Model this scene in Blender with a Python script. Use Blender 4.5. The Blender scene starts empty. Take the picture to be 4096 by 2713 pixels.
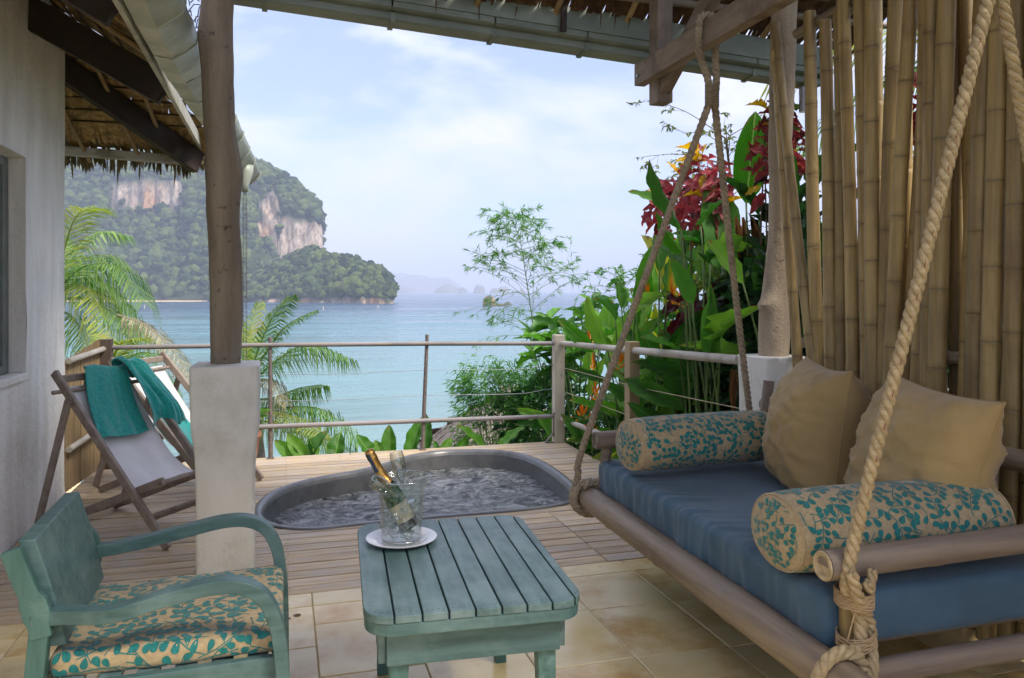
import bpy, bmesh, math, random
import numpy as np
from mathutils import Vector, Matrix, noise as mnoise

R = math.radians
rnd = random.Random(11)
rng = np.random.default_rng(11)
S = bpy.context.scene
COL = S.collection

# ------------------------------------------------------------------ camera
cam = bpy.data.cameras.new('camera')
cam.sensor_width = 36.0
cam.lens = 27.45
cam.shift_y = -0.0465
cam.clip_start = 0.05
cam.clip_end = 60000
camo = bpy.data.objects.new('camera', cam)
camo.location = (0, 0, 1.5)
camo.rotation_euler = (R(90), 0, R(-16.4))
COL.objects.link(camo)
S.camera = camo

# ------------------------------------------------------------------ sky, sun, exposure
SUN_EL, SUN_AZ = 50.0, 138.0          # azimuth clockwise from +Y (the sea side)
world = bpy.data.worlds.new('World')
S.world = world
world.use_nodes = True
wn, wl = world.node_tree.nodes, world.node_tree.links
wn.clear()
wout = wn.new('ShaderNodeOutputWorld')
wbg = wn.new('ShaderNodeBackground')
wbg.inputs['Strength'].default_value = 0.10
sky = wn.new('ShaderNodeTexSky')
sky.sky_type = 'NISHITA'
sky.sun_disc = False
sky.sun_elevation = R(SUN_EL)
sky.sun_rotation = R(SUN_AZ)
sky.air_density = 1.0
sky.dust_density = 1.2
sky.ozone_density = 3.0
wtc = wn.new('ShaderNodeTexCoord')
wmap = wn.new('ShaderNodeMapping')
wmap.inputs['Scale'].default_value = (1.0, 1.0, 2.5)
wmap.inputs['Location'].default_value = (3.1, 1.7, 0.4)
wno = wn.new('ShaderNodeTexNoise')
wno.inputs['Scale'].default_value = 3.3
wno.inputs['Detail'].default_value = 9
wno.inputs['Roughness'].default_value = 0.56
wno.inputs['Distortion'].default_value = 0.25
wra = wn.new('ShaderNodeValToRGB')
wra.color_ramp.elements[0].position = 0.43
wra.color_ramp.elements[0].color = (0.24, 0.24, 0.24, 1)
wra.color_ramp.elements[1].position = 0.61
wra.color_ramp.elements[1].color = (0.90, 0.90, 0.90, 1)
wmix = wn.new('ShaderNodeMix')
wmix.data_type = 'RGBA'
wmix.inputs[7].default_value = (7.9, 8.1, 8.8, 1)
wl.new(wtc.outputs['Generated'], wmap.inputs['Vector'])
wl.new(wmap.outputs[0], wno.inputs['Vector'])
wl.new(wno.outputs['Fac'], wra.inputs['Fac'])
wl.new(wra.outputs['Color'], wmix.inputs[0])
# thin cloud brightens towards the zenith and dims to the horizon, overcast-like; unseen overhead gain added to lift light under the roof
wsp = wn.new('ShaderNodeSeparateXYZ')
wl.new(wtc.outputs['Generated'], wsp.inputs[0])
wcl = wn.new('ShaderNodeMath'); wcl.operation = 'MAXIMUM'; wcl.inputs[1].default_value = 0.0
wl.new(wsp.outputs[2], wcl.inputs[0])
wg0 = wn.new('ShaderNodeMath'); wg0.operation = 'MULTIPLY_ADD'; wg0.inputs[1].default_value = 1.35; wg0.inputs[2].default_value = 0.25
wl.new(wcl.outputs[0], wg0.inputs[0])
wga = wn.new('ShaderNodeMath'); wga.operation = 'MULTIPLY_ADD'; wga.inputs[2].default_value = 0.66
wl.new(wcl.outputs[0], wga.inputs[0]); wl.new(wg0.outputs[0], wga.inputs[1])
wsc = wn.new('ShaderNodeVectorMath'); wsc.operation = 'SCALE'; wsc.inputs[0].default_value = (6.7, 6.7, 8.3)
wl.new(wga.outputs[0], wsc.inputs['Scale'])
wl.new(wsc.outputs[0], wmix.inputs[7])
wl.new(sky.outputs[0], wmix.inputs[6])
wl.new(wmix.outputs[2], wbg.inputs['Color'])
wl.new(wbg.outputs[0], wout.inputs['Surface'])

sun = bpy.data.lights.new('sun', 'SUN')
sun.energy = 2.6
sun.angle = R(20)
sun.color = (1.0, 0.93, 0.82)
suno = bpy.data.objects.new('sun', sun)
_sd = Vector((math.sin(R(SUN_AZ)) * math.cos(R(SUN_EL)), math.cos(R(SUN_AZ)) * math.cos(R(SUN_EL)), math.sin(R(SUN_EL))))
suno.rotation_euler = _sd.to_track_quat('Z', 'Y').to_euler()
suno.location = _sd * 60
COL.objects.link(suno)

S.view_settings.view_transform = 'Standard'
S.view_settings.look = 'None'
S.view_settings.exposure = 1.17
S.view_settings.gamma = 1.0
S.render.engine = 'CYCLES'
cy = S.cycles
cy.use_denoising = True
cy.max_bounces = 7
cy.diffuse_bounces = 4
cy.glossy_bounces = 5
cy.transmission_bounces = 7
cy.transparent_max_bounces = 20
cy.volume_bounces = 0
cy.use_adaptive_sampling = True
cy.adaptive_threshold = 0.025
cy.caustics_reflective = False
cy.caustics_refractive = False
cy.sample_clamp_indirect = 6.0

# ------------------------------------------------------------------ helpers
def V(*a):
    return Vector(a if len(a) > 1 else a[0])

def hexc(h):
    h = h.lstrip('#')
    o = []
    for i in (0, 2, 4):
        c = int(h[i:i + 2], 16) / 255
        o.append(c / 12.92 if c <= 0.04045 else ((c + 0.055) / 1.055) ** 2.4)
    return tuple(o) + (1.0,)

def fbm(p, o=4, h=0.5):
    s, a, f = 0.0, 1.0, 1.0
    p = Vector(p)
    for _ in range(o):
        s += a * mnoise.noise(p * f)
        a *= h
        f *= 2.03
    return s

def catmull(pts, n, closed=False):
    P = [Vector(p) for p in pts]
    m = len(P)
    out = []
    segs = m if closed else m - 1
    for i in range(segs):
        if closed:
            a, b, c, d = P[(i - 1) % m], P[i], P[(i + 1) % m], P[(i + 2) % m]
        else:
            a, b, c, d = P[max(i - 1, 0)], P[i], P[i + 1], P[min(i + 2, m - 1)]
        for k in range(n):
            t = k / n
            out.append(0.5 * ((2 * b) + (c - a) * t + (2 * a - 5 * b + 4 * c - d) * t * t + (3 * b - a - 3 * c + d) * t ** 3))
    if not closed:
        out.append(P[-1].copy())
    return out

def frames(pts):
    """tangent, side and up for every point of a path (parallel transport)"""
    n = len(pts)
    T = []
    for i in range(n):
        t = pts[min(i + 1, n - 1)] - pts[max(i - 1, 0)]
        T.append(t.normalized() if t.length > 1e-9 else Vector((0, 0, 1)))
    a = Vector((0, 0, 1)) if abs(T[0].z) < 0.9 else Vector((1, 0, 0))
    u = (a - T[0] * a.dot(T[0])).normalized()
    out = []
    for i in range(n):
        u = (u - T[i] * u.dot(T[i]))
        u = u.normalized() if u.length > 1e-9 else T[i].orthogonal().normalized()
        out.append((T[i], T[i].cross(u), u))
    return out

class MB:
    """collects shapes; build() links them as one mesh object"""
    def __init__(s):
        s.v, s.f = [], []
    def add(s, vs, fs):
        n = len(s.v)
        s.v += [tuple(p) for p in vs]
        s.f += [tuple(i + n for i in f) for f in fs]
        return s
    def box(s, a, b):
        x0, y0, z0 = a
        x1, y1, z1 = b
        return s.add([(x0, y0, z0), (x1, y0, z0), (x1, y1, z0), (x0, y1, z0), (x0, y0, z1), (x1, y0, z1), (x1, y1, z1), (x0, y1, z1)],
                     [(0, 3, 2, 1), (4, 5, 6, 7), (0, 1, 5, 4), (1, 2, 6, 5), (2, 3, 7, 6), (3, 0, 4, 7)])
    def bar(s, p, q, w, h, up=(0, 0, 1), w2=None, h2=None):
        """rectangular bar p->q, w across, h along 'up'"""
        p, q = Vector(p), Vector(q)
        t = (q - p).normalized()
        up = Vector(up)
        u = up - t * up.dot(t)
        u = u.normalized() if u.length > 1e-6 else t.orthogonal().normalized()
        r = t.cross(u)
        w2 = w if w2 is None else w2
        h2 = h if h2 is None else h2
        vs = []
        for c, a, b in ((p, w, h), (q, w2, h2)):
            for sx, sy in ((-1, -1), (1, -1), (1, 1), (-1, 1)):
                vs.append(c + r * (sx * a / 2) + u * (sy * b / 2))
        return s.add(vs, [(3, 2, 1, 0), (4, 5, 6, 7), (0, 1, 5, 4), (1, 2, 6, 5), (2, 3, 7, 6), (3, 0, 4, 7)])
    def tube(s, pts, rad, n=10, cap=True, sq=None):
        pts = [Vector(p) for p in pts]
        fr = frames(pts)
        m = len(pts)
        rr = rad if hasattr(rad, '__len__') else [rad] * m
        vs = []
        for i in range(m):
            t, a, b = fr[i]
            for k in range(n):
                an = 2 * math.pi * k / n
                vs.append(pts[i] + (a * math.cos(an) + b * math.sin(an)) * rr[i])
        fs = []
        for i in range(m - 1):
            for k in range(n):
                k2 = (k + 1) % n
                fs.append((i * n + k, i * n + k2, (i + 1) * n + k2, (i + 1) * n + k))
        if cap:
            fs.append(tuple(range(n - 1, -1, -1)))
            fs.append(tuple((m - 1) * n + k for k in range(n)))
        return s.add(vs, fs)
    def lathe(s, prof, n=32, c=(0, 0, 0), closed=False):
        vs = []
        for r, z in prof:
            for k in range(n):
                an = 2 * math.pi * k / n
                vs.append((c[0] + r * math.cos(an), c[1] + r * math.sin(an), c[2] + z))
        m = len(prof)
        fs = []
        for i in range(m if closed else m - 1):
            j = (i + 1) % m
            for k in range(n):
                k2 = (k + 1) % n
                fs.append((i * n + k, i * n + k2, j * n + k2, j * n + k))
        return s.add(vs, fs)
    def grid(s, P, cu=False, cv=False, flip=False):
        m, n = len(P), len(P[0])
        vs = [p for row in P for p in row]
        fs = []
        for i in range(m if cu else m - 1):
            for j in range(n if cv else n - 1):
                a, b, c, d = i * n + j, i * n + (j + 1) % n, ((i + 1) % m) * n + (j + 1) % n, ((i + 1) % m) * n + j
                fs.append((d, c, b, a) if flip else (a, b, c, d))
        return s.add(vs, fs)
    def xf(s, M):
        s.v = [tuple(M @ Vector(p)) for p in s.v]
        return s
    def build(s, name, mat, parent=None, smooth=False, bev=0.0, seg=2, weld=False, local=False, solid=0.0):
        off = Vector((0, 0, 0))
        if parent is not None and not local:
            off = root_loc(parent)
        me = bpy.data.meshes.new(name)
        vs = [(x - off.x, y - off.y, z - off.z) for x, y, z in s.v]
        me.from_pydata(vs, [], s.f)
        if weld:
            bm = bmesh.new()
            bm.from_mesh(me)
            bmesh.ops.remove_doubles(bm, verts=bm.verts, dist=1e-5)
            bmesh.ops.recalc_face_normals(bm, faces=bm.faces)
            bm.to_mesh(me)
            bm.free()
        if smooth:
            me.polygons.foreach_set('use_smooth', [True] * len(me.polygons))
            if smooth is not True:
                me.set_sharp_from_angle(angle=R(smooth))
        me.update()
        o = link(name, me, mat, parent)
        if bev:
            b = o.modifiers.new('bevel', 'BEVEL')
            b.width = bev
            b.segments = seg
            b.limit_method = 'ANGLE'
            b.angle_limit = R(40)
        if solid:
            b = o.modifiers.new('solid', 'SOLIDIFY')
            b.thickness = solid
        return o

def root_loc(o):
    p = Vector((0, 0, 0))
    while o is not None:
        p += o.location
        o = o.parent
    return p

def link(name, me, mat, parent=None):
    o = bpy.data.objects.new(name, me)
    COL.objects.link(o)
    if mat is not None and len(me.materials) == 0:
        me.materials.append(mat)
    if parent is not None:
        o.parent = parent
    return o

def thing(name, label, cat, loc=(0, 0, 0), rz=0.0, group=None):
    o = bpy.data.objects.new(name, None)
    o.empty_display_size = 0.1
    COL.objects.link(o)
    o.location = loc
    o.rotation_euler = (0, 0, R(rz))
    return tag(o, label, cat, group)

def tag(o, label, cat, group=None):
    o['label'] = label
    o['category'] = cat
    if group:
        o['group'] = group
    return o

def kind(o, k, label=None):
    o['kind'] = k
    if label:
        o['label'] = label
    return o

def npmesh(name, verts, faces, nper):
    """fast mesh from arrays: faces is (n, nper)"""
    me = bpy.data.meshes.new(name)
    verts = np.asarray(verts, dtype=np.float32)
    faces = np.asarray(faces, dtype=np.int32)
    me.vertices.add(len(verts))
    me.vertices.foreach_set('co', verts.ravel())
    me.loops.add(faces.size)
    me.loops.foreach_set('vertex_index', faces.ravel())
    me.polygons.add(len(faces))
    me.polygons.foreach_set('loop_start', np.arange(0, faces.size, nper, dtype=np.int32))
    me.update(calc_edges=True)
    me.validate()
    return me

# ------------------------------------------------------------------ materials
def newmat(name):
    m = bpy.data.materials.new(name)
    m.use_nodes = True
    nt = m.node_tree
    nt.nodes.clear()
    return m, nt.nodes, nt.links

def ramp(nd, a, b, c0, c1):
    r = nd.new('ShaderNodeValToRGB')
    e = r.color_ramp.elements
    e[0].position, e[1].position = a, b
    e[0].color, e[1].color = c0, c1
    return r

def mixc(nd, ln, fac, a, b, mode='MIX'):
    m = nd.new('ShaderNodeMix')
    m.data_type = 'RGBA'
    m.blend_type = mode
    for s, v in ((0, fac), (6, a), (7, b)):
        if hasattr(v, 'is_output'):
            ln.new(v, m.inputs[s])
        else:
            m.inputs[s].default_value = v
    return m.outputs[2]

def coords(nd, ln, scale=(1, 1, 1), rand=True, src='Object', rot=(0, 0, 0)):
    tc = nd.new('ShaderNodeTexCoord')
    mp = nd.new('ShaderNodeMapping')
    mp.inputs['Scale'].default_value = scale
    mp.inputs['Rotation'].default_value = rot
    ln.new(tc.outputs[src], mp.inputs['Vector'])
    if rand:
        oi = nd.new('ShaderNodeObjectInfo')
        mu = nd.new('ShaderNodeMath')
        mu.operation = 'MULTIPLY'
        mu.inputs[1].default_value = 37.0
        ln.new(oi.outputs['Random'], mu.inputs[0])
        ln.new(mu.outputs[0], mp.inputs['Location'])
    return mp.outputs[0]

def tnoise(nd, ln, vec, scale, detail=5, rough=0.55, dist=0.0):
    n = nd.new('ShaderNodeTexNoise')
    n.inputs['Scale'].default_value = scale
    n.inputs['Detail'].default_value = detail
    n.inputs['Roughness'].default_value = rough
    n.inputs['Distortion'].default_value = dist
    ln.new(vec, n.inputs['Vector'])
    return n.outputs['Fac']

def pm(name, c1, c2, scale=(8, 8, 8), rough=0.6, c3=None, dscale=3.0, drange=(0.5, 0.7), rv=0.0, bump=0.3, bdist=0.004,
       metal=0.0, spec=0.5, detail=6, lo=0.35, hi=0.65, rrange=0.0, fine=None, coat=0.0, sheen=0.0, trans=0.0):
    """procedural surface: two tones along a stretched noise, blotches of a third, a tone of its own for every object, relief"""
    m, nd, ln = newmat(name)
    out = nd.new('ShaderNodeOutputMaterial')
    bs = nd.new('ShaderNodeBsdfPrincipled')
    ln.new(bs.outputs[0], out.inputs['Surface'])
    vec = coords(nd, ln, scale)
    n1 = tnoise(nd, ln, vec, 1.0, detail, 0.6)
    r1 = ramp(nd, lo, hi, c1, c2)
    ln.new(n1, r1.inputs[0])
    colr = r1.outputs[0]
    vec2 = coords(nd, ln, (1, 1, 1))
    if c3 is not None:
        n2 = tnoise(nd, ln, vec2, dscale, 6, 0.65)
        r2 = ramp(nd, drange[0], drange[1], (0, 0, 0, 1), (1, 1, 1, 1))
        ln.new(n2, r2.inputs[0])
        colr = mixc(nd, ln, r2.outputs[0], colr, c3)
    if rv:
        oi = nd.new('ShaderNodeObjectInfo')
        mr = nd.new('ShaderNodeMapRange')
        mr.inputs[3].default_value = 1 - rv
        mr.inputs[4].default_value = 1 + rv
        ln.new(oi.outputs['Random'], mr.inputs[0])
        hs = nd.new('ShaderNodeHueSaturation')
        ln.new(mr.outputs[0], hs.inputs['Value'])
        ln.new(colr, hs.inputs['Color'])
        colr = hs.outputs[0]
    ln.new(colr, bs.inputs['Base Color'])
    bs.inputs['Roughness'].default_value = rough
    if rrange:
        mr2 = nd.new('ShaderNodeMapRange')
        mr2.inputs[3].default_value = rough - rrange
        mr2.inputs[4].default_value = rough + rrange
        nr = tnoise(nd, ln, vec2, dscale * 2.3, 5, 0.6)
        ln.new(nr, mr2.inputs[0])
        ln.new(mr2.outputs[0], bs.inputs['Roughness'])
    bs.inputs['Metallic'].default_value = metal
    bs.inputs['Specular IOR Level'].default_value = spec
    bs.inputs['Coat Weight'].default_value = coat
    bs.inputs['Sheen Weight'].default_value = sheen
    bs.inputs['Transmission Weight'].default_value = trans
    if bump:
        b = nd.new('ShaderNodeBump')
        b.inputs['Strength'].default_value = bump
        b.inputs['Distance'].default_value = bdist
        h = n1
        if fine:
            nf = tnoise(nd, ln, vec2, fine, 4, 0.6)
            ad = nd.new('ShaderNodeMath')
            ad.operation = 'ADD'
            ln.new(n1, ad.inputs[0])
            ln.new(nf, ad.inputs[1])
            h = ad.outputs[0]
        ln.new(h, b.inputs['Height'])
        ln.new(b.outputs[0], bs.inputs['Normal'])
    return m

def leafmat(name, c1, c2, c3=None, trans=0.35, rough=0.42, island=False, vein=None, spec=0.4, patch=6.0, tip=True):
    """leaf: diffuse + translucent + a soft gloss; every leaf has its own tone"""
    m, nd, ln = newmat(name)
    out = nd.new('ShaderNodeOutputMaterial')
    bs = nd.new('ShaderNodeBsdfPrincipled')
    tr = nd.new('ShaderNodeBsdfTranslucent')
    mx = nd.new('ShaderNodeMixShader')
    mx.inputs[0].default_value = trans
    if island:
        g = nd.new('ShaderNodeNewGeometry')
        r = g.outputs['Random Per Island']
    else:
        oi = nd.new('ShaderNodeObjectInfo')
        r = oi.outputs['Random']
    rp = ramp(nd, 0.1, 0.9, c1, c2)
    ln.new(r, rp.inputs[0])
    colr = rp.outputs[0]
    vec = coords(nd, ln, (1, 1, 1), rand=not island)
    if c3 is not None:
        n2 = tnoise(nd, ln, vec, patch, 5, 0.65)
        r2 = ramp(nd, 0.52, 0.7, (0, 0, 0, 1), (1, 1, 1, 1))
        ln.new(n2, r2.inputs[0])
        colr = mixc(nd, ln, r2.outputs[0], colr, c3)
    if vein is not None and tip:
        tc0 = nd.new('ShaderNodeTexCoord'); sp0 = nd.new('ShaderNodeSeparateXYZ')
        ln.new(tc0.outputs['Object'], sp0.inputs[0])
        nt0 = tnoise(nd, ln, coords(nd, ln, (3, 3, 3)), 1.6, 4, 0.7)
        ma = nd.new('ShaderNodeMath'); ma.operation = 'MULTIPLY_ADD'; ma.inputs[1].default_value = 0.9
        ln.new(nt0, ma.inputs[0]); ln.new(sp0.outputs[1], ma.inputs[2])
        rt = ramp(nd, 1.38, 1.46, (0, 0, 0, 1), (0.85, 0.85, 0.85, 1))
        rt.color_ramp.elements[0].position = 0.0
        mr0 = nd.new('ShaderNodeMapRange'); mr0.inputs[1].default_value = 1.36; mr0.inputs[2].default_value = 1.48
        ln.new(ma.outputs[0], mr0.inputs[0]); nd.remove(rt)
        colr = mixc(nd, ln, mr0.outputs[0], colr, hexc('7a5f34'))
    if vein is not None:
        # pale midrib and side veins that follow the blade (x across, y along, in the leaf's own unit space)
        tc = nd.new('ShaderNodeTexCoord')
        sp = nd.new('ShaderNodeSeparateXYZ')
        ln.new(tc.outputs['Object'], sp.inputs[0])
        ab = nd.new('ShaderNodeMath'); ab.operation = 'ABSOLUTE'
        ln.new(sp.outputs[0], ab.inputs[0])
        rr = ramp(nd, 0.012, 0.035, (1, 1, 1, 1), (0, 0, 0, 1))
        ln.new(ab.outputs[0], rr.inputs[0])
        dg = nd.new('ShaderNodeMath'); dg.operation = 'SUBTRACT'
        ln.new(sp.outputs[1], dg.inputs[0]); ln.new(ab.outputs[0], dg.inputs[1])
        ml = nd.new('ShaderNodeMath'); ml.operation = 'MULTIPLY'; ml.inputs[1].default_value = 95.0
        ln.new(dg.outputs[0], ml.inputs[0])
        sn = nd.new('ShaderNodeMath'); sn.operation = 'SINE'
        ln.new(ml.outputs[0], sn.inputs[0])
        r3 = ramp(nd, 0.6, 1.0, (0, 0, 0, 1), (0.35, 0.35, 0.35, 1))
        ln.new(sn.outputs[0], r3.inputs[0])
        mxv = nd.new('ShaderNodeMath'); mxv.operation = 'MAXIMUM'
        ln.new(rr.outputs[0], mxv.inputs[0]); ln.new(r3.outputs[0], mxv.inputs[1])
        colr = mixc(nd, ln, mxv.outputs[0], colr, vein)
        b = nd.new('ShaderNodeBump'); b.inputs['Strength'].default_value = 0.25; b.inputs['Distance'].default_value = 0.01
        ln.new(sn.outputs[0], b.inputs['Height'])
        ln.new(b.outputs[0], bs.inputs['Normal'])
    ln.new(colr, bs.inputs['Base Color'])
    hs = nd.new('ShaderNodeHueSaturation')
    hs.inputs['Value'].default_value = 1.5
    hs.inputs['Saturation'].default_value = 1.1
    ln.new(colr, hs.inputs['Color'])
    ln.new(hs.outputs[0], tr.inputs['Color'])
    bs.inputs['Roughness'].default_value = rough
    bs.inputs['Specular IOR Level'].default_value = spec
    ln.new(bs.outputs[0], mx.inputs[1])
    ln.new(tr.outputs[0], mx.inputs[2])
    ln.new(mx.outputs[0], out.inputs['Surface'])
    return m

def glassmat(name, col=(1, 1, 1, 1), rough=0.0, ior=1.45, bump=0.0, bscale=60.0, tw=1.0):
    m, nd, ln = newmat(name)
    out = nd.new('ShaderNodeOutputMaterial')
    bs = nd.new('ShaderNodeBsdfPrincipled')
    bs.inputs['Base Color'].default_value = col
    bs.inputs['Roughness'].default_value = rough
    bs.inputs['IOR'].default_value = ior
    bs.inputs['Transmission Weight'].default_value = tw
    if bump:
        vec = coords(nd, ln, (1, 1, 1))
        n = tnoise(nd, ln, vec, bscale, 4, 0.6)
        b = nd.new('ShaderNodeBump')
        b.inputs['Strength'].default_value = bump
        b.inputs['Distance'].default_value = 0.003
        ln.new(n, b.inputs['Height'])
        ln.new(b.outputs[0], bs.inputs['Normal'])
    ln.new(bs.outputs[0], out.inputs['Surface'])
    return m

M = {}
M['wall'] = pm('lime_plaster', hexc('dedad0'), hexc('f0ede6'), (6, 6, 0.8), 0.85, c3=hexc('c4bfb2'), dscale=1.6, drange=(0.52, 0.85), bump=0.5, bdist=0.02, fine=22)
M['plinth'] = pm('plinth_plaster', hexc('dfddd2'), hexc('eae8e0'), (5, 5, 2), 0.8, c3=hexc('cdc9bb'), dscale=3, bump=0.35, bdist=0.012, fine=40)
M['log'] = pm('weathered_log', hexc('7d6f5e'), hexc('9d8f7b'), (9, 9, 1.2), 0.85, c3=hexc('463c32'), dscale=17, drange=(0.61, 0.72), bump=0.8, bdist=0.01, fine=60)
M['log_pale'] = pm('pale_weathered_log', hexc('94836e'), hexc('b3a28a'), (9, 9, 1.2), 0.85, c3=hexc('574a3b'), dscale=18, drange=(0.60, 0.72), bump=0.8, bdist=0.01, fine=60)
M['beam'] = pm('sawn_beam', hexc('7d6f62'), hexc('998a7b'), (14, 2, 14), 0.75, c3=hexc('6a594b'), dscale=4, rv=0.06, bump=0.4, bdist=0.004)
M['beam_z'] = pm('sawn_post', hexc('7a6c60'), hexc('948576'), (14, 14, 2), 0.75, c3=hexc('6a594b'), dscale=4, rv=0.06, bump=0.4, bdist=0.004)
M['dark_beam'] = pm('dark_rafter', hexc('2b211b'), hexc('3a2d25'), (10, 10, 10), 0.7, bump=0.3)
M['deck'] = pm('weathered_deck_board', hexc('9d8562'), hexc('ccb58f'), (2.2, 42, 42), 0.6, c3=hexc('aca194'), dscale=4.5, drange=(0.42, 0.72), rv=0.13, bump=0.6, bdist=0.003, rrange=0.15)
M['joist'] = pm('dark_joist', hexc('3a2e25'), hexc('4a3c30'), (6, 6, 6), 0.9)
M['tile'] = pm('cream_limestone_tile', hexc('d8c084'), hexc('e9d9ad'), (2.2, 3.2, 3), 0.2, c3=hexc('bd914c'), dscale=2.6, drange=(0.47, 0.72), rv=0.06, bump=0.22, bdist=0.006, rrange=0.12, fine=9, lo=0.3, hi=0.7)
M['grout'] = pm('grey_grout', hexc('aca287'), hexc('bab095'), (20, 20, 20), 0.9)
M['teal_x'] = pm('teal_paint', hexc('395856'), hexc('52706e'), (3, 34, 34), 0.48, c3=hexc('6b8582'), dscale=5, drange=(0.48, 0.75), rv=0.07, bump=0.4, bdist=0.002, rrange=0.1)
M['teal_y'] = pm('teal_paint_lengthwise', hexc('465f5e'), hexc('647e7c'), (26, 3, 26), 0.45, c3=hexc('7d9290'), dscale=4, drange=(0.45, 0.75), rv=0.08, bump=0.4, bdist=0.002, rrange=0.12)
M['teal_z'] = pm('teal_paint_upright', hexc('385b54'), hexc('4c7069'), (26, 26, 3), 0.5, c3=hexc('7b9892'), dscale=6, drange=(0.55, 0.75), rv=0.05, bump=0.35, bdist=0.002, rrange=0.1)
M['bamboo'] = pm('dry_bamboo', hexc('836d43'), hexc('ae9560'), (26, 26, 1.4), 0.5, c3=hexc('7a6340'), dscale=3.2, drange=(0.5, 0.8), rv=0.24, bump=0.25, bdist=0.002)
def add_nodes(m):
    nd, ln = m.node_tree.nodes, m.node_tree.links
    bs = next(n for n in nd if n.type == 'BSDF_PRINCIPLED')
    src = bs.inputs['Base Color'].links[0].from_socket
    at_ = nd.new('ShaderNodeAttribute'); at_.attribute_name = 'joint'
    ln.new(mixc(nd, ln, at_.outputs['Fac'], src, hexc('5a4a30')), bs.inputs['Base Color'])
add_nodes(M['bamboo'])
def joint_attr(o, vals, n):
    a = o.data.attributes.new('joint', 'FLOAT', 'POINT')
    a.data.foreach_set('value', np.repeat(np.array(vals, dtype=np.float32), n))
M['bamboo_node'] = pm('bamboo_node', hexc('7a6a4d'), hexc('95825f'), (20, 20, 20), 0.6, rv=0.1)
M['pole'] = pm('grey_bamboo_pole', hexc('7c6a55'), hexc('a08d74'), (26, 1.4, 26), 0.5, c3=hexc('8f8172'), dscale=4, drange=(0.5, 0.75), rv=0.08, bump=0.35, bdist=0.003)
M['pole_x'] = pm('grey_bamboo_pole_across', hexc('75665a'), hexc('948472'), (1.4, 26, 26), 0.55, c3=hexc('86796c'), dscale=4, drange=(0.5, 0.75), rv=0.08, bump=0.35, bdist=0.003)
M['pole_end'] = pm('pole_end_grain', hexc('a4906c'), hexc('c4b28c'), (40, 40, 40), 0.8, bump=0.6, bdist=0.004)
M['pole_hole'] = pm('pole_hole', hexc('57493a'), hexc('6d5c49'), (30, 30, 30), 0.9)
M['rope'] = pm('manila_rope', hexc('9c8660'), hexc('bfa97f'), (30, 30, 60), 0.75, c3=hexc('a08a66'), dscale=8, drange=(0.5, 0.75), bump=0.8, bdist=0.003, fine=160)
M['twine'] = pm('twine', hexc('a58a66'), hexc('bfa37c'), (30, 30, 140), 0.85, bump=0.9, bdist=0.002)
M['rope_grey'] = pm('weathered_rope', hexc('8c7c66'), hexc('ab9a80'), (30, 30, 60), 0.8, c3=hexc('7c6d59'), dscale=8, bump=0.8, bdist=0.003, fine=160)
M['blue'] = pm('blue_canvas', hexc('395566'), hexc('456479'), (3, 3, 3), 0.75, bump=0.12, bdist=0.002, fine=300, sheen=0.2)
M['beige'] = pm('beige_linen', hexc('9a8052'), hexc('ae9360'), (3, 3, 3), 0.85, bump=0.3, bdist=0.002, fine=260, sheen=0.2)
M['print_base'] = pm('oatmeal_upholstery', hexc('a38e68'), hexc('b7a27c'), (70, 70, 70), 0.85, bump=0.35, bdist=0.002, fine=200, sheen=0.2)
M['print_leaf'] = pm('turquoise_print', hexc('00625e'), hexc('067b75'), (90, 90, 30), 0.7, bump=0.5, bdist=0.002, sheen=0.3)
M['canvas'] = pm('white_sling_canvas', hexc('d6d2d0'), hexc('e2dfdd'), (4, 4, 4), 0.9, bump=0.2, bdist=0.003, fine=300)
M['towel'] = pm('teal_terry', hexc('008a82'), hexc('0ba89c'), (50, 50, 50), 0.95, bump=0.8, bdist=0.004, fine=400, sheen=0.5)
M['chairwood'] = pm('grey_teak', hexc('7d6e62'), hexc('9a8b7d'), (18, 18, 18), 0.65, c3=hexc('918579'), dscale=5, rv=0.08, bump=0.3, bdist=0.002)
M['railwood'] = pm('grey_rail', hexc('75706f'), hexc('918b8a'), (1.5, 20, 20), 0.6, c3=hexc('8a8176'), dscale=4, rv=0.05, bump=0.3, bdist=0.002)
M['rail_pale'] = pm('pale_rail', hexc('a39a8a'), hexc('c0b8aa'), (20, 1.5, 20), 0.6, c3=hexc('8f8576'), dscale=4, bump=0.3, bdist=0.002)
M['postwhite'] = pm('worn_white_post', hexc('b7aa94'), hexc('cbbfab'), (14, 14, 2), 0.75, c3=hexc('87796a'), dscale=6, drange=(0.56, 0.72), bump=0.5, bdist=0.004)
M['posttan'] = pm('tan_post', hexc('94805e'), hexc('a9946f'), (14, 14, 2), 0.7, bump=0.4, bdist=0.003)
M['postdark'] = pm('dark_post', hexc('4a3d34'), hexc('64554a'), (14, 14, 2), 0.75, bump=0.5, bdist=0.004)
M['wire'] = pm('steel_wire', hexc('8d8f92'), hexc('a7a9ac'), (50, 50, 50), 0.4, metal=0.8, bump=0)
M['cord'] = pm('tan_cord', hexc('b5a184'), hexc('c8b698'), (50, 50, 50), 0.8, bump=0)
M['iron'] = pm('rusty_iron', hexc('6a605c'), hexc('82776f'), (30, 30, 30), 0.6, metal=0.3, bump=0.3)
M['reed'] = pm('reed', hexc('7d6747'), hexc('ad9670'), (160, 160, 1.2), 0.8, bump=0.5, bdist=0.003)
M['sheet'] = pm('painted_sheet_metal', hexc('9aa092'), hexc('b7bbae'), (4, 2, 4), 0.5, c3=hexc('7f8676'), dscale=3, drange=(0.5, 0.75), rv=0.05, metal=0.15, bump=0.25, bdist=0.01)
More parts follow.
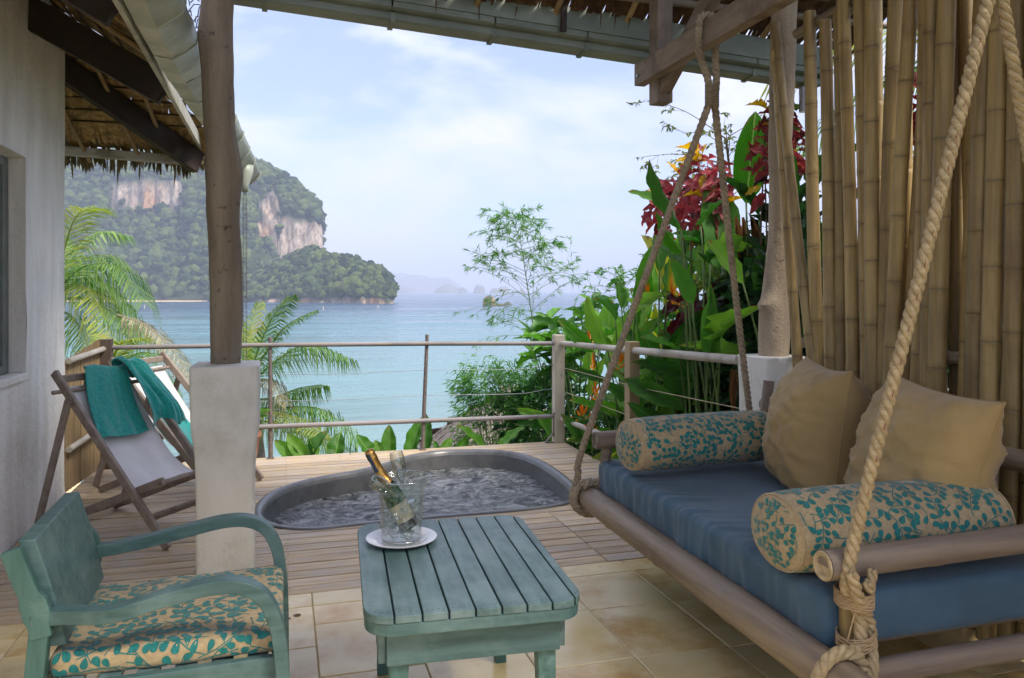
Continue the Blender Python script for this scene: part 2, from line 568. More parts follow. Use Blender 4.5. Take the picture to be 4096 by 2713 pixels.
M['sheet_dark'] = pm('grey_green_gutter', hexc('687064'), hexc('80887b'), (2, 4, 4), 0.55, c3=hexc('6a7264'), dscale=3, drange=(0.5, 0.75), rv=0.04, bump=0.2, bdist=0.006)
M['fascia'] = pm('fascia_board', hexc('aca99b'), hexc('bfbdb0'), (3, 3, 3), 0.7, c3=hexc('8f8c7e'), dscale=4, bump=0.25)
M['eave'] = pm('limed_eave_beam', hexc('a8a496'), hexc('c4c1b5'), (2, 14, 14), 0.8, c3=hexc('8a8473'), dscale=4, bump=0.4)
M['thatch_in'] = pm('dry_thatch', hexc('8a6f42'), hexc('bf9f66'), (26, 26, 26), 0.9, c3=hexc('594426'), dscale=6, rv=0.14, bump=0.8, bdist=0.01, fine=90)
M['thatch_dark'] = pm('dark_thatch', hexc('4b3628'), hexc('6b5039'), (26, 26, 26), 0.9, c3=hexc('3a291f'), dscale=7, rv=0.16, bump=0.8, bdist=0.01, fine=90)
M['thatch_grey'] = pm('weathered_thatch', hexc('6f655c'), hexc('958a80'), (10, 10, 30), 0.95, c3=hexc('57483a'), dscale=1.5, rv=0.1, bump=0.8, bdist=0.02)
M['thatch_fringe'] = pm('thatch_fringe', hexc('5d5331'), hexc('857650'), (20, 20, 4), 0.9, c3=hexc('3f3a20'), dscale=5, bump=0.5)
M['lath'] = pm('roof_lath', hexc('8d7550'), hexc('a98f66'), (10, 10, 10), 0.7, rv=0.15, bump=0.3)
M['alu'] = pm('window_frame', hexc('6d716b'), hexc('80847d'), (5, 5, 5), 0.45, metal=0.4, bump=0.1)
def thinglass(name, tint=(1, 1, 1, 1), rough=0.01, base=0.03, bump=0.0, bscale=60.0, frost=0.0):
    """thin-walled glass: clear through, mirror-like at grazing angles"""
    m, nd, ln = newmat(name)
    out = nd.new('ShaderNodeOutputMaterial')
    tr = nd.new('ShaderNodeBsdfTransparent'); tr.inputs[0].default_value = tint
    gl = nd.new('ShaderNodeBsdfGlossy'); gl.inputs['Roughness'].default_value = rough
    fr = nd.new('ShaderNodeLayerWeight'); fr.inputs['Blend'].default_value = 0.5
    pw = nd.new('ShaderNodeMath'); pw.operation = 'POWER'; pw.inputs[1].default_value = 2.6
    ln.new(fr.outputs['Facing'], pw.inputs[0])
    ad = nd.new('ShaderNodeMath'); ad.operation = 'MULTIPLY_ADD'; ad.inputs[1].default_value = 0.7; ad.inputs[2].default_value = base
    ln.new(pw.outputs[0], ad.inputs[0])
    mx = nd.new('ShaderNodeMixShader')
    ln.new(ad.outputs[0], mx.inputs[0]); ln.new(tr.outputs[0], mx.inputs[1]); ln.new(gl.outputs[0], mx.inputs[2])
    res = mx.outputs[0]
    if bump or frost:
        n = tnoise(nd, ln, coords(nd, ln, (1, 1, 1)), bscale, 5, 0.65)
    if bump:
        b = nd.new('ShaderNodeBump'); b.inputs['Strength'].default_value = bump; b.inputs['Distance'].default_value = 0.003
        ln.new(n, b.inputs['Height']); ln.new(b.outputs[0], gl.inputs['Normal']); ln.new(b.outputs[0], fr.inputs['Normal'])
    if frost:
        df = nd.new('ShaderNodeBsdfDiffuse'); df.inputs[0].default_value = (0.85, 0.87, 0.87, 1)
        rp = ramp(nd, 0.45, 0.75, (0, 0, 0, 1), (frost, frost, frost, 1)); ln.new(n, rp.inputs[0])
        m2 = nd.new('ShaderNodeMixShader')
        ln.new(rp.outputs[0], m2.inputs[0]); ln.new(res, m2.inputs[1]); ln.new(df.outputs[0], m2.inputs[2])
        res = m2.outputs[0]
    ln.new(res, out.inputs['Surface'])
    return m
M['pane'] = thinglass('window_glass', (0.72, 0.78, 0.76, 1), 0.02)
M['room'] = pm('dim_room', hexc('4a4640'), hexc('5a554d'), (3, 3, 3), 0.9)
M['terrazzo'] = pm('grey_terrazzo', hexc('595a5b'), hexc('706f6d'), (220, 220, 220), 0.3, c3=hexc('4d4e4f'), dscale=8, drange=(0.45, 0.7), bump=0.15, bdist=0.001, detail=3)
M['terracotta'] = pm('terracotta', hexc('8a5a40'), hexc('a36f50'), (12, 12, 12), 0.85, bump=0.3)
M['plate'] = pm('white_plate', hexc('d9d6d4'), hexc('e2e0de'), (3, 3, 3), 0.18, bump=0.0, spec=0.6, coat=0.4)
M['glass'] = thinglass('clear_glass', (0.96, 0.98, 0.97, 1), 0.01, 0.04)
M['bucket_glass'] = thinglass('bucket_glass', (0.95, 0.97, 0.96, 1), 0.03, 0.05, 0.25, 55, 0.22)
M['glass_flute'] = thinglass('flute_glass', (0.93, 0.95, 0.94, 1), 0.01, 0.10)
M['glass_edge'] = thinglass('glass_edge', (0.85, 0.88, 0.87, 1), 0.05, 0.35, 0.0, 60, 0.0)
M['ice'] = thinglass('ice', (0.90, 0.93, 0.94, 1), 0.06, 0.10, 0.6, 90, 0.75)
M['green_glass'] = thinglass('green_bottle_glass', (0.05, 0.42, 0.14, 1), 0.04, 0.04)
M['gold'] = pm('gold_foil', hexc('a8793a'), hexc('d3a860'), (60, 60, 25), 0.28, metal=0.9, bump=0.7, bdist=0.003)
M['label'] = pm('bottle_label', hexc('2a3b4f'), hexc('34485f'), (10, 10, 10), 0.4, bump=0.0)
M['label_cream'] = pm('cream_label', hexc('b8a98a'), hexc('cabb9b'), (10, 10, 10), 0.6, bump=0.0)
M['black'] = pm('black_label', hexc('141412'), hexc('20201c'), (10, 10, 10), 0.4, bump=0.0)
M['chain'] = pm('chain', hexc('57544c'), hexc('6e6a60'), (30, 30, 30), 0.5, metal=0.6, bump=0.0)
M['red'] = pm('red_thread', hexc('6f1820'), hexc('8a222a'), (30, 30, 30), 0.8, bump=0.0)
M['nail'] = pm('nail_head', hexc('2b2420'), hexc('3a302a'), (30, 30, 30), 0.7, bump=0.0)
M['bolt'] = pm('zinc_bolt', hexc('9a9da0'), hexc('b5b8bb'), (30, 30, 30), 0.35, metal=0.9, bump=0.0)
M['mud'] = pm('dried_stain', hexc('5a4230'), hexc('75583f'), (30, 30, 30), 0.9, bump=0.5)

# ================================================================== the setting
SEA = -13.5
def ground_z(x, y):
    if y < 7.8:
        z = -0.75
    elif y < 16:
        t = (y - 7.8) / 8.2
        z = -0.75 - 6.5 * t * t * (3 - 2 * t)
    elif y < 44:
        t = (y - 16) / 28
        z = -7.25 - 5.2 * (t * (2 - t))
    else:
        z = -12.45 - (y - 44 + 0.10 * (x - 4)) * 0.047
    if x > 3.0:
        z += 0.6 * min(1, (x - 3.0) / 6) * (1 if y < 12 else max(0, 1 - (y - 12) / 10))
    if y > 44:
        return z + 0.15 * mnoise.noise(Vector((x * 0.03, y * 0.05, 0)))
    return z + 0.22 * mnoise.noise(Vector((x * 0.35, y * 0.35, 2.0)))

def make_ground():
    xs = np.concatenate([np.linspace(-70, -8, 20), np.linspace(-7, 14, 43), np.linspace(16, 110, 24)])
    ys = np.concatenate([np.linspace(-12, 4, 6), np.linspace(5, 20, 31), np.linspace(21, 46, 22), np.linspace(50, 150, 18)])
    m = MB()
    m.grid([[(x, y, ground_z(x, y) if not (-1.6 < x < 3.2 and y < 7.3) else -0.75) for x in xs] for y in ys])
    mt, nd, ln = newmat('hillside_soil_and_sand')
    out = nd.new('ShaderNodeOutputMaterial'); bs = nd.new('ShaderNodeBsdfPrincipled')
    ln.new(bs.outputs[0], out.inputs[0])
    bs.inputs['Roughness'].default_value = 0.95
    tc = nd.new('ShaderNodeTexCoord'); sp = nd.new('ShaderNodeSeparateXYZ')
    ln.new(tc.outputs['Object'], sp.inputs[0])
    n = tnoise(nd, ln, tc.outputs['Object'], 1.4, 8, 0.7)
    soil = ramp(nd, 0.35, 0.65, hexc('2f3a1c'), hexc('5b5a36')); ln.new(n, soil.inputs[0])
    sand = ramp(nd, 0.3, 0.7, hexc('c9a675'), hexc('dcbd8e')); ln.new(n, sand.inputs[0])
    mr = nd.new('ShaderNodeMapRange')
    mr.inputs[1].default_value = -11.6; mr.inputs[2].default_value = -12.6
    ln.new(sp.outputs[2], mr.inputs[0])
    ln.new(mixc(nd, ln, mr.outputs[0], soil.outputs[0], sand.outputs[0]), bs.inputs['Base Color'])
    o = m.build('ground', mt, smooth=True)
    kind(o, 'structure')
make_ground()

def make_sea():
    mt, nd, ln = newmat('sea_water')
    out = nd.new('ShaderNodeOutputMaterial'); bs = nd.new('ShaderNodeBsdfPrincipled')
    ln.new(bs.outputs[0], out.inputs[0])
    tc = nd.new('ShaderNodeTexCoord')
    # depth of the water: shallow turquoise along the near shore, deeper blue outside the bay
    ds = nd.new('ShaderNodeVectorMath'); ds.operation = 'LENGTH'
    ln.new(tc.outputs['Object'], ds.inputs[0])
    mr = nd.new('ShaderNodeMapRange'); mr.inputs[1].default_value = 60; mr.inputs[2].default_value = 900
    ln.new(ds.outputs['Value'], mr.inputs[0])
    vec = coords(nd, ln, (0.002, 0.006, 1), rand=False)
    n0 = tnoise(nd, ln, vec, 1.0, 5, 0.6)
    ad = nd.new('ShaderNodeMath'); ad.operation = 'MULTIPLY_ADD'; ad.inputs[1].default_value = 0.35
    ln.new(n0, ad.inputs[0]); ln.new(mr.outputs[0], ad.inputs[2])
    rp = ramp(nd, 0.1, 1.15, hexc('76938c'), hexc('324f66'))
    e = rp.color_ramp.elements.new(0.45); e.color = hexc('53777d')
    ln.new(ad.outputs[0], rp.inputs[0])
    # wind lanes: paler and darker streaks across the bay
    vs_ = coords(nd, ln, (0.006, 0.05, 1), rand=False, rot=(0, 0, R(16.4)))
    ns = tnoise(nd, ln, vs_, 1.0, 6, 0.65, 0.4)
    rs = ramp(nd, 0.35, 0.65, (0.82, 0.82, 0.82, 1), (1.08, 1.08, 1.08, 1)); ln.new(ns, rs.inputs[0])
    ln.new(mixc(nd, ln, 1.0, rp.outputs[0], rs.outputs[0], 'MULTIPLY'), bs.inputs['Base Color'])
    rr2 = nd.new('ShaderNodeMapRange'); rr2.inputs[1].default_value = 0.35; rr2.inputs[2].default_value = 0.65; rr2.inputs[3].default_value = 0.12; rr2.inputs[4].default_value = 0.36
    ln.new(ns, rr2.inputs[0]); ln.new(rr2.outputs[0], bs.inputs['Roughness'])
    bs.inputs['IOR'].default_value = 1.33
    v1 = coords(nd, ln, (0.10, 0.38, 1), rand=False, rot=(0, 0, R(14)))
    w1 = tnoise(nd, ln, v1, 1.0, 6, 0.65)
    b = nd.new('ShaderNodeBump'); b.inputs['Strength'].default_value = 0.55; b.inputs['Distance'].default_value = 0.6
    ln.new(w1, b.inputs['Height']); ln.new(b.outputs[0], bs.inputs['Normal'])
    m = MB()
    rr = [0.5, 30, 60, 120, 250, 500, 1000, 2000, 4000, 8000, 14000]
    m.grid([[(r * math.cos(2 * math.pi * k / 64), r * math.sin(2 * math.pi * k / 64), SEA) for k in range(64)] for r in rr], cv=True, flip=True)
    kind(m.build('sea', mt, smooth=True), 'structure')
make_sea()

# ---- far land. FW, RT: the bearing of the bay mouth and its right hand
FW = Vector((math.sin(R(16.4)), math.cos(R(16.4)), 0))
RT = Vector((math.cos(R(16.4)), -math.sin(R(16.4)), 0))
FPX = 3123.0
def lerp_tab(tab, x):
    if x <= tab[0][0]:
        return tab[0][1]
    for (a, b), (c, d) in zip(tab, tab[1:]):
        if x <= c:
            return b + (d - b) * (x - a) / (c - a)
    return tab[-1][1]

def rockmat():
    mt, nd, ln = newmat('limestone_and_undergrowth')
    out = nd.new('ShaderNodeOutputMaterial'); bs = nd.new('ShaderNodeBsdfPrincipled')
    ln.new(bs.outputs[0], out.inputs[0]); bs.inputs['Roughness'].default_value = 0.95
    at = nd.new('ShaderNodeAttribute'); at.attribute_name = 'rock'
    v1 = coords(nd, ln, (0.05, 0.05, 0.026), rand=False)
    n1 = tnoise(nd, ln, v1, 1.0, 8, 0.7, 0.6)
    v2 = coords(nd, ln, (0.02, 0.02, 0.01), rand=False)
    n2 = tnoise(nd, ln, v2, 1.0, 5, 0.6)
    r1 = ramp(nd, 0.32, 0.66, hexc('71675d'), hexc('bcab99'))
    ln.new(n1, r1.inputs[0])
    r2 = ramp(nd, 0.5, 0.68, (0, 0, 0, 1), (1, 1, 1, 1)); ln.new(n2, r2.inputs[0])
    rock = mixc(nd, ln, r2.outputs[0], r1.outputs[0], hexc('b98d66'))
    green = ramp(nd, 0.35, 0.65, hexc('1d2a14'), hexc('35441f')); ln.new(n1, green.inputs[0])
    v3 = coords(nd, ln, (0.16, 0.16, 0.05), rand=False)
    n3 = tnoise(nd, ln, v3, 1.0, 6, 0.7, 1.0)
    r3 = ramp(nd, 0.36, 0.56, (0.42, 0.40, 0.38, 1), (1.05, 1.03, 1.0, 1)); ln.new(n3, r3.inputs[0])
    rock = mixc(nd, ln, 1.0, rock, r3.outputs[0], 'MULTIPLY')
    ln.new(mixc(nd, ln, at.outputs['Fac'], green.outputs[0], rock), bs.inputs['Base Color'])
    b = nd.new('ShaderNodeBump'); b.inputs['Strength'].default_value = 1.0; b.inputs['Distance'].default_value = 5.0
    ln.new(n1, b.inputs['Height']); ln.new(b.outputs[0], bs.inputs['Normal'])
    return mt
M['far_rock'] = rockmat()
M['forest'] = leafmat('forest_crown', hexc('1d331d'), hexc('69783a'), hexc('3c5230'), trans=0.12, rough=0.8, island=True, spec=0.1, patch=0.012)

_fn = M['forest'].node_tree
_b = _fn.nodes.new('ShaderNodeBump'); _b.inputs['Strength'].default_value = 1.0; _b.inputs['Distance'].default_value = 4.5
_fn.links.new(tnoise(_fn.nodes, _fn.links, coords(_fn.nodes, _fn.links, (1, 1, 1), rand=False), 0.45, 4, 0.7), _b.inputs['Height'])
_fn.links.new(_b.outputs[0], next(n for n in _fn.nodes if n.type == 'BSDF_PRINCIPLED').inputs['Normal'])

def hill(name, x0, x1, nx, nd_, shore, ridge, crest, prof, rockfn, label, back=0.8, nseed=0.0):
    """terrain seen over the bay: shore(b), crest(b) metres away at bearing b, ridge(b) height; prof(b, t) 0..1 up the slope"""
    vs, rock = [], []
    rows = nd_ + nd_ // 2
    xs = np.linspace(x0, x1, nx)
    for j in range(rows):
        for x in xs:
            d0, d1 = shore(x), crest(x)
            zr = ridge(x)
            u = (x - 2048) / FPX
            if j < nd_:
                t = j / (nd_ - 1)
                d = d0 + (d1 - d0) * t
                z = zr * prof(x, t)
            else:
                t = 1.0
                k = (j - nd_ + 1) / (rows - nd_)
                d = d1 + (d1 - d0) * back * k
                z = zr * (1 - k * k)
            p = (FW + RT * u) * d
            nz = fbm((p.x * 0.012 + nseed, p.y * 0.012, z * 0.004), 4)
            z2 = z + nz * 13 * min(1, z / 25)
            rk = rockfn(x, z2 / max(d, 1) * FPX, nz) if j < nd_ else 0
            if rk > 0.3:
                q = fbm((x * 0.03, z2 * 0.03, 3.0 + nseed), 5, 0.6)
                p -= FW * (q * 9)
            vs.append((p.x, p.y, SEA - 1 + z2))
            rock.append(rk)
    fs = [(j * nx + i, j * nx + i + 1, (j + 1) * nx + i + 1, (j + 1) * nx + i) for j in range(rows - 1) for i in range(nx - 1)]
    me = npmesh(name, vs, fs, 4)
    at = me.attributes.new('rock', 'FLOAT', 'POINT')
    at.data.foreach_set('value', np.array(rock, dtype=np.float32))
    me.polygons.foreach_set('use_smooth', [True] * len(me.polygons))
    o = link(name, me, M['far_rock'])
    kind(o, 'structure')
    return np.array(vs), np.array(rock), fs, rows, nx

def sm(a, b, x):
    t = min(1, max(0, (x - a) / (b - a)))
    return t * t * (3 - 2 * t)

RIDGE = [(60, 560), (280, 590), (430, 600), (600, 610), (760, 596), (880, 592), (1001, 565), (1087, 521), (1150, 489), (1213, 432), (1250, 396), (1268, 378), (1282, 330), (1291, 290), (1294, 150), (1300, 30), (1310, 8)]
def prof_massif(x, t):
    # left cliff band and the tall cliff at the right end break the even slope
    a = sm(400, 440, x) * (1 - sm(715, 765, x))
    b = sm(1000, 1050, x)
    base = t ** 0.92
    if a > 0:
        c = 0.50 * (t / 0.62) if t < 0.62 else (0.50 + 0.24 * (t - 0.62) / 0.04 if t < 0.66 else 0.74 + 0.26 * ((t - 0.66) / 0.34) ** 0.8)
        base = base * (1 - a) + c * a
    if b > 0:
        c = 0.27 * (t / 0.6) if t < 0.6 else (0.27 + 0.53 * (t - 0.6) / 0.1 if t < 0.7 else 0.80 + 0.20 * ((t - 0.7) / 0.3) ** 0.7)
        base = base * (1 - b) + c * b
    return base
def rock_massif(x, px, n):
    e = n * 16
    a = sm(425, 455, x + e) * (1 - sm(705, 745, x + e)) * sm(338, 356, px + e * 0.6) * (1 - sm(452, 474, px - 0.04 * (x - 560) + e))
    top = lerp_tab([(1005, 285), (1040, 370), (1085, 430), (1108, 405), (1130, 325), (1190, 305), (1250, 300), (1295, 310)], x)
    bot = lerp_tab([(1005, 270), (1060, 222), (1130, 145), (1170, 120), (1270, 160)], x)
    b = sm(1003, 1022, x + e * 0.4) * sm(bot - 8, bot + 10, px + e) * (1 - sm(top - 10, top + 14, px + e * 1.3))
    c = 1.0 if x > 1262 and px > 110 and px < 300 else 0
    return max(a, b * (0.2 if abs(x + 0.4 * e - 1112 - 0.1 * (px - 250)) < 5 and px > 230 else 1), c)
mv, mr_, mf, mrows, mnx = hill('island_hill', 60, 1310, 240, 90, lambda x: 1215 - 0.045 * x, lambda x: lerp_tab(RIDGE, x) / FPX * 1560, lambda x: 1560, prof_massif, rock_massif, '')

RIDGE2 = [(820, 10), (900, 30), (1000, 60), (1100, 92), (1190, 140), (1273, 168), (1340, 144), (1403, 126), (1467, 88), (1520, 66), (1548, 44), (1562, 22), (1574, 4)]
def rock_head(x, px, n):
    shore_r = (1 - sm(6, 13 + 26 * sm(1330, 1390, x) * (1 - sm(1500, 1560, x)), px + 44 - 44 + n * 8)) * sm(1000, 1100, x)
    return max(shore_r, 0.9 if (abs(x - 1338) < 14 and 62 < px + n * 12 < 92) else 0)
hv, hr_, hf, hrows, hnx = hill('headland', 820, 1574, 160, 50, lambda x: 1150 - 0.26 * max(0, x - 820), lambda x: (lerp_tab(RIDGE2, x) + 44) / FPX * (1240 - 0.2 * max(0, x - 820)) if x > 830 else 4,
                               lambda x: 1290 - 0.26 * max(0, x - 820), lambda x, t: min(1, 0.10 * sm(0, 0.03, t) + 0.9 * t ** 0.75), rock_head, '', nseed=5.0)

def crowns():
    """the woods on the far shore: thousands of crowns that read as one mass"""
    bm = bmesh.new()
    bmesh.ops.create_icosphere(bm, subdivisions=2, radius=1.0)
    bm.verts.ensure_lookup_table()
    bv = np.array([v.co[:] for v in bm.verts]); bf = np.array([[v.index for v in f.verts] for f in bm.faces])
    bm.free()
    temps = []
    for k in range(7):
        d = np.array([1.0 + 0.55 * fbm((v[0] * 1.3 + 7 * k, v[1] * 1.3, v[2] * 1.3), 3) + 0.45 * fbm((v[0] * 3.6 + 3 * k, v[1] * 3.6, v[2] * 3.6), 3) for v in bv])
        t = bv * d[:, None]
        t[:, 2] *= 0.8
        temps.append(t)
    for nm, vs, rk, nx, nd_, n, rad, zmin in (('island_forest', mv, mr_, mnx, 90, 6000, 7.0, 6), ('headland_forest', hv, hr_, hnx, 50, 2300, 5.4, 5)):
        rows = nd_ + 2
        P = vs.reshape(-1, nx, 3)[:rows]
        K = rk.reshape(-1, nx)[:rows]
        a = P[:-1, :-1]; b = P[:-1, 1:]; c = P[1:, :-1]
        area = np.linalg.norm(np.cross(b - a, c - a), axis=2)
        area *= (K[:-1, :-1] < 0.35) & (a[:, :, 2] > SEA + zmin)
        # trees stand thicker towards the viewer's side of the crest where they show
        pr = (area / area.sum()).ravel()
        pick = rng.choice(len(pr), size=n, p=pr)
        VV, FF = [], []
        base = 0
        for q in pick:
            i, j = divmod(int(q), nx - 1)
            u, v = rng.random(2)
            p = P[i, j] * (1 - u) * (1 - v) + P[i, j + 1] * u * (1 - v) + P[i + 1, j] * (1 - u) * v + P[i + 1, j + 1] * u * v
            r = rad * (0.38 + 1.05 * rng.random() ** 2.0)
            an = rng.random() * 6.28
            t = temps[rng.integers(7)]
            ca, sa = math.cos(an), math.sin(an)
            w = np.stack([t[:, 0] * ca - t[:, 1] * sa, t[:, 0] * sa + t[:, 1] * ca, t[:, 2] * (0.85 + 0.5 * rng.random())], 1) * r
            VV.append(w + p + np.array([0, 0, r * 0.45]))
            FF.append(bf + base)
            base += len(t)
        me = npmesh(nm, np.concatenate(VV), np.concatenate(FF), 3)
        kind(link(nm, me, M['forest']), 'stuff')
crowns()

def islet(name, x0, x1, prof, dist, depth, mat, rough=0.18):
    """an island in the strait: outline heights along its length, rounded off in depth"""
    m = MB()
    nu, nv = 60, 15
    P = []
    for j in range(nv):
        v = -1 + 2 * j / (nv - 1)
        row = []
        for i in range(nu):
            t = i / (nu - 1)
            x = x0 + (x1 - x0) * t
            h = lerp_tab(prof, x) / FPX * dist
            e = max(0, 1 - abs(v) ** 3) ** 0.4
            p = FW * (dist + depth * v) + RT * ((x - 2048) / FPX * dist)
            n = fbm((x * 0.03, v * 2, dist * 0.01), 4)
            row.append((p.x, p.y, SEA - 1 + h * e * (1 + rough * n)))
        P.append(row)
    m.grid(P)
    o = m.build(name, mat, smooth=True)
    kind(o, 'structure')
    return o
M['far_isle'] = pm('wooded_limestone', hexc('3d4a33'), hexc('6f6a58'), (0.01, 0.01, 0.006), 0.95, bump=0)
islet('distant_ridge', 1440, 1880, [(1440, 60), (1500, 82), (1570, 74), (1650, 70), (1710, 63), (1750, 53), (1775, 60), (1810, 47), (1832, 33), (1846, 20), (1872, 8), (1880, 0)], 9500, 700, M['far_isle'])
islet('distant_island', 1560, 1660, [(1560, 0), (1575, 20), (1610, 22), (1630, 27), (1645, 22), (1655, 8), (1660, 0)], 7000, 300, M['far_isle'])
islet('distant_island', 1748, 1848, [(1748, 0), (1756, 22), (1775, 34), (1800, 36), (1822, 24), (1840, 17), (1848, 24), (1862, 18), (1868, 0)], 6200, 250, M['far_isle'])
islet('distant_island', 1842, 1870, [(1842, 0), (1846, 20), (1856, 24), (1864, 16), (1870, 0)], 6000, 120, M['far_isle'])
islet('distant_island', 1894, 1942, [(1894, 0), (1900, 24), (1908, 34), (1922, 34), (1936, 24), (1942, 0)], 5600, 120, M['far_isle'])
islet('distant_island', 1960, 2042, [(1960, 0), (1966, 18), (1980, 22), (1990, 20), (2005, 28), (2025, 28), (2034, 18), (2042, 0)], 5200, 140, M['far_isle'])
islet('distant_island', 2044, 2130, [(2044, 0), (2052, 8), (2060, 6), (2076, 10), (2084, 22), (2090, 24), (2096, 10), (2110, 6), (2130, 0)], 5000, 120, M['far_isle'])
M['islet_rock'] = pm('islet_rock', hexc('6f5a40'), hexc('9c8058'), (0.25, 0.25, 0.2), 0.95, c3=hexc('3f4a22'), dscale=0.12, drange=(0.42, 0.56), bump=1.0, bdist=2.0)
islet('rocky_islet', 1930, 1986, [(1930, 0), (1934, 30), (1945, 38), (1962, 37), (1976, 30), (1983, 18), (1986, 0)], 830, 9, M['islet_rock'], 0.5)
islet('rocky_islet', 1984, 2052, [(1984, 8), (2000, 10), (2014, 8), (2022, 14), (2034, 17), (2046, 8), (2052, 0)], 832, 8, M['islet_rock'], 0.5)
islet('sand_bar', 440, 720, [(440, 2.0), (560, 2.6), (640, 2.4), (690, 1.8), (720, 1.3)], 805, 14, pm('pale_sand', hexc('c7a779'), hexc('d8bc92'), (0.1, 0.1, 0.1), 0.95, bump=0))
islet('beach', 250, 1000, [(250, 5.5), (600, 5.5), (900, 5), (1000, 3)], 1185, 26, bpy.data.materials['pale_sand'])
for x, d, lab in ((578, 700, 'pale mooring marker in the bay nearest the sand bar'), (1293, 640, 'pale mooring marker in the bay below the headland cliff'), (1512, 700, 'thin mooring stake standing off the headland tip')):
    p = FW * d + RT * ((x - 2048) / FPX * d)
    b = MB().tube([(p.x, p.y, SEA - 0.5), (p.x, p.y, SEA + 2.4), (p.x, p.y, SEA + 2.7)], [0.5, 0.42, 0.1], 8).build('mooring_marker', M['postwhite'])
    tag(b, lab, 'marker', 'mooring markers in the bay')

# ================================================================== terrace floor
TUBPTS = [(-0.17, 5.51), (-0.15, 5.83), (-0.05, 6.12), (0.11, 6.33), (0.34, 6.49), (0.63, 6.63), (0.90, 6.86), (1.13, 7.09), (1.43, 7.21), (1.75, 7.16),
          (2.03, 7.0), (2.17, 6.66), (2.20, 6.2), (2.16, 5.62), (2.06, 5.30), (1.90, 5.16), (1.66, 5.11), (1.40, 5.10), (0.90, 5.10), (0.46, 5.08), (0.22, 5.06), (0.04, 5.12), (-0.09, 5.26)]
TUB = [(p.x, p.y) for p in catmull([(x, y, 0) for x, y in TUBPTS], 5, closed=True)]
def tub_offset(d):
    n = len(TUB)
    out = []
    for i in range(n):
        a, b = Vector(TUB[i - 1]), Vector(TUB[(i + 1) % n])
        t = (b - a).normalized()
        nrm = Vector((t.y, -t.x))           # inward: the outline runs clockwise
        p = Vector(TUB[i]) + nrm * d
        out.append((p.x, p.y))
    return out

floor = MB().box((-1.53, -1.0, -0.08), (3.6, 4.012, -0.007)).build('terrace_floor', M['grout'])
kind(floor, 'structure')
def make_tiles():
    xs = [-1.52, -1.10, -0.69, -0.275, 0.14, 0.555, 0.97, 1.39, 1.81, 2.22, 2.63, 3.05, 3.46]
    first = {0: 3.52, 1: 3.66, 2: 3.43, 3: 3.40, 4: 3.62, 5: 3.22, 6: 3.40, 7: 3.42, 8: 3.40, 9: 3.55, 10: 3.4, 11: 3.5}
    g = 0.002
    k = 0
    for i in range(len(xs) - 1):
        a, b = xs[i], xs[i + 1]
        ys = [4.008, 3.842]
        y = first[i]
        if i == 6: y = 3.43
        if i == 5: y = 3.38
        step = 0.50
        while y > -0.9:
            ys.append(y)
            y -= step
        ys.append(-0.95)
        for y1, y0 in zip(ys, ys[1:]):
            if y1 == 4.008 and i % 2 == 0 and i > 0 and i != 4:
                continue
            aa = a
            if y1 == 4.008 and i % 2 == 1 and i != 5:
                aa = xs[i - 1] if i > 1 else a
            dz = rnd.uniform(-0.0012, 0.0012)
            MB().box((aa + g, y0 + g, -0.02), (b - g, y1 - g, dz)).build('tile', M['tile'], floor, bev=0.003, seg=1)
make_tiles()
st = MB()
for cx, cy_, r in ((-0.035, 3.76, 0.032), (0.07, 3.745, 0.022), (0.03, 3.72, 0.010)):
    ring = []
    for k in range(14):
        an = k / 14 * 6.283
        q = r * (0.75 + 0.5 * mnoise.noise(Vector((cx * 30 + math.cos(an) * 1.5, math.sin(an) * 1.5, cy_))))
        ring.append((cx + q * 1.3 * math.cos(an), cy_ + q * math.sin(an), 0.0025))
    st.add([(cx, cy_, 0.005)] + ring, [(0, 1 + k, 1 + (k + 1) % 14) for k in range(14)])
st.build('mud_stain', M['mud'], floor)

# ---- wooden deck
deck = MB()
for y in np.arange(4.06, 7.42, 0.47):
    deck.box((-1.5, y, -0.16), (-0.2, y + 0.05, -0.034))
    deck.box((2.22, y, -0.16), (2.66, y + 0.05, -0.034))
for x in (-1.35, -0.6, 2.3, 2.6):
    deck.box((x, 4.02, -0.3), (x + 0.06, 7.38, -0.162))
for x in (-1.4, 2.58):
    for y in (4.6, 7.3):
        deck.box((x, y, -1.2), (x + 0.09, y + 0.09, -0.30))
deck = deck.build('deck', M['joist'])
kind(deck, 'structure')
TUB_OUT = tub_offset(-0.012)
def tub_span(y0, y1):
    """x interval of the tub over the strip y0..y1, or None"""
    xs = []
    n = len(TUB_OUT)
    for k in range(9):
        y = y0 + (y1 - y0) * k / 8
        for i in range(n):
            (ax, ay), (bx, by) = TUB_OUT[i], TUB_OUT[(i + 1) % n]
            if (ay - y) * (by - y) < 0:
                xs.append(ax + (bx - ax) * (y - ay) / (by - ay))
    return (min(xs), max(xs)) if xs else None
def clip_board(xa, xb, y0, y1, side):
    """board whose end follows the tub's curved edge (side: -1 its right end does, 1 its left)"""
    n = len(TUB_OUT)
    def cross(y, lo):
        c = []
        for i in range(n):
            (ax, ay), (bx, by) = TUB_OUT[i], TUB_OUT[(i + 1) % n]
            if (ay - y) * (by - y) < 0:
                c.append(ax + (bx - ax) * (y - ay) / (by - ay))
        return (min(c) if lo else max(c)) if c else None
    e = []
    for k in range(7):
        y = y0 + (y1 - y0) * k / 6
        x = cross(y, side < 0)
        e.append((x, y))
    e = [(x, y) for x, y in e]
    return e
pitch, gap = 0.1125, 0.0095
y = 4.016
row = 0
nails = MB()
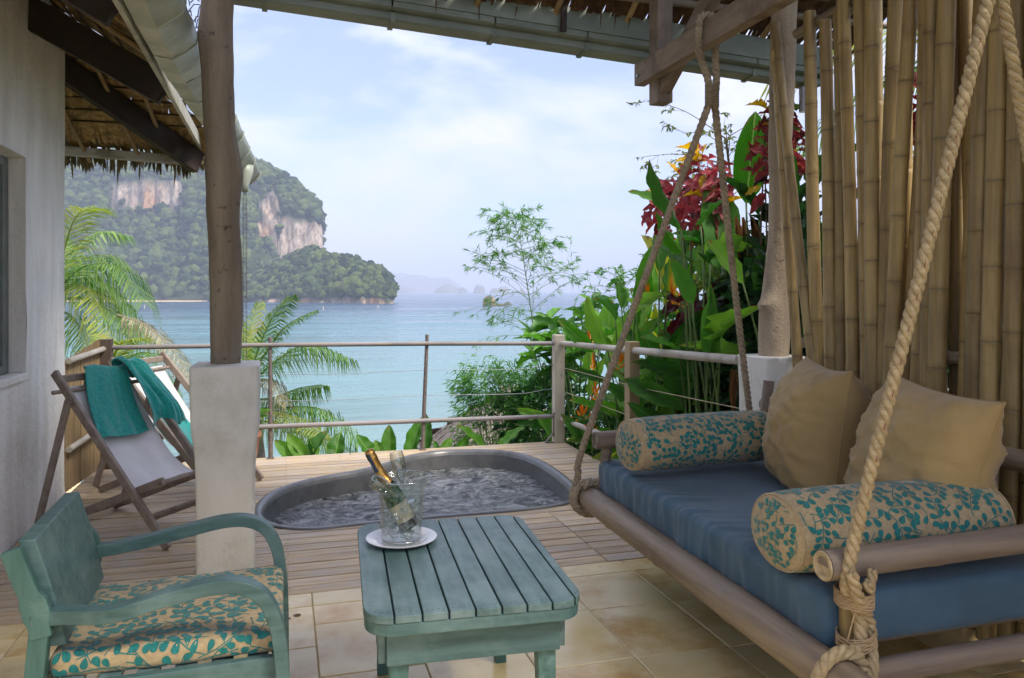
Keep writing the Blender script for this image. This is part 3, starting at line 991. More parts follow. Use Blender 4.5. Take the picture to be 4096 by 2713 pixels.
while y < 7.39:
    y0, y1 = y, y + pitch - gap * rnd.uniform(0.75, 1.3)
    sp = tub_span(y0, y1)
    segs = []
    if sp is None:
        cuts = [-1.515] + ([rnd.choice([-0.2, 0.6, 1.0])] if row % 3 else []) + ([1.74] if y < 5.05 else []) + [2.69]
        segs = [(a, b, 0) for a, b in zip(cuts, cuts[1:])]
    else:
        segs = [(-1.515, sp[0], -1), (sp[1], 2.69, 1)]
    for a, b, side in segs:
        z1 = rnd.uniform(-0.0015, 0.0015)
        yy0, yy1 = y0 + rnd.uniform(-.001, .001), y1
        m = MB()
        if side == 0:
            m.box((a + 0.002, yy0, -0.03), (b - 0.002, yy1, z1))
        else:
            e = clip_board(a, b, yy0, yy1, side)
            xs_ok = [x for x, _ in e if x is not None]
            def fill(x, yv):
                if x is not None:
                    return x
                # row only partly meets the tub: carry the board to the other half
                return (max(xs_ok) if side < 0 else min(xs_ok)) if xs_ok else (a + b) / 2
            e = [(fill(x, yv), yv) for x, yv in e]
            if any(x is None for x, _ in clip_board(a, b, yy0, yy1, side)):
                mid = 0.5 * (sp[0] + sp[1])
                e = [(x if cx is not None else mid - side * -0.001, yv) for (x, yv), (cx, _) in zip(e, clip_board(a, b, yy0, yy1, side))]
            far = a if side < 0 else b
            n = len(e)
            vs = [(x, yv, zz) for zz in (-0.03, z1) for x, yv in e] + [(far, yv, zz) for zz in (-0.03, z1) for _, yv in e]
            fs = []
            for k in range(n - 1):
                fs += [(k, k + 1, n + k + 1, n + k), (2 * n + k, 3 * n + k, 3 * n + k + 1, 2 * n + k + 1)]
                fs += [(n + k, n + k + 1, 3 * n + k + 1, 3 * n + k), (k, 2 * n + k, 2 * n + k + 1, k + 1)]
            fs += [(0, n, 3 * n, 2 * n), (n - 1, 3 * n - 1, 4 * n - 1, 2 * n - 1)]
            m.add(vs, fs)
        o = m.build('plank', M['deck'], deck, weld=(side != 0), bev=0.003 if side == 0 else 0, seg=1)
        nx = -1.38
        while nx < 2.66:
            if a + 0.03 < nx < b - 0.03:
                for q in (0.25, 0.75):
                    cx, cyy = nx + rnd.uniform(-.008, .008), yy0 + (yy1 - yy0) * q + rnd.uniform(-.005, .005)
                    ring = [(cx + 0.0042 * math.cos(k), cyy + 0.0042 * math.sin(k), z1 + 0.0012) for k in np.arange(0, 6.2, 1.05)]
                    nails.add(ring, [tuple(range(len(ring)))])
            nx += 0.47
    y += pitch
    row += 1
kind(nails.build('nail_heads', M['nail'], deck), 'stuff')

# ================================================================== plunge tub
tub = thing('plunge_tub', 'kidney-shaped grey terrazzo plunge tub sunk into the wooden deck', 'tub', (1.0, 6.0, 0))
prof = [(-0.012, -0.05), (-0.012, 0.006), (-0.006, 0.012), (0.006, 0.015), (0.022, 0.014), (0.034, 0.006), (0.043, -0.010), (0.052, -0.03), (0.066, -0.2), (0.11, -0.6)]
rows = [[(x, yv, z) for x, yv in tub_offset(d)] for d, z in prof]
MB().grid(rows[:8], cv=True).build('rim', M['terrazzo'], tub, smooth=50)
bas = MB().grid(rows[7:], cv=True)
bas.add([(x, yv, -0.6) for x, yv in tub_offset(0.11)], [tuple(range(len(TUB)))])
bas.build('basin', M['terrazzo'], tub, smooth=50)
def make_tubwater():
    outer = tub_offset(0.058)
    c1, c2 = Vector((0.62, 5.8)), Vector((1.35, 6.1))
    m = MB()
    nr = 60
    rows = []
    for i in range(nr + 1):
        t = i / nr
        row = []
        for (x, yv) in outer:
            cc = c1 if x < 0.7 else (c1.lerp(c2, min(1, (x - 0.7) / 0.6)))
            px, py = x + (cc.x - x) * t, yv + (cc.y - yv) * t
            r = math.hypot(px - 0.85, py - 5.9)
            e = min(1, t * 9)
            z = 0.021 * fbm((px * 3.2 + 0.4 * math.sin(py * 5), py * 4.4, 0.3), 4, 0.6) + 0.007 * fbm((px * 11, py * 15, 1), 3) * (0.6 + 0.8 * max(0, 1 - abs(r - 0.45)))
            row.append((px, py, -0.150 + z * (0.35 + 0.65 * e)))
        rows.append(row)
    m.grid(rows, cv=True)
    mt, nd, ln = newmat('churning_tub_water')
    out = nd.new('ShaderNodeOutputMaterial'); bs = nd.new('ShaderNodeBsdfPrincipled')
    ln.new(bs.outputs[0], out.inputs[0])
    v = coords(nd, ln, (1, 1.4, 1), rand=False)
    n1 = tnoise(nd, ln, v, 5.5, 12, 0.78, 1.6)
    rp = ramp(nd, 0.43, 0.72, hexc('262a2b'), hexc('b2b5b2'))
    ln.new(n1, rp.inputs[0])
    ln.new(rp.outputs[0], bs.inputs['Base Color'])
    n2 = tnoise(nd, ln, v, 22, 8, 0.62, 1.4)
    b = nd.new('ShaderNodeBump'); b.inputs['Strength'].default_value = 0.5; b.inputs['Distance'].default_value = 0.02
    ln.new(n2, b.inputs['Height']); ln.new(b.outputs[0], bs.inputs['Normal'])
    bs.inputs['Roughness'].default_value = 0.07
    bs.inputs['IOR'].default_value = 1.33
    o = m.build('water', mt, smooth=True)
    kind(o, 'structure')
make_tubwater()

# ================================================================== columns
def log_path(pts, rad, n=14, seed=0, knots=()):
    """an uneven tree trunk: rings whose radius wanders, with knots"""
    P = catmull(pts, 7)
    fr = frames(P)
    m = MB()
    rows = []
    L = len(P)
    for i, p in enumerate(P):
        t = i / (L - 1)
        r0 = lerp_tab(rad, t)
        row = []
        for k in range(n):
            a = 2 * math.pi * k / n
            d = Vector((math.cos(a), math.sin(a), 0))
            q = r0 * (1 + 0.10 * fbm((d.x * 1.1 + seed, d.y * 1.1, p.z * 1.6), 3) + 0.05 * mnoise.noise(Vector((d.x * 4, d.y * 4, p.z * 9 + seed))))
            for kz, ka, kr, kw in knots:
                q += kr * math.exp(-((p.z - kz) / kw) ** 2 - ((((a - ka + math.pi) % (2 * math.pi)) - math.pi) / 0.5) ** 2)
            row.append(p + d * q)
        rows.append(row)
    m.grid(rows, cv=True)
    m.add(rows[-1], [tuple(range(n))])
    m.add(rows[0], [tuple(range(n - 1, -1, -1))])
    return m

def plinth(x0, x1, y0, y1, z, bulge=0.012, seed=0):
    m = MB()
    rows = []
    for i in range(19):
        t = i / 18
        g = 0.010 * (t - 0.5) * 2 + bulge * math.sin(t * 9 + seed) * 0.3 + (0.012 * sm(0.58, 0.66, t))
        if i == 18: g -= 0.008
        zz = z * min(1, i / 17) if i < 18 else z + 0.006
        a, b, c, d = x0 - g, x1 + g, y0 - g, y1 + g
        r = 0.018
        row = []
        for cx, cyv, a0 in ((b - r, d - r, 0), (a + r, d - r, 90), (a + r, c + r, 180), (b - r, c + r, 270)):
            for k in range(4):
                an = R(a0 + 30 * k)
                w = 0.004 * mnoise.noise(Vector((cx * 5 + seed, cyv * 5, zz * 3)))
                row.append((cx + (r + w) * math.cos(an), cyv + (r + w) * math.sin(an), zz))
        rows.append(row)
    m.grid(rows, cv=True)
    m.add(rows[-1], [tuple(range(16))])
    return m
def column(loc, label, px, pts, rad, mat, knots, seed):
    t = thing('column', label, 'column', loc)
    plinth(*px, seed=seed).build('plinth', M['plinth'], t, smooth=35)
    log_path(pts, rad, 16, seed, knots).build('log_post', mat, t, smooth=50)
    return t
column((-0.28, 4.36, 0), 'left column, a brown knotted log on a tall whitewashed plinth', (-0.425, -0.135, 4.22, 4.51, 1.115),
       [(-0.285, 4.40, 1.11), (-0.285, 4.40, 1.5), (-0.30, 4.40, 1.9), (-0.305, 4.40, 2.2), (-0.325, 4.40, 2.55), (-0.325, 4.40, 3.0), (-0.32, 4.40, 3.5)],
       [(0, 0.078), (0.3, 0.081), (0.45, 0.088), (0.55, 0.080), (1, 0.082)], M['log'], ((2.13, 0.0, 0.02, 0.12), (2.85, 3.2, 0.018, 0.1)), 1.0)
column((2.84, 4.10, 0), 'right column, a pale forked log on a white plinth by the bamboo screen', (2.72, 2.99, 3.95, 4.23, 1.105),
       [(2.862, 4.10, 1.10), (2.87, 4.10, 1.35), (2.89, 4.10, 1.6), (2.905, 4.10, 1.9), (2.91, 4.10, 2.4), (2.93, 4.10, 2.9), (2.95, 4.10, 3.6)],
       [(0, 0.088), (0.1, 0.092), (0.25, 0.082), (0.5, 0.066), (1, 0.078)], M['log_pale'], ((1.42, 3.5, 0.05, 0.04), (1.40, 3.3, 0.015, 0.12)), 4.0)

# ================================================================== house on the left
house = thing('house', 'white plastered house with a thatched roof and a window at the left edge', 'house', (-3.4, 4.0, 0))
WX = -1.53
def make_wall():
    def wob(y, z):
        return WX + 0.014 * fbm((y * 1.1, z * 1.1, 4), 4) - 0.002
    ys = [0.9 + (6.5 - 0.9) * k / 70 for k in range(71)]
    zs = [-0.7 + 4.5 * k / 56 for k in range(57)]
    wy0, wy1, wz0, wz1 = 3.9, 5.50, 1.0, 2.33
    def snap(a, lo, hi):
        a = sorted(a)
        for t in (lo, hi):
            k = min(range(len(a)), key=lambda i: abs(a[i] - t))
            a[k] = t
        return a
    ys, zs = snap(ys, wy0, wy1), snap(zs, wz0, wz1)
    m = MB()
    idx = {}
    vs, fs = [], []
    for i, yv in enumerate(ys):
        for j, z in enumerate(zs):
            rr = 0.02 * max(0, (yv - 6.47) / 0.03) ** 2
            vs.append((wob(yv, z) - rr, yv + (0.012 * mnoise.noise(Vector((0, z * 2.5, 1))) if i == 70 else 0), z))
    n = len(zs)
    for i in range(len(ys) - 1):
        for j in range(n - 1):
            if ys[i] >= wy0 - 1e-6 and ys[i + 1] <= wy1 + 1e-6 and zs[j] >= wz0 - 1e-6 and zs[j + 1] <= wz1 + 1e-6:
                continue
            fs.append((i * n + j, (i + 1) * n + j, (i + 1) * n + j + 1, i * n + j + 1))
    m.add(vs, fs)
    m.build('wall', M['wall'], house, smooth=60)
    e = MB()
    e.grid([[(WX - 0.02 - 3.6 * k / 10, 6.5 + 0.012 * mnoise.noise(Vector((k * 0.3 if k else 0, z * 2.5, 1))), z) for z in zs] for k in range(11)])
    e.box((-5.12, 0.9, -0.7), (-5.0, 6.5, 3.8))
    e.box((-5.1, 0.78, -0.7), (WX - 0.03, 0.9, 3.8))
    e.build('wall', M['wall'], house, smooth=40)
    w = thing('window', '', '', (WX - 0.1, 4.7, 1.66))
    del w['label'], w['category']
    w.parent = house
    w.location = Vector((WX - 0.1, 4.7, 1.66)) - house.location
    r = MB()
    xo, xi = WX + 0.004, WX - 0.085
    r.add([(xo, wy1, wz0), (xi, wy1 - 0.015, wz0), (xi, wy1 - 0.015, wz1), (xo, wy1, wz1)], [(0, 1, 2, 3)])
    r.add([(xo, wy0, wz0), (xi, wy0, wz0), (xi, wy0, wz1), (xo, wy0, wz1)], [(3, 2, 1, 0)])
    r.add([(xo, wy0, wz1), (xi, wy0, wz1 - 0.01), (xi, wy1, wz1 - 0.01), (xo, wy1, wz1)], [(3, 2, 1, 0)])
    r.build('reveal', M['wall'], w, solid=0)
    MB().box((xi, wy0, wz0 - 0.05), (WX + 0.018, wy1 + 0.004, wz0 - 0.002)).build('sill', M['wall'], w, bev=0.008)
    f = MB()
    for a, b in (((xi - 0.05, wy1 - 0.115, wz0), (xi - 0.002, wy1 - 0.016, wz1 - 0.012)), ((xi - 0.05, wy0, wz0), (xi - 0.002, wy0 + 0.07, wz1 - 0.012)),
                 ((xi - 0.05, wy0 + 0.07, wz1 - 0.07), (xi - 0.002, wy1 - 0.115, wz1 - 0.012)), ((xi - 0.05, wy0 + 0.07, wz0), (xi - 0.002, wy1 - 0.115, wz0 + 0.05))):
        f.box(a, b)
    f.box((xi - 0.04, wy1 - 0.16, wz0 + 0.05), (xi - 0.012, wy1 - 0.118, wz1 - 0.07))
    f.box((xi - 0.04, 4.66, wz0 + 0.05), (xi - 0.012, 4.74, wz1 - 0.07))
    f.build('frame', M['alu'], w, bev=0.003)
    MB().box((xi - 0.035, wy0 + 0.06, wz0 + 0.04), (xi - 0.029, wy1 - 0.11, wz1 - 0.06)).build('pane', M['pane'], w)
    MB().box((-4.9, 1.1, -0.05), (xi - 0.6, 6.3, 0.0)).build('room_floor', M['room'], house)
make_wall()

# ---- thatch: rows of overlapping palm-leaf strips on a lath
def thatch_row(a, b, down, nrm, length, wid, seed, jag=0.08, miss=0.0, curl=0.02):
    """strips hung along a..b pointing 'down' the slope"""
    rr = random.Random(seed)
    a, b, down, nrm = Vector(a), Vector(b), Vector(down).normalized(), Vector(nrm).normalized()
    L = (b - a).length
    t = (b - a) / L
    m = MB()
    x = 0.0
    while x < L:
        w = wid * rr.uniform(0.6, 1.3)
        if rr.random() >= miss:
            l = length * (1 + rr.uniform(-jag, jag))
            o = a + t * x + nrm * rr.uniform(-0.006, 0.006)
            sk = t * rr.uniform(-0.025, 0.025)
            q = nrm * rr.uniform(-curl, curl)
            p1 = o + down * (l * 0.5) + sk * 0.5 + nrm * 0.004
            p2 = o + down * l + sk + q
            tw = t * w
            ed = nrm * rr.uniform(-0.006, 0.006)
            tip = t * (w * rr.uniform(0.15, 0.6))
            m.add([o, o + tw + ed, p1, p1 + tw + ed, p2 + (tw - tip) * 0.5, p2 + (tw + tip) * 0.5], [(0, 1, 3, 2), (2, 3, 5, 4)])
        x += w * rr.uniform(0.72, 0.95)
    return m

M['lath_dark'] = pm('thatch_lath', hexc('3d2f20'), hexc('5a4630'), (10, 10, 10), 0.9, rv=0.2, bump=0)
def lath_row(a, b, nrm):
    a, b, nrm = Vector(a), Vector(b), Vector(nrm).normalized()
    return MB().tube([a - nrm * 0.012, a.lerp(b, 0.5) - nrm * 0.014, b - nrm * 0.012], 0.008, 5)

roof = thing('roof', '', '', (-2.6, 5.0, 2.8))
del roof['label'], roof['category']
roof.parent = house
roof.location = Vector((-2.6, 5.0, 2.8)) - house.location
EX, EZ = -0.66, 2.93           # side eave (runs with the wall), height of the thatch there
EY, EZ2 = 7.46, 2.665           # far eave over the end of the deck
SL = 0.66                      # fall per metre
def side_pt(x, y): return Vector((x, y, EZ + (EX - x) * SL))
def end_pt(x, y): return Vector((x, y, EZ2 + (EY - y) * SL * 0.92))
def hip_y(x): return EY - (EX - x) * 0.92         # where the two slopes meet
sn = Vector((SL, 0, 1)).normalized(); sd = Vector((1, 0, -SL)).normalized()
en = Vector((0, SL * .92, 1)).normalized(); edn = Vector((0, 1, -SL * .92)).normalized()
k = 0
x = EX + 0.02
while x > -4.2:
    ya, yb = 0.9, hip_y(x) + 0.08
    thatch_row(side_pt(x - 0.40, ya), side_pt(x - 0.40, yb), sd, sn, 0.46, 0.05, 100 + k, 0.1).build('thatch_row', M['thatch_in'], roof)
    lath_row(side_pt(x - 0.40, ya), side_pt(x - 0.40, yb), sn).build('lath', M['lath_dark'], roof)
    x -= 0.115
    k += 1
k = 0
yv = EY + 0.02
while yv > 4.3:
    xa = -3.9
    xb = EX - (EY - yv) / 0.92 + 0.1
    if xb > xa:
        thatch_row(end_pt(xa, yv - 0.40), end_pt(xb, yv - 0.40), edn, en, 0.46, 0.05, 300 + k, 0.1).build('thatch_row', M['thatch_in'], roof)
        lath_row(end_pt(xa, yv - 0.40), end_pt(xb, yv - 0.40), en).build('lath', M['lath_dark'], roof)
    yv -= 0.115
    k += 1
# outer weathered coat that sheds the rain
top = MB()
top.grid([[side_pt(EX - 3.5 * i / 6, 0.8 + (hip_y(EX - 3.5 * i / 6) - 0.8) * j / 10) + sn * 0.10 for j in range(11)] for i in range(7)])
top.grid([[end_pt(-4.2 + (EX - (EY - (EY - 3.3 * i / 6)) / 0.92 + 4.2) * j / 10, EY - 3.3 * i / 6) + en * 0.10 for j in range(11)] for i in range(7)])
top.add([(-4.16, 0.8, 5.34), (-4.16, 4.4, 5.34), (-7.2, 4.4, 3.2), (-7.2, 0.8, 3.2)], [(0, 1, 2, 3)])
top.build('thatch_coat', M['thatch_grey'], roof)
# ragged fringe along the far eave
fr_ = MB()
for q in range(210):
    x = -2.6 + 2.0 * rnd.random()
    l = 0.06 + 0.14 * max(0.0, 0.5 + fbm((x * 4.0, 0, 0), 3)) + (0.10 if rnd.random() < 0.05 else 0)
    w = rnd.uniform(0.008, 0.026)
    o = Vector((x, EY + rnd.uniform(-0.03, 0.05), EZ2 + 0.015 + rnd.uniform(-0.02, 0.02)))
    t2 = Vector((rnd.uniform(-.03, .03), rnd.uniform(-.01, .05), -l))
    fr_.add([o, o + Vector((w, 0, 0.0)), o + t2 * 0.6 + Vector((w * 1.0, 0.01, 0)), o + t2 + Vector((w * 0.5, 0, 0)), o + t2 * 0.6 + Vector((0, 0.01, 0))], [(0, 1, 2, 3, 4)])
kind(fr_.build('thatch_fringe', M['thatch_fringe'], roof), 'stuff')
# timbers
for y0 in (5.56, 4.0, 2.4):
    MB().bar((-2.6, y0 + 0.12, 3.86), (-0.72, y0 - 0.06, 2.80), 0.055, 0.20, up=sn).build('rafter', M['dark_beam'], roof, bev=0.004)
MB().bar((-2.9, 5.15, 3.99), (-0.70, 7.33, 2.62), 0.07, 0.19, up=(0.3, 0.3, 1)).build('hip_rafter', M['dark_beam'], roof, bev=0.004)
MB().bar((-2.9, 7.30, 2.72), (-0.74, 7.34, 2.64), 0.09, 0.075).build('eave_beam', M['eave'], roof, bev=0.012)
for x, dx in ((-1.62, 0.05), (-1.22, 0.06), (-0.98, 0.05)):
    zz = end_pt(x, 6.5).z
    MB().tube([(x - dx * 3, 6.2, end_pt(x, 6.2).z - 0.05), (x + dx, EY - 0.06, EZ2 - 0.06)], 0.017, 8).build('batten', M['lath'], roof, smooth=50)
for y0 in (6.35, 6.0, 5.2, 4.7, 4.3):
    MB().tube([(-2.4, y0 + 0.15, side_pt(-2.4, 0).z - 0.05), (-1.5, y0 + 0.08, side_pt(-1.5, 0).z - 0.045), (-0.72, y0, EZ - 0.03)], 0.019, 8).build('batten', M['lath'], roof, smooth=50)
# fascia with the sheet-metal gutter
MB().bar((-0.69, 0.9, 2.80), (-0.69, 7.42, 2.80), 0.025, 0.10).build('fascia', M['fascia'], roof, bev=0.003)
gut = thing('gutter', '', '', (-0.5, 5.0, 2.85))
del gut['label'], gut['category']
gut.parent = house
gut.location = Vector((-0.5, 5.0, 2.85)) - house.location
GP = [(0.9, -0.47, 2.93), (3.4, -0.465, 2.92), (4.2, -0.452, 2.905), (5.0, -0.440, 2.90), (5.8, -0.40, 2.90), (6.4, -0.36, 2.89), (7.2, -0.30, 2.82), (8.25, -0.215, 2.70)]
def gut_at(y):
    for (a, b, c), (d, e, f) in zip(GP, GP[1:]):
        if y <= d:
            t = (y - a) / (d - a)
            return b + (e - b) * t, c + (f - c) * t
    return GP[-1][1:]
cuts = [0.9, 2.0, 3.0, 3.55, 4.05, 4.55, 5.05, 5.55, 6.05, 6.5, 6.95, 7.4, 7.8, 8.25]
for i, (ya, yb) in enumerate(zip(cuts, cuts[1:])):
    m = MB()
    rows = []
    lift = (i % 2) * 0.004
    for j in range(9):
        t = j / 8
        yy = ya + (yb - ya + 0.02) * t
        xo, zt = gut_at(min(yy, 8.25))
        xin = max(-0.668, xo - 0.215) if yy < 6.8 else xo - 0.17
        zi = 2.80 - 0.035 + (zt - 2.90) * 0.9
        dent = 0.018 * fbm((yy * 4.1, 0.2, i * 0.7), 3) * (1 if yy < 6.2 else 0.35)
        d2 = 0.02 * fbm((yy * 3.3, 5.2, i), 3) * (1 if yy < 6.2 else 0.3)
        lp = lift + (0.012 if j in (0, 8) and yy < 5.6 else 0)
        w_ = xo - xin
        prof_ = [(xin, zi + 0.07), (xin, zi), (xin + w_ * 0.45, zi - 0.012), (xin + w_ * 0.52, zi + 0.0), (xin + w_ * 0.72 + dent, zi + 0.03 + d2), (xo - 0.012 + dent, zi + 0.075), (xo + dent * 0.7, zt - 0.03 + d2), (xo + 0.004 + d2, zt + lp), (xo - 0.02, zt + 0.012 + lp), (xo - 0.03, zt - 0.02)]
        rows.append([(px, yy, pz - lp * 0.4) for px, pz in prof_])
    m.grid(rows)
    m.build('gutter_section', M['sheet'], gut, smooth=32)
    # folded seam that joins this length to the next
    xo, zt = gut_at(min(yb, 8.24))
    zi = 2.80 - 0.035 + (zt - 2.90) * 0.9
    xin = max(-0.668, xo - 0.215) if yb < 6.8 else xo - 0.17
    w_ = xo - xin
    s = MB()
    s.tube([(xin + w_ * 0.45, yb, zi - 0.016), (xin + w_ * 0.72, yb, zi + 0.024), (xo - 0.004, yb, zi + 0.07), (xo + 0.008, yb, zt - 0.02), (xo + 0.008, yb, zt + 0.01)], 0.006, 6)
    s.build('seam', M['sheet'], gut, smooth=50)
sx = -0.335
MB().lathe([(0.075, 0.0), (0.07, -0.07), (0.03, -0.19), (0.022, -0.25)], 10, (sx, 7.72, 2.68)).build('spout', M['sheet'], gut, smooth=40, solid=0.003)
MB().add([(-0.385, 8.265, 2.64), (-0.22, 8.265, 2.66), (-0.21, 8.265, 2.71), (-0.385, 8.265, 2.71)], [(0, 1, 2, 3)]).build('end_cap', M['sheet'], gut, solid=0.004)
tw = MB()
for k in range(16):
    p = Vector((-0.45 + rnd.uniform(-.02, .03), 4.15 + 0.05 * k * rnd.uniform(.8, 1.2), 2.94))
    q = p + Vector((rnd.uniform(-0.02, 0.07), rnd.uniform(-.03, .03), rnd.uniform(0.0, 0.07)))
    tw.tube([p, (p + q) / 2 + Vector((0, 0, 0.02)), q], 0.003, 5)
kind(tw.build('twigs', M['postdark'], gut), 'stuff')
ch = MB()
for s_ in (0, 1):
    z = 2.43
    k = 0
    while z > 0.55:
        cx, cyv = sx + (0.013 if s_ else -0.013) * (1 if z < 2.40 else 0.5), 7.72
        ring = []
        for q in range(9):
            an = q / 8 * 6.283
            a, b = 0.0065 * math.cos(an), 0.015 * math.sin(an)
            ring.append((cx + (a if k % 2 else 0), cyv + (0 if k % 2 else a), z + b))
        ch.tube(ring, 0.0022, 4, cap=False)
        z -= 0.023
        k += 1
tag(ch.build('rain_chain', M['chain'], smooth=True), 'thin metal rain chain hanging from the gutter spout beside the left column', 'chain')

# ================================================================== pavilion roof over the terrace
pav = thing('pavilion_roof', 'dark thatched roof over the terrace with a grey-green gutter along its edge', 'roof', (1.6, 2.6, 3.2))
PE = 4.62
def pav_z(y): return 3.20 + (PE - y) * 0.56
pd = Vector((0, 1, -0.56)).normalized(); pn = Vector((0, 0.56, 1)).normalized()
yv = PE + 0.10
k = 0
while yv > -1.5:
    y0 = yv - 0.44
    ms = 0.06 if k == 0 else (0.02 if k < 3 else 0.0)
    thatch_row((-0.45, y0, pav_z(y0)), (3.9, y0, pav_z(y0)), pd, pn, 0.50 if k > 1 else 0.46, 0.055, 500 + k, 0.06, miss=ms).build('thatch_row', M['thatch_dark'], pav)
    lath_row((-0.45, y0, pav_z(y0)), (3.9, y0, pav_z(y0)), pn).build('lath', M['lath_dark'], pav)
    yv -= 0.15
    k += 1
pc = MB()
pc.grid([[(-0.45 + 4.35 * i / 8, -1.9 + (PE - 0.40 + 1.9) * j / 8, pav_z(-1.9 + (PE - 0.40 + 1.9) * j / 8) + 0.09) for j in range(9)] for i in range(9)])
pc.build('thatch_coat', M['thatch_grey'], pav)
for y0 in (4.36, 3.96, 3.5, 2.9, 2.3, 1.6):
    MB().tube([(-0.5, y0, pav_z(y0) - 0.045), (1.5, y0 + 0.015, pav_z(y0) - 0.05), (3.95, y0, pav_z(y0) - 0.045)], [0.022, 0.026, 0.021] if y0 > 4.2 else [0.034, 0.036, 0.03], 9).build('purlin', M['pole_x'], pav, smooth=50)
for x in (-0.38, 0.1, 0.62, 1.12, 1.62, 2.1, 2.6, 3.1, 3.6):
    dx = rnd.uniform(-0.05, 0.05)
    MB().tube([(x, PE - 0.02, pav_z(PE) - 0.012), (x + dx, -0.2, pav_z(-0.2) - 0.012)], 0.020, 8).build('batten', M['lath'], pav, smooth=50)
# eave gutter: falls towards the right
def pg(x): return 3.135 - 0.054 * (x + 0.2)
gxs = [-0.42, -0.10, 0.62, 1.24, 1.84, 2.46, 3.06, 3.60]
for a, b in zip(gxs, gxs[1:]):
    m = MB()
    rows = []
    for j in range(3):
        x = a + (b - a) * j / 2 - (0.01 if j == 0 else 0)
        z = pg(x)
        rows.append([(x, y_, z + dz) for y_, dz in ((4.55, 0.16), (4.55, 0.065), (4.565, 0.055), (4.60, 0.05), (4.60, 0.01), (4.61, 0.0), (4.72, -0.004), (4.735, 0.008), (4.75, 0.12), (4.74, 0.124))])
    m.grid(rows)
    m.build('gutter_section', M['sheet_dark'], pav, solid=0.002)
    if b < 3.5:
        s = MB()
        z = pg(b) - 0.003
        s.add([(b - 0.012, 4.594, z + 0.05), (b + 0.018, 4.594, z + 0.05), (b - 0.012, 4.597, z), (b + 0.018, 4.597, z), (b - 0.012, 4.739, z - 0.006), (b + 0.018, 4.739, z - 0.006), (b - 0.012, 4.757, z + 0.11), (b + 0.018, 4.757, z + 0.11)],
              [(0, 1, 3, 2), (2, 3, 5, 4), (4, 5, 7, 6)])
        s.build('joint_strap', M['sheet_dark'], pav, solid=0.003)
fb = MB()
fb.add([(-0.44, 4.54, pg(-0.44) + 0.10), (3.6, 4.54, pg(3.6) + 0.10), (3.6, 4.54, pg(3.6) + 0.24), (-0.44, 4.54, pg(-0.44) + 0.24)], [(0, 1, 2, 3)])
fb.build('fascia', M['sheet_dark'], pav, solid=0.012)

MB().tube([(3.50, 4.67, pg(3.5) + 0.02), (3.50, 4.67, pg(3.5) - 0.18)], 0.03, 10).build('downspout', M['bolt'], pav, smooth=40)
hb = MB().bar((1.66, 4.50, 3.34), (1.66, 4.52, 3.10), 0.035, 0.02)
hb.build('gutter_hanger', M['dark_beam'], pav)
tf = MB()
for q in range(22):
    x = -0.4 + 4.2 * rnd.random()
    if rnd.random() < 0.3: x = rnd.choice([3.05, 3.25, 3.5, 3.9]) + rnd.uniform(-.1, .1)
    o = Vector((x, 4.50 + rnd.uniform(-.04, .05), 3.22))
    l = rnd.uniform(0.02, 0.12)
    tf.add([o, o + Vector((0.012, 0, 0)), o + Vector((0.006 + rnd.uniform(-.01, .01), 0.01, -l))], [(0, 1, 2)])
kind(tf.build('thatch_fringe', M['thatch_dark'], pav), 'stuff')

# ---- swing frame that carries the hanging daybed
sf = thing('swing_frame', 'sawn timber swing frame of beam, hanging post and brace under the roof', 'beam', (2.1, 3.0, 2.9))
BX = 2.06
MB().box((BX - 0.0, 0.6, 2.752), (BX + 0.07, 4.36, 2.882)).build('beam', M['beam'], sf, bev=0.005)
MB().box((BX + 0.072, 4.19, 2.625), (BX + 0.172, 4.305, 3.55)).build('hanging_post', M['beam_z'], sf, bev=0.005)
MB().bar((BX + 0.122, 4.23, 2.70), (BX + 0.122, 3.20, 3.36), 0.07, 0.09).build('brace', M['beam'], sf, bev=0.004)
MB().box((BX + 0.072, 1.2, 2.70), (BX + 0.172, 1.32, 4.8)).build('hanging_post', M['beam_z'], sf, bev=0.005)
MB().tube([(BX - 0.012, 4.30, 2.80), (BX + 0.01, 4.30, 2.80)], 0.010, 8).build('bolt', M['bolt'], sf)

# ================================================================== bamboo screen
scr = thing('bamboo_screen', 'screen of upright dry bamboo poles along the right side behind the daybed', 'screen', (2.85, 2.6, 0))
PO = [(4.01, 3.908, 2.93), (3.996, 3.816, 3.10), (3.765, 3.715, 3.085), (3.631, 3.595, 2.99), (3.538, 3.526, 3.02), (3.471, 3.438, 3.10), (3.363, 3.347, 3.4), (3.241, 3.251, 3.4), (3.13, 3.173, 3.4), (3.017, 3.084, 3.4),
      (2.948, 3.017, 2.80), (2.926, 2.956, 2.86), (2.86, 2.881, 3.4), (2.769, 2.816, 3.4), (2.664, 2.72, 3.4), (2.61, 2.640, 3.4), (2.545, 2.565, 3.4), (2.471, 2.481, 3.4), (2.39, 2.40, 3.4), (2.31, 2.32, 3.4), (2.22, 2.22, 3.4), (2.13, 2.14, 3.4), (2.04, 2.05, 3.4), (1.95, 1.95, 3.4), (1.86, 1.86, 3.4), (1.77, 1.77, 3.4), (1.68, 1.67, 3.4)] + [(1.59 - 0.085 * k, 1.59 - 0.085 * k, 3.4) for k in range(24)]
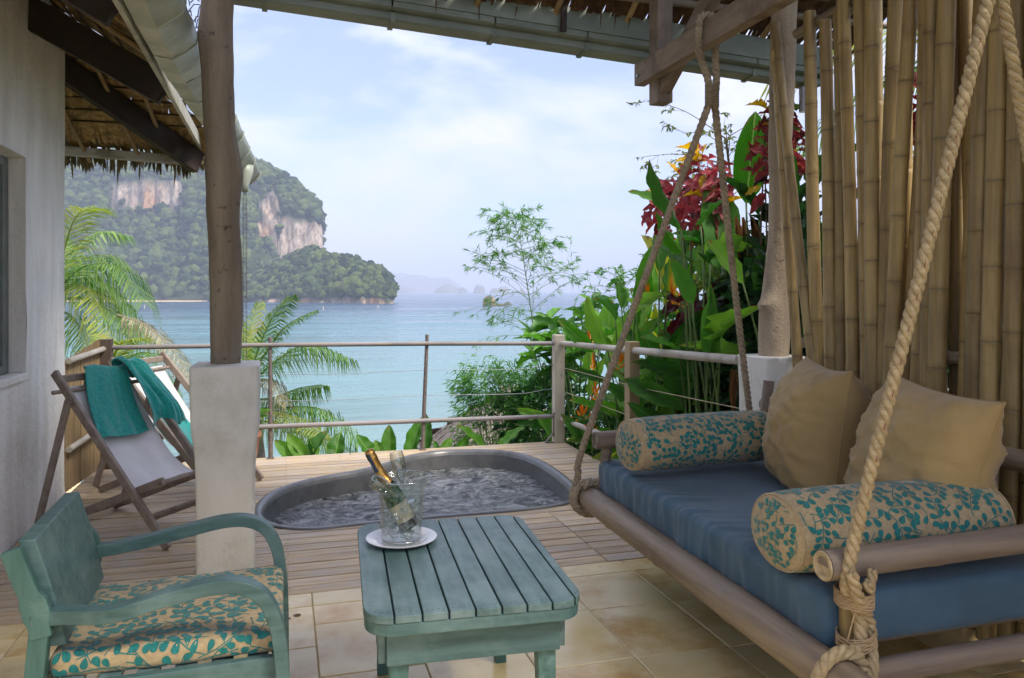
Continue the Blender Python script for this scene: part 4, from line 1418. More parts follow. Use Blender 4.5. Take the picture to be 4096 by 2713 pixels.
for i, (yt, yb, zt) in enumerate(PO):
    sl = (yt - yb) / 1.05
    r = (0.0345 if i < 8 else 0.0375) * rnd.uniform(0.92, 1.08)
    if i in (0, 1): r *= 0.85
    if i in (10, 14): r *= 0.75
    if i in (13, 15, 16, 17): r *= 1.08
    xo = 2.85 + rnd.uniform(-0.02, 0.03) + (0.03 if i in (10, 14, 18) else 0) - (0.03 if i < 2 else 0)
    pts, rad = [], []
    z = 0.03 + rnd.uniform(0, 0.02)
    nx = 0.12 + rnd.uniform(0, 0.3)
    zs = [(z, 1.0)]
    jn = [0.0]
    while nx < zt - 0.05:
        zs += [(nx - 0.03, 0.985), (nx - 0.012, 1.0), (nx - 0.004, 1.075), (nx + 0.002, 0.965), (nx + 0.010, 1.055), (nx + 0.03, 1.0)]
        jn += [0.05, 0.15, 0.3, 0.7, 0.15, 0.0]
        nx += rnd.uniform(0.26, 0.42)
    zs.append((zt, 1.0))
    jn.append(0.0)
    bow = rnd.uniform(-0.007, 0.007)
    for zz, q in zs:
        t = zz / zt
        yc = yb + sl * (zz - 1.86) + bow * math.sin(t * 3.14)
        pts.append((xo + 0.01 * math.sin(t * 5 + i), yc, zz))
        rad.append(r * q * (1.03 - 0.08 * t))
    joint_attr(MB().tube(pts, rad, 14).build('bamboo_pole', M['bamboo'], scr, smooth=60), jn, 14)
for i in range(14):
    if i in (1, 7): continue
    yb = 3.66 - i * 0.098 + rnd.uniform(-.02, .02)
    r = rnd.uniform(0.026, 0.034)
    ln_ = rnd.uniform(-0.03, 0.03)
    zs = [0.05]
    while zs[-1] < 3.2: zs.append(zs[-1] + rnd.uniform(0.26, 0.4))
    pts, rad = [], []
    for zz in zs:
        for d, q in ((-0.02, 1.0), (0.0, 1.07), (0.004, 0.97), (0.012, 1.05), (0.03, 1.0)):
            pts.append((2.985, yb + ln_ * (zz + d - 1.8), zz + d)); rad.append(r * q)
    MB().tube(pts, rad, 10).build('bamboo_pole', M['bamboo'], scr, smooth=60)
for z, yy in ((3.02, 3.95), (0.35, 3.95), (1.2, 3.9)):
    MB().tube([(2.915, yy, z - (0.0 if z < 2 else 0.0)), (2.915, 1.6, z + (0.12 if z > 2 else 0))], 0.030, 10).build('cross_rail', M['pole'], scr, smooth=50)

# ================================================================== railings
rl = thing('railing', 'grey pole railing along the seaward edge of the deck', 'railing', (0.6, 7.35, 0))
RY = 7.335
MB().box((-1.49, 7.27, -0.05), (-1.385, 7.375, 1.095)).build('post', M['postdark'], rl, bev=0.006)
for x, lean in ((-0.10, -0.004), (1.275, 0.045)):
    po_ = MB().tube([(x, RY, 0.0), (x + lean * 0.5, RY, 0.55), (x + lean, RY, 1.09)], [0.021, 0.019, 0.017], 9).build('post', M['iron'], rl, smooth=50)
    MB().box((x - 0.03, RY - 0.035, 0.0), (x + 0.03, RY + 0.03, 0.012)).build('foot', M['iron'], po_, bev=0.003)
MB().box((2.588, 7.285, -0.02), (2.692, 7.385, 1.068)).build('post', M['postwhite'], rl, bev=0.008)
MB().box((2.50, 7.30, 0.0), (2.586, 7.33, 0.008)).bar((2.50, 7.315, 0.006), (2.583, 7.315, 0.10), 0.03, 0.008, up=(1, 0, -1)).bar((2.583, 7.315, 0.06), (2.583, 7.315, 0.30), 0.008, 0.03, up=(0, 1, 0)).build('bracket', M['iron'], rl)
MB().tube([(-1.39, RY, 1.022), (-0.1, RY - 0.02, 1.020), (1.3, RY - 0.02, 1.006), (2.6, RY, 0.983)], [0.020, 0.021, 0.022, 0.022], 10).build('rail', M['railwood'], rl, smooth=50)
MB().tube([(-1.39, RY, 0.298), (-0.1, RY - 0.02, 0.290), (1.3, RY - 0.02, 0.277), (2.6, RY, 0.258)], [0.021, 0.022, 0.022, 0.021], 10).build('rail', M['railwood'], rl, smooth=50)
for z in (0.765, 0.525):
    w = catmull([(-1.39, RY, z), (-0.1, RY, z - 0.012), (0.6, RY, z - 0.022), (1.3, RY, z - 0.012), (2.2, RY, z - 0.03), (2.45, RY, z - 0.005), (2.6, RY, z + 0.01)], 4)
    MB().tube(w, 0.0026, 5).build('wire', M['wire'], rl, smooth=True)
sr = thing('side_railing', 'pale pole railing along the planted right side of the deck', 'railing', (2.68, 5.8, 0))
MB().box((2.635, 5.66, -0.1), (2.725, 5.76, 1.10)).build('post', M['posttan'], sr, bev=0.006)
MB().tube([(2.66, 7.29, 0.985), (2.68, 5.8, 1.026), (2.71, 4.235, 1.075)], [0.026, 0.029, 0.031], 11).build('rail', M['rail_pale'], sr, smooth=50)
MB().tube([(2.66, 7.29, 0.235), (2.68, 5.8, 0.26), (2.71, 4.235, 0.28)], [0.024, 0.026, 0.028], 11).build('rail', M['rail_pale'], sr, smooth=50)
MB().tube([(2.67, 7.29, 0.745), (2.68, 5.76, 0.745)], 0.003, 5).build('cord', M['cord'], sr)
MB().tube([(2.68, 5.66, 0.745), (2.72, 4.235, 0.775)], 0.003, 5).build('cord', M['cord'], sr)
MB().tube([(2.67, 7.29, 0.51), (2.68, 5.76, 0.50)], 0.003, 5).build('cord', M['cord'], sr)
MB().tube([(2.68, 5.66, 0.50), (2.72, 4.235, 0.50)], 0.003, 5).build('cord', M['cord'], sr)
# reed panel between the house corner and the dark post
rp_ = thing('reed_panel', 'low reed fence panel between the house corner and the dark railing post', 'fence', (-1.51, 6.9, 0))
m = MB()
yv = 6.42
while yv < 7.30:
    r = rnd.uniform(0.006, 0.010)
    x = -1.552 + 0.075 * (yv - 6.42) / 0.88 + rnd.uniform(-0.004, 0.004)
    zt = 0.985 + 0.11 * (yv - 6.5) / 0.8 + rnd.uniform(-0.008, 0.008)
    m.tube([(x, yv, 0.01), (x + rnd.uniform(-.003, .003), yv + rnd.uniform(-.003, .003), zt)], r, 6)
    yv += r * 1.85
kind(m.build('reeds', M['reed'], rp_, smooth=50), 'stuff')
for z in (0.33, 0.985):
    MB().tube([(-1.515, 6.46, z), (-1.445, 7.28, z + 0.03)], 0.024, 9).build('rail', M['rail_pale'], rp_, smooth=50)

# ================================================================== furniture helpers
def rope_mesh(path, r, pitch=0.095, n=8, strands=3, step=0.006, phase=0.0):
    """three-strand laid rope along a path"""
    P = [Vector(p) for p in path]
    # resample evenly
    cum = [0.0]
    for a, b in zip(P, P[1:]):
        cum.append(cum[-1] + (b - a).length)
    L = cum[-1]
    m = max(6, int(L / step))
    Q = []
    j = 0
    for i in range(m + 1):
        s = L * i / m
        while j < len(P) - 2 and cum[j + 1] < s:
            j += 1
        t = (s - cum[j]) / max(1e-9, cum[j + 1] - cum[j])
        Q.append(P[j].lerp(P[j + 1], t))
    fr = frames(Q)
    mb = MB()
    for k in range(strands):
        pts = []
        for i, (t, a, b) in enumerate(fr):
            an = 2 * math.pi * (L * i / m / pitch + k / strands) + phase
            pts.append(Q[i] + (a * math.cos(an) + b * math.sin(an)) * r * 0.50)
        mb.tube(pts, r * 0.56, n)
    return mb

def softbox(c, s, rad, seg, disp=None):
    """cushion block: rounded box around c, size s, with a displacement"""
    m = MB()
    h = [v / 2 for v in s]
    nx, ny, nz = seg
    def pt(x, y, z):
        q = [max(-h[i] + rad, min(h[i] - rad, v)) for i, v in enumerate((x, y, z))]
        d = Vector((x - q[0], y - q[1], z - q[2]))
        nr = d.normalized() if d.length > 1e-9 else Vector((0, 0, 0))
        p = Vector(q) + nr * rad if d.length > 1e-9 else Vector((x, y, z))
        if disp:
            p = p + disp(p, nr)
        return (p.x + c[0], p.y + c[1], p.z + c[2])
    def lin(a, n):
        return [-a + 2 * a * i / n for i in range(n + 1)]
    X, Y, Z = lin(h[0], nx), lin(h[1], ny), lin(h[2], nz)
    m.grid([[pt(x, y, h[2]) for y in Y] for x in X], flip=True)
    m.grid([[pt(x, y, -h[2]) for y in Y] for x in X])
    m.grid([[pt(x, -h[1], z) for z in Z] for x in X], flip=True)
    m.grid([[pt(x, h[1], z) for z in Z] for x in X])
    m.grid([[pt(-h[0], y, z) for z in Z] for y in Y])
    m.grid([[pt(h[0], y, z) for z in Z] for y in Y], flip=True)
    return m

def vines(w, h, seed, scale=1.0, dens=1.0):
    """flat print of wandering twigs with drop-shaped leaves on a w x h cloth: list of polygons, fans round their first point"""
    rr = random.Random(seed)
    polys, cent = [], []
    def ok(p, d):
        return all((p[0] - q[0]) ** 2 + (p[1] - q[1]) ** 2 > d * d for q in cent)
    def leaf(b, an, L, W):
        c = (b[0] + math.cos(an) * L * 0.58, b[1] + math.sin(an) * L * 0.58)
        if not ok(c, 0.020 * scale):
            return False
        cent.append(c)
        pts = [c]
        for k in range(14):
            t = 2 * math.pi * k / 14
            x = L * 0.5 * (1 - math.cos(t))
            f = x / L
            yv = W * math.sin(t) * (0.35 + 0.65 * f ** 0.8) * (1.0 if f < 0.98 else 0.9)
            pts.append((b[0] + math.cos(an) * x - math.sin(an) * yv, b[1] + math.sin(an) * x + math.cos(an) * yv))
        polys.append(pts)
        return True
    def stem(a, b, wd):
        an = math.atan2(b[1] - a[1], b[0] - a[0])
        ox, oy = -math.sin(an) * wd, math.cos(an) * wd
        c = ((a[0] + b[0]) / 2, (a[1] + b[1]) / 2)
        polys.append([c, (a[0] + ox, a[1] + oy), (a[0] - ox, a[1] - oy), (b[0] - ox, b[1] - oy), (b[0] + ox, b[1] + oy)])
    n = int(w * h / (0.0020 * scale * scale) * dens)
    for _ in range(n):
        x, yv = rr.uniform(0, w), rr.uniform(0, h)
        if not ok((x, yv), 0.03 * scale):
            continue
        an = rr.uniform(0, 6.283)
        bend = rr.uniform(-0.25, 0.25)
        side = 1
        for k in range(rr.randint(5, 9)):
            d = 0.027 * scale
            nx, ny = x + math.cos(an) * d, yv + math.sin(an) * d
            if k > 1 and not ok((nx, ny), 0.015 * scale):
                break
            stem((x, yv), (nx, ny), 0.0016 * scale)
            L, W = rr.uniform(0.029, 0.038) * scale, rr.uniform(0.0125, 0.0165) * scale
            la = an + side * rr.uniform(0.7, 1.15)
            q = (nx + math.cos(la) * 0.006 * scale, ny + math.sin(la) * 0.006 * scale)
            if leaf(q, la, L, W):
                stem((nx, ny), q, 0.0013 * scale)
            if rr.random() < 0.45:
                la2 = an - side * rr.uniform(0.7, 1.15)
                leaf((nx + math.cos(la2) * 0.005 * scale, ny + math.sin(la2) * 0.005 * scale), la2, L * 0.9, W)
            side = -side
            x, yv = nx, ny
            an += bend + rr.uniform(-0.2, 0.2)
        leaf((x, yv), an, 0.036 * scale, 0.015 * scale)
    return [p for p in polys if all(-0.002 <= q[0] <= w + 0.002 and -0.002 <= q[1] <= h + 0.002 for q in p)]

def print_on(polys, fn, name, parent, mat=None, local=False):
    m = MB()
    for p in polys:
        vs = [fn(u, v) for u, v in p]
        n = len(vs) - 1
        m.add(vs, [(0, 1 + k, 1 + (k + 1) % n) for k in range(n)])
    o = m.build(name, mat or M['print_leaf'], parent, smooth=True, local=local)
    o['kind'] = 'stuff'
    return o

# ================================================================== hanging daybed
def tz(y): return (y - 2.95) * 0.024
bed = thing('hanging_daybed', 'bamboo pole daybed hung from the beam on thick ropes', 'daybed', (2.12, 2.95, 0.35))
def nodepole(p, q, r, nodes, n=16, fl=0.0):
    p, q = Vector(p), Vector(q)
    L = (q - p).length
    st = sorted(set([0.0, L] + [max(0, min(L, k + d)) for k in nodes for d in (-0.05, -0.02, -0.006, 0.0, 0.006, 0.02, 0.05)]))
    def rr(s):
        v = 1.0
        for k in nodes:
            v += 0.07 * math.exp(-((s - k) / 0.02) ** 2) - 0.03 * math.exp(-((s - k) / 0.004) ** 2)
        return r * v * (1 + 0.02 * math.sin(s * 7 + p.x * 9))
    return MB().tube([p.lerp(q, s / L) for s in st], [rr(s) for s in st], n)
nodepole((1.60, 1.66, 0.357 + tz(1.66)), (1.60, 4.03, 0.357 + tz(4.03)), 0.066, [0.3, 0.86, 1.42, 1.95]).build('front_pole', M['pole'], bed, smooth=60)
nodepole((2.64, 1.72, 0.35 + tz(1.7)), (2.64, 4.03, 0.35 + tz(4.03)), 0.06, [0.4, 0.9, 1.4, 1.9]).build('back_pole', M['pole'], bed, smooth=60)
for yy in (2.03, 3.90):
    nodepole((1.55, yy, 0.325 + tz(yy)), (2.80, yy, 0.335 + tz(yy)), 0.040, [0.5, 1.0]).build('end_pole', M['pole_x'], bed, smooth=60)
for k in range(9):
    yy = 2.16 + k * 0.205
    MB().tube([(1.60, yy, 0.368 + tz(yy)), (2.64, yy, 0.368 + tz(yy))], 0.020, 8).build('slat', M['pole_x'], bed, smooth=50)
for yy, zz, nm in ((2.036, 0.655, 0), (3.855, 0.708, 1)):
    arm_ = nodepole((1.60, yy, zz), (2.86, yy, zz + 0.02), 0.046, [0.42, 0.95]).build('armrest', M['pole_x'], bed, smooth=60)
    # cut end of the pole
    c = MB()
    c.lathe([(0.0458, 0.0), (0.043, 0.004), (0.031, 0.003), (0.029, -0.004 if nm == 0 else -0.02)], 18)
    c.add([(0.029 * math.cos(2 * math.pi * k / 18), 0.029 * math.sin(2 * math.pi * k / 18), -0.003 if nm == 0 else -0.018) for k in range(18)], [tuple(range(18))])
    c.xf(Matrix.Translation((1.597, yy, zz)) @ Matrix.Rotation(R(-90), 4, 'Y'))
    c.build('cut_end', M['pole_end'] if nm == 0 else M['pole_x'], arm_, smooth=40)
MB().tube([(1.700, 2.040, 0.37), (1.695, 2.038, 0.63)], [0.033, 0.030], 12).build('arm_post', M['bamboo'], bed, smooth=50)
MB().tube([(1.655, 3.90, 0.42), (1.672, 3.868, 0.69)], [0.030, 0.027], 12).build('arm_post', M['pole_x'], bed, smooth=50)
MB().tube([(2.655, 2.47, 0.36), (2.715, 2.44, 0.86)], [0.036, 0.030], 12).build('back_post', M['pole_x'], bed, smooth=50)
MB().tube([(2.655, 3.95, 0.40), (2.715, 3.935, 0.98)], [0.036, 0.030], 12).build('back_post', M['pole_x'], bed, smooth=50)
nodepole((2.755, 1.75, 0.845), (2.735, 4.0, 0.835), 0.044, [0.5, 1.1, 1.7]).build('back_rail', M['pole'], bed, smooth=60)
RR = 0.019
KF, KN = Vector((2.115, 3.556, 2.50)), Vector((2.115, 1.90, 2.47))
def loop_pole(c, r, y0, turns, dy, start, n=28):
    """rope turns round a pole that runs along y"""
    out = []
    for k in range(int(n * turns) + 1):
        a = start + 2 * math.pi * k / n
        out.append(Vector((c[0] + r * math.cos(a), y0 + dy * k / n, c[2] + r * math.sin(a))))
    return out
zf, zn = 0.357 + tz(3.93), 0.357 + tz(2.0)
rp1 = catmull([KF, KF.lerp(Vector((1.575, 3.97, 0.66)), 0.5), (1.572, 3.965, 0.66), (1.545, 3.975, 0.50), (1.515, 3.985, 0.40)], 8) + loop_pole((1.60, 0, zf), 0.087, 3.985, 1.9, -0.038, R(165))[1:]
rope_mesh(rp1, RR).build('rope', M['rope_grey'], bed, smooth=True)
rp2 = catmull([KF + Vector((0.02, 0.01, 0)), KF.lerp(Vector((2.66, 3.98, 0.5)), 0.5), (2.66, 3.98, 0.5), (2.70, 3.99, 0.40)], 8) + loop_pole((2.64, 0, zf), 0.08, 3.985, 1.5, -0.04, R(10))[1:]
rope_mesh(rp2, RR).build('rope', M['rope_grey'], bed, smooth=True)
rp3 = catmull([KN, KN.lerp(Vector((1.655, 1.982, 0.70)), 0.5), (1.655, 1.982, 0.70), (1.672, 1.985, 0.58), (1.69, 1.982, 0.48), (1.665, 1.965, 0.42), (1.60, 1.955, 0.428)], 8) + loop_pole((1.60, 0, zn), 0.088, 1.955, 1.6, 0.0, R(100))[1:]
rope_mesh(rp3, RR * 1.05, pitch=0.098).build('rope', M['rope'], bed, smooth=True)
rope_mesh(catmull([(1.630, 1.948, 0.660), (1.660, 1.955, 0.58), (1.725, 1.985, 0.49), (1.72, 1.97, 0.42), (1.685, 1.93, 0.355), (1.62, 1.915, 0.285)], 8), RR * 0.95).build('rope_tail', M['rope'], bed, smooth=True)
rope_mesh(catmull([(1.685, 1.948, 0.628), (1.70, 1.955, 0.60), (1.718, 1.962, 0.655)], 6), RR * 0.8).build('rope_tail', M['rope'], bed, smooth=True)
rp4 = catmull([KN + Vector((0.02, 0.0, 0)), KN.lerp(Vector((2.67, 1.95, 0.5)), 0.5), (2.67, 1.95, 0.5), (2.70, 1.95, 0.40)], 8) + loop_pole((2.64, 0, zn), 0.08, 1.95, 1.5, 0.04, R(10))[1:]
rope_mesh(rp4, RR).build('rope', M['rope'], bed, smooth=True)
def wrap(c, ax, ay, z0, z1, n, tilt=0.0):
    p = []
    for k in range(n * 20 + 1):
        a = 2 * math.pi * k / 20
        t = k / (n * 20)
        p.append(Vector((c[0] + ax * math.cos(a), c[1] + ay * math.sin(a), z0 + (z1 - z0) * t + tilt * math.cos(a) + 0.0015 * math.sin(k * 1.7))))
    return MB().tube(p, 0.0022, 4)
for K in (KF, KN):
    up = catmull([K + Vector((-0.012, 0, -0.02)), K + Vector((-0.02, 0.0, 0.08)), (2.036, K.y - 0.012, 2.72), (2.030, K.y - 0.02, 2.82), (2.040, K.y - 0.02, 2.893), (2.095, K.y - 0.01, 2.912), (2.152, K.y + 0.02, 2.892), (2.162, K.y + 0.04, 2.80), (2.155, K.y + 0.03, 2.70), K + Vector((0.03, 0.005, 0.08)), K + Vector((0.016, 0, -0.02))], 8)
    rope_mesh(up, RR, pitch=0.09).build('rope_sling', M['rope_grey'], bed, smooth=True)
    wr = MB()
    wr = wrap((K.x + 0.002, K.y), 0.038, 0.024, K.z - 0.055, K.z + 0.065, 20)
    wr.build('whipping', M['rope_grey'], bed, smooth=60)
wrap((1.688, 2.008), 0.052, 0.064, 0.535, 0.585, 13).build('lashing', M['twine'], bed, smooth=True)
wrap((1.690, 2.005), 0.050, 0.062, 0.415, 0.46, 8, 0.014).build('lashing', M['twine'], bed, smooth=True)
MB().tube([(1.645, 1.985, 0.62), (1.66, 1.98, 0.585), (1.655, 1.965, 0.53), (1.64, 1.98, 0.44)], 0.0025, 5).build('twine_end', M['twine'], bed)
MB().tube([(1.625, 3.86, 0.60), (1.65, 3.83, 0.50), (1.69, 3.85, 0.555)], 0.003, 5).build('twine_end', M['twine'], bed)
fl = MB()
for s_ in range(0, 60):
    t = 0.12 + 0.83 * s_ / 60
    p = KN.lerp(Vector((1.655, 1.982, 0.70)), t)
    if s_ % 4 == 0:
        q = p + Vector((-0.013, -0.021, 0))
        fl.add([q, q + Vector((0.003, 0, 0.0)), q + Vector((0.008, 0, 0.02)), q + Vector((0.006, 0, 0.02))], [(0, 1, 2, 3)])
kind(fl.build('tracer_thread', M['red'], bed), 'stuff')

# ---- mattress
def mdisp(p, nr):
    f = max(0.0, -nr.x) if nr.length else 0
    edge = math.exp(-((p.x + 0.48) / 0.16) ** 2)
    w = fbm((p.y * 5.5 + p.x * 2.2, p.x * 1.4 + 4, p.z * 2.0), 3, 0.6)
    rid = 0.6 * (1 - abs(mnoise.noise(Vector((p.y * 6.2 + 1.8 * p.x, p.x * 1.8, p.z * 1.3 + 3))))) ** 6 + 0.5 * (1 - abs(mnoise.noise(Vector((p.y * 13 + 3.5 * p.x, p.x * 2.5, p.z * 2 + 8))))) ** 8
    mid = 0.45 + 0.55 * math.exp(-((p.y + 0.05) / 0.5) ** 2)
    a = (0.008 * w + 0.024 * (rid - 0.25) * mid) * edge
    top = 0.006 * fbm((p.x * 3, p.y * 3, 1), 2)
    return (nr if nr.length else Vector((0, 0, 1 if p.z > 0 else -1))) * (a + (top if p.z > 0 else 0)) + Vector((0, 0, tz(p.y + 2.985)))
mat_o = softbox((2.115, 2.985, 0.482), (0.97, 1.84, 0.178), 0.034, (44, 120, 8), mdisp).build('mattress', M['blue'], weld=True, smooth=True)
tag(mat_o, 'long blue canvas mattress on the hanging bamboo daybed', 'mattress')

# ---- bolsters
def bolster(loc, label, rot, L, ry, rz, seed):
    t = thing('bolster', label, 'bolster', loc, rot, 'leaf-printed bolsters on the daybed')
    def surf(u, v, off=0.0):
        # u: along (0..L), v: around (0..1)
        a = 2 * math.pi * v
        e = min(u, L - u)
        sh = 1 - 0.10 * math.exp(-(e / 0.014)) + 0.012 * math.exp(-((e - 0.004) / 0.003) ** 2)
        wr = 0.018 * fbm((u * 7, math.cos(a) * 1.4 + seed, math.sin(a) * 1.4), 3)
        q = sh * (1 + wr) * (1 - 0.05 * (abs(u / L - 0.5) * 2) ** 3)
        zz = math.sin(a)
        flat = 1.0 if zz > -0.2 else 1 - 0.10 * (-(zz + 0.2) / 0.8)
        return Vector((u, (ry * q + off) * math.cos(a), (rz * q * flat + off) * zz))
    def cap(a, r, end, off=0.0):
        u = 0.0 if end == 0 else L
        rim = surf(u, a)
        d = 0.024 * (1 - r ** 2) + 0.006 * fbm((r * math.cos(a * 6.283) * 2.5 + seed, r * math.sin(a * 6.283) * 2.5, end), 2) * (1 - r ** 4)
        return Vector((u + (-d - off if end == 0 else d + off), rim.y * r, rim.z * r))
    m = MB()
    us = sorted(set([0, 0.004, 0.009, 0.016, 0.03, 0.05] + [L - x for x in (0, 0.004, 0.009, 0.016, 0.03, 0.05)] + [L * k / 34 for k in range(2, 33)]))
    m.grid([[surf(u, k / 48) for k in range(48)] for u in us], cv=True, flip=True)
    for e in (0, 1):
        m.grid([[cap(k / 48, r / 10, e) for k in range(48)] for r in range(0, 11)], cv=True, flip=(e == 1))
    m.build('cover', M['print_base'], t, smooth=45, weld=True, local=True)
    for u in (0.004, L - 0.004):
        MB().tube([surf(u, k / 40, 0.003) for k in range(41)], 0.0035, 5, cap=False).build('piping', M['print_base'], t, smooth=True, local=True)
    per = math.pi * (ry + rz)
    print_on(vines(L - 0.03, per, seed, 0.95, 3.5), lambda u, v: surf(u + 0.015, v / per, 0.0016), 'leaf_print', t, local=True)
    R_ = 0.5 * (ry + rz)
    def disc(u, v):
        x, yv = (u - R_) / R_, (v - R_) / R_
        r = math.hypot(x, yv)
        return cap((math.atan2(yv, x) / (2 * math.pi)) % 1.0, min(0.985, r), 0, 0.0015)
    pl = [p for p in vines(2 * R_, 2 * R_, seed + 5, 0.95, 3.5) if all(math.hypot((q[0] - R_) / R_, (q[1] - R_) / R_) < 0.97 for q in p)]
    print_on(pl, disc, 'leaf_print', t, local=True)
    return t
bolster((1.63, 3.505, 0.742), 'leaf-printed bolster at the far end of the daybed nearest the railing', 4, 0.80, 0.158, 0.138, 3)
bolster((1.605, 2.285, 0.680), 'leaf-printed bolster at the near end of the daybed behind the thick rope', -2, 0.84, 0.170, 0.142, 8)

# ---- square pillows
def pillow(loc, label, w, h, th, ax, up, nrm_, seed, sag=0.0):
    t = thing('pillow', label, 'pillow', loc, 0, 'beige pillows on the daybed')
    ax, up, nn = Vector(ax).normalized(), Vector(up), Vector(nrm_)
    up = (up - ax * up.dot(ax)).normalized()
    nn = ax.cross(up).normalized() * (1 if ax.cross(up).dot(nn) > 0 else -1)
    N = 44
    def pt(i, j, s):
        u, v = -1 + 2 * i / N, -1 + 2 * j / N
        px = u * (1 - 0.085 * (1 - v * v) * abs(u) ** 1.5)
        pv = v * (1 - 0.085 * (1 - u * u) * abs(v) ** 1.5)
        f = max(0, (1 - abs(u) ** 2.6)) ** 0.62 * max(0, (1 - abs(v) ** 2.6)) ** 0.62
        wr = 0.014 * fbm((u * 3.2 + seed, v * 5.5, s * 2), 3) + 0.020 * (1 - abs(mnoise.noise(Vector((u * 1.6 + seed, v * 4.2 + 1.2 * u, s))))) ** 7 - 0.006
        low = 1 + 0.18 * max(0, -v)
        d = s * (th * f * low + wr * min(1, f * 2.5))
        p = ax * (px * w / 2) + up * (pv * h / 2 - sag * (1 - v) * 0.0) + nn * d
        return p
    m = MB()
    m.grid([[pt(i, j, 1) for j in range(N + 1)] for i in range(N + 1)])
    m.grid([[pt(i, j, -1) for j in range(N + 1)] for i in range(N + 1)], flip=True)
    m.build('cover', M['beige'], t, smooth=True, weld=True, local=True)
    sm_ = MB()
    edge = [pt(i, 0, 0) for i in range(N + 1)] + [pt(N, j, 0) for j in range(1, N + 1)] + [pt(N - i, N, 0) for i in range(1, N + 1)] + [pt(0, N - j, 0) for j in range(1, N)]
    sm_.tube(edge + [edge[0]], 0.003, 5, cap=False)
    sm_.build('seam', M['beige'], t, smooth=True, local=True)
    return t
pillow((2.43, 3.13, 0.835), 'plump beige pillow turned edge-on beside the far bolster', 0.56, 0.66, 0.225, (-0.29, -0.956, -0.03), (0.12, 0.0, 1), (-1, 0.2, 0.1), 2.0)
pillow((2.385, 2.47, 0.815), 'larger beige pillow leaning on the backrest behind the near bolster', 0.64, 0.66, 0.195, (-0.13, -0.99, -0.07), (0.24, 0.06, 1), (-0.9, 0.1, 0.3), 9.0)

# ================================================================== coffee table
tb = thing('coffee_table', 'low slatted coffee table in worn teal paint on the tiles', 'table', (0.588, 2.70, 0), -4)
TW, TL, TH = 0.665, 0.935, 0.565
def rounded(hw, hl, r, n=6):
    out = []
    for cx, cyv, a0 in ((hw - r, hl - r, 0), (-hw + r, hl - r, 90), (-hw + r, -hl + r, 180), (hw - r, -hl + r, 270)):
        for k in range(n + 1):
            a = R(a0 + 90 * k / n)
            out.append((cx + r * math.cos(a), cyv + r * math.sin(a)))
    return out
def table_len(x, hw, hl, r):
    ex = abs(x) - (hw - r)
    return hl if ex <= 0 else hl - r + math.sqrt(max(0, r * r - ex * ex))
bounds = [-TW / 2, -0.246, -0.165, -0.087, -0.008, 0.071, 0.148, 0.226, 0.302, TW / 2]
for i, (a, b) in enumerate(zip(bounds, bounds[1:])):
    g = 0.0028
    a2, b2 = (a if i == 0 else a + g), (b if i == 8 else b - g)
    xs_ = [a2 + (b2 - a2) * k / 8 for k in range(9)]
    up_, lo_ = [], []
    dz = rnd.uniform(-0.0008, 0.0008)
    for x in xs_:
        l = table_len(x, TW / 2, TL / 2, 0.085)
        up_.append((x, l)); lo_.append((x, -l))
    ring = up_ + lo_[::-1]
    n = len(ring)
    m = MB()
    m.add([(x, yv, TH - 0.024) for x, yv in ring] + [(x, yv, TH + dz) for x, yv in ring],
          [tuple(range(n)), tuple(range(2 * n - 1, n - 1, -1))] + [(k, (k + 1) % n, n + (k + 1) % n, n + k)[::-1] for k in range(n)])
    m.build('slat', M['teal_y'], tb, local=True, weld=True, bev=0.003, seg=2)
ring = rounded(TW / 2 - 0.004, TL / 2 - 0.004, 0.085)
n = len(ring)
MB().add([(x, yv, TH - 0.062) for x, yv in ring] + [(x, yv, TH - 0.0245) for x, yv in ring],
         [tuple(range(n))[::-1], tuple(range(n, 2 * n))] + [(k, (k + 1) % n, n + (k + 1) % n, n + k) for k in range(n)]).build('frame', M['teal_x'], tb, local=True, bev=0.003)
ax_, ay_ = 0.265, 0.40
for s in (-1, 1):
    MB().box((-ax_, s * ay_ - 0.011, TH - 0.172), (ax_, s * ay_ + 0.011, TH - 0.0625)).build('apron', M['teal_x'], tb, local=True, bev=0.003)
    MB().box((s * (ax_ + 0.012) - 0.011, -ay_ + 0.013, TH - 0.172), (s * (ax_ + 0.012) + 0.011, ay_ - 0.013, TH - 0.0625)).build('apron', M['teal_y'], tb, local=True, bev=0.003)
    for q in (-1, 1):
        MB().bar((s * 0.225, q * 0.362, TH - 0.064), (s * 0.235, q * 0.372, 0.0), 0.062, 0.062, up=(0, 1, 0), w2=0.045, h2=0.045).build('leg', M['teal_z'], tb, local=True, bev=0.004)
ndot = MB()
for i, (a, b) in enumerate(zip(bounds, bounds[1:])):
    for k in range(4):
        x = a + (b - a) * (0.18 + 0.21 * k)
        l = table_len(x, TW / 2, TL / 2, 0.085) - 0.022
        for yv in (-l, l, -l + 0.20 if k in (0, 3) else -l, 0.0 if k == 1 else l):
            c = (x + rnd.uniform(-.003, .003), yv + rnd.uniform(-.003, .003))
            r6 = [(c[0] + 0.0019 * math.cos(q), c[1] + 0.0019 * math.sin(q), TH + 0.0016) for q in np.arange(0, 6.2, 1.05)]
            ndot.add(r6, [tuple(range(len(r6)))])
kind(ndot.build('nail_heads', M['nail'], tb, local=True), 'stuff')

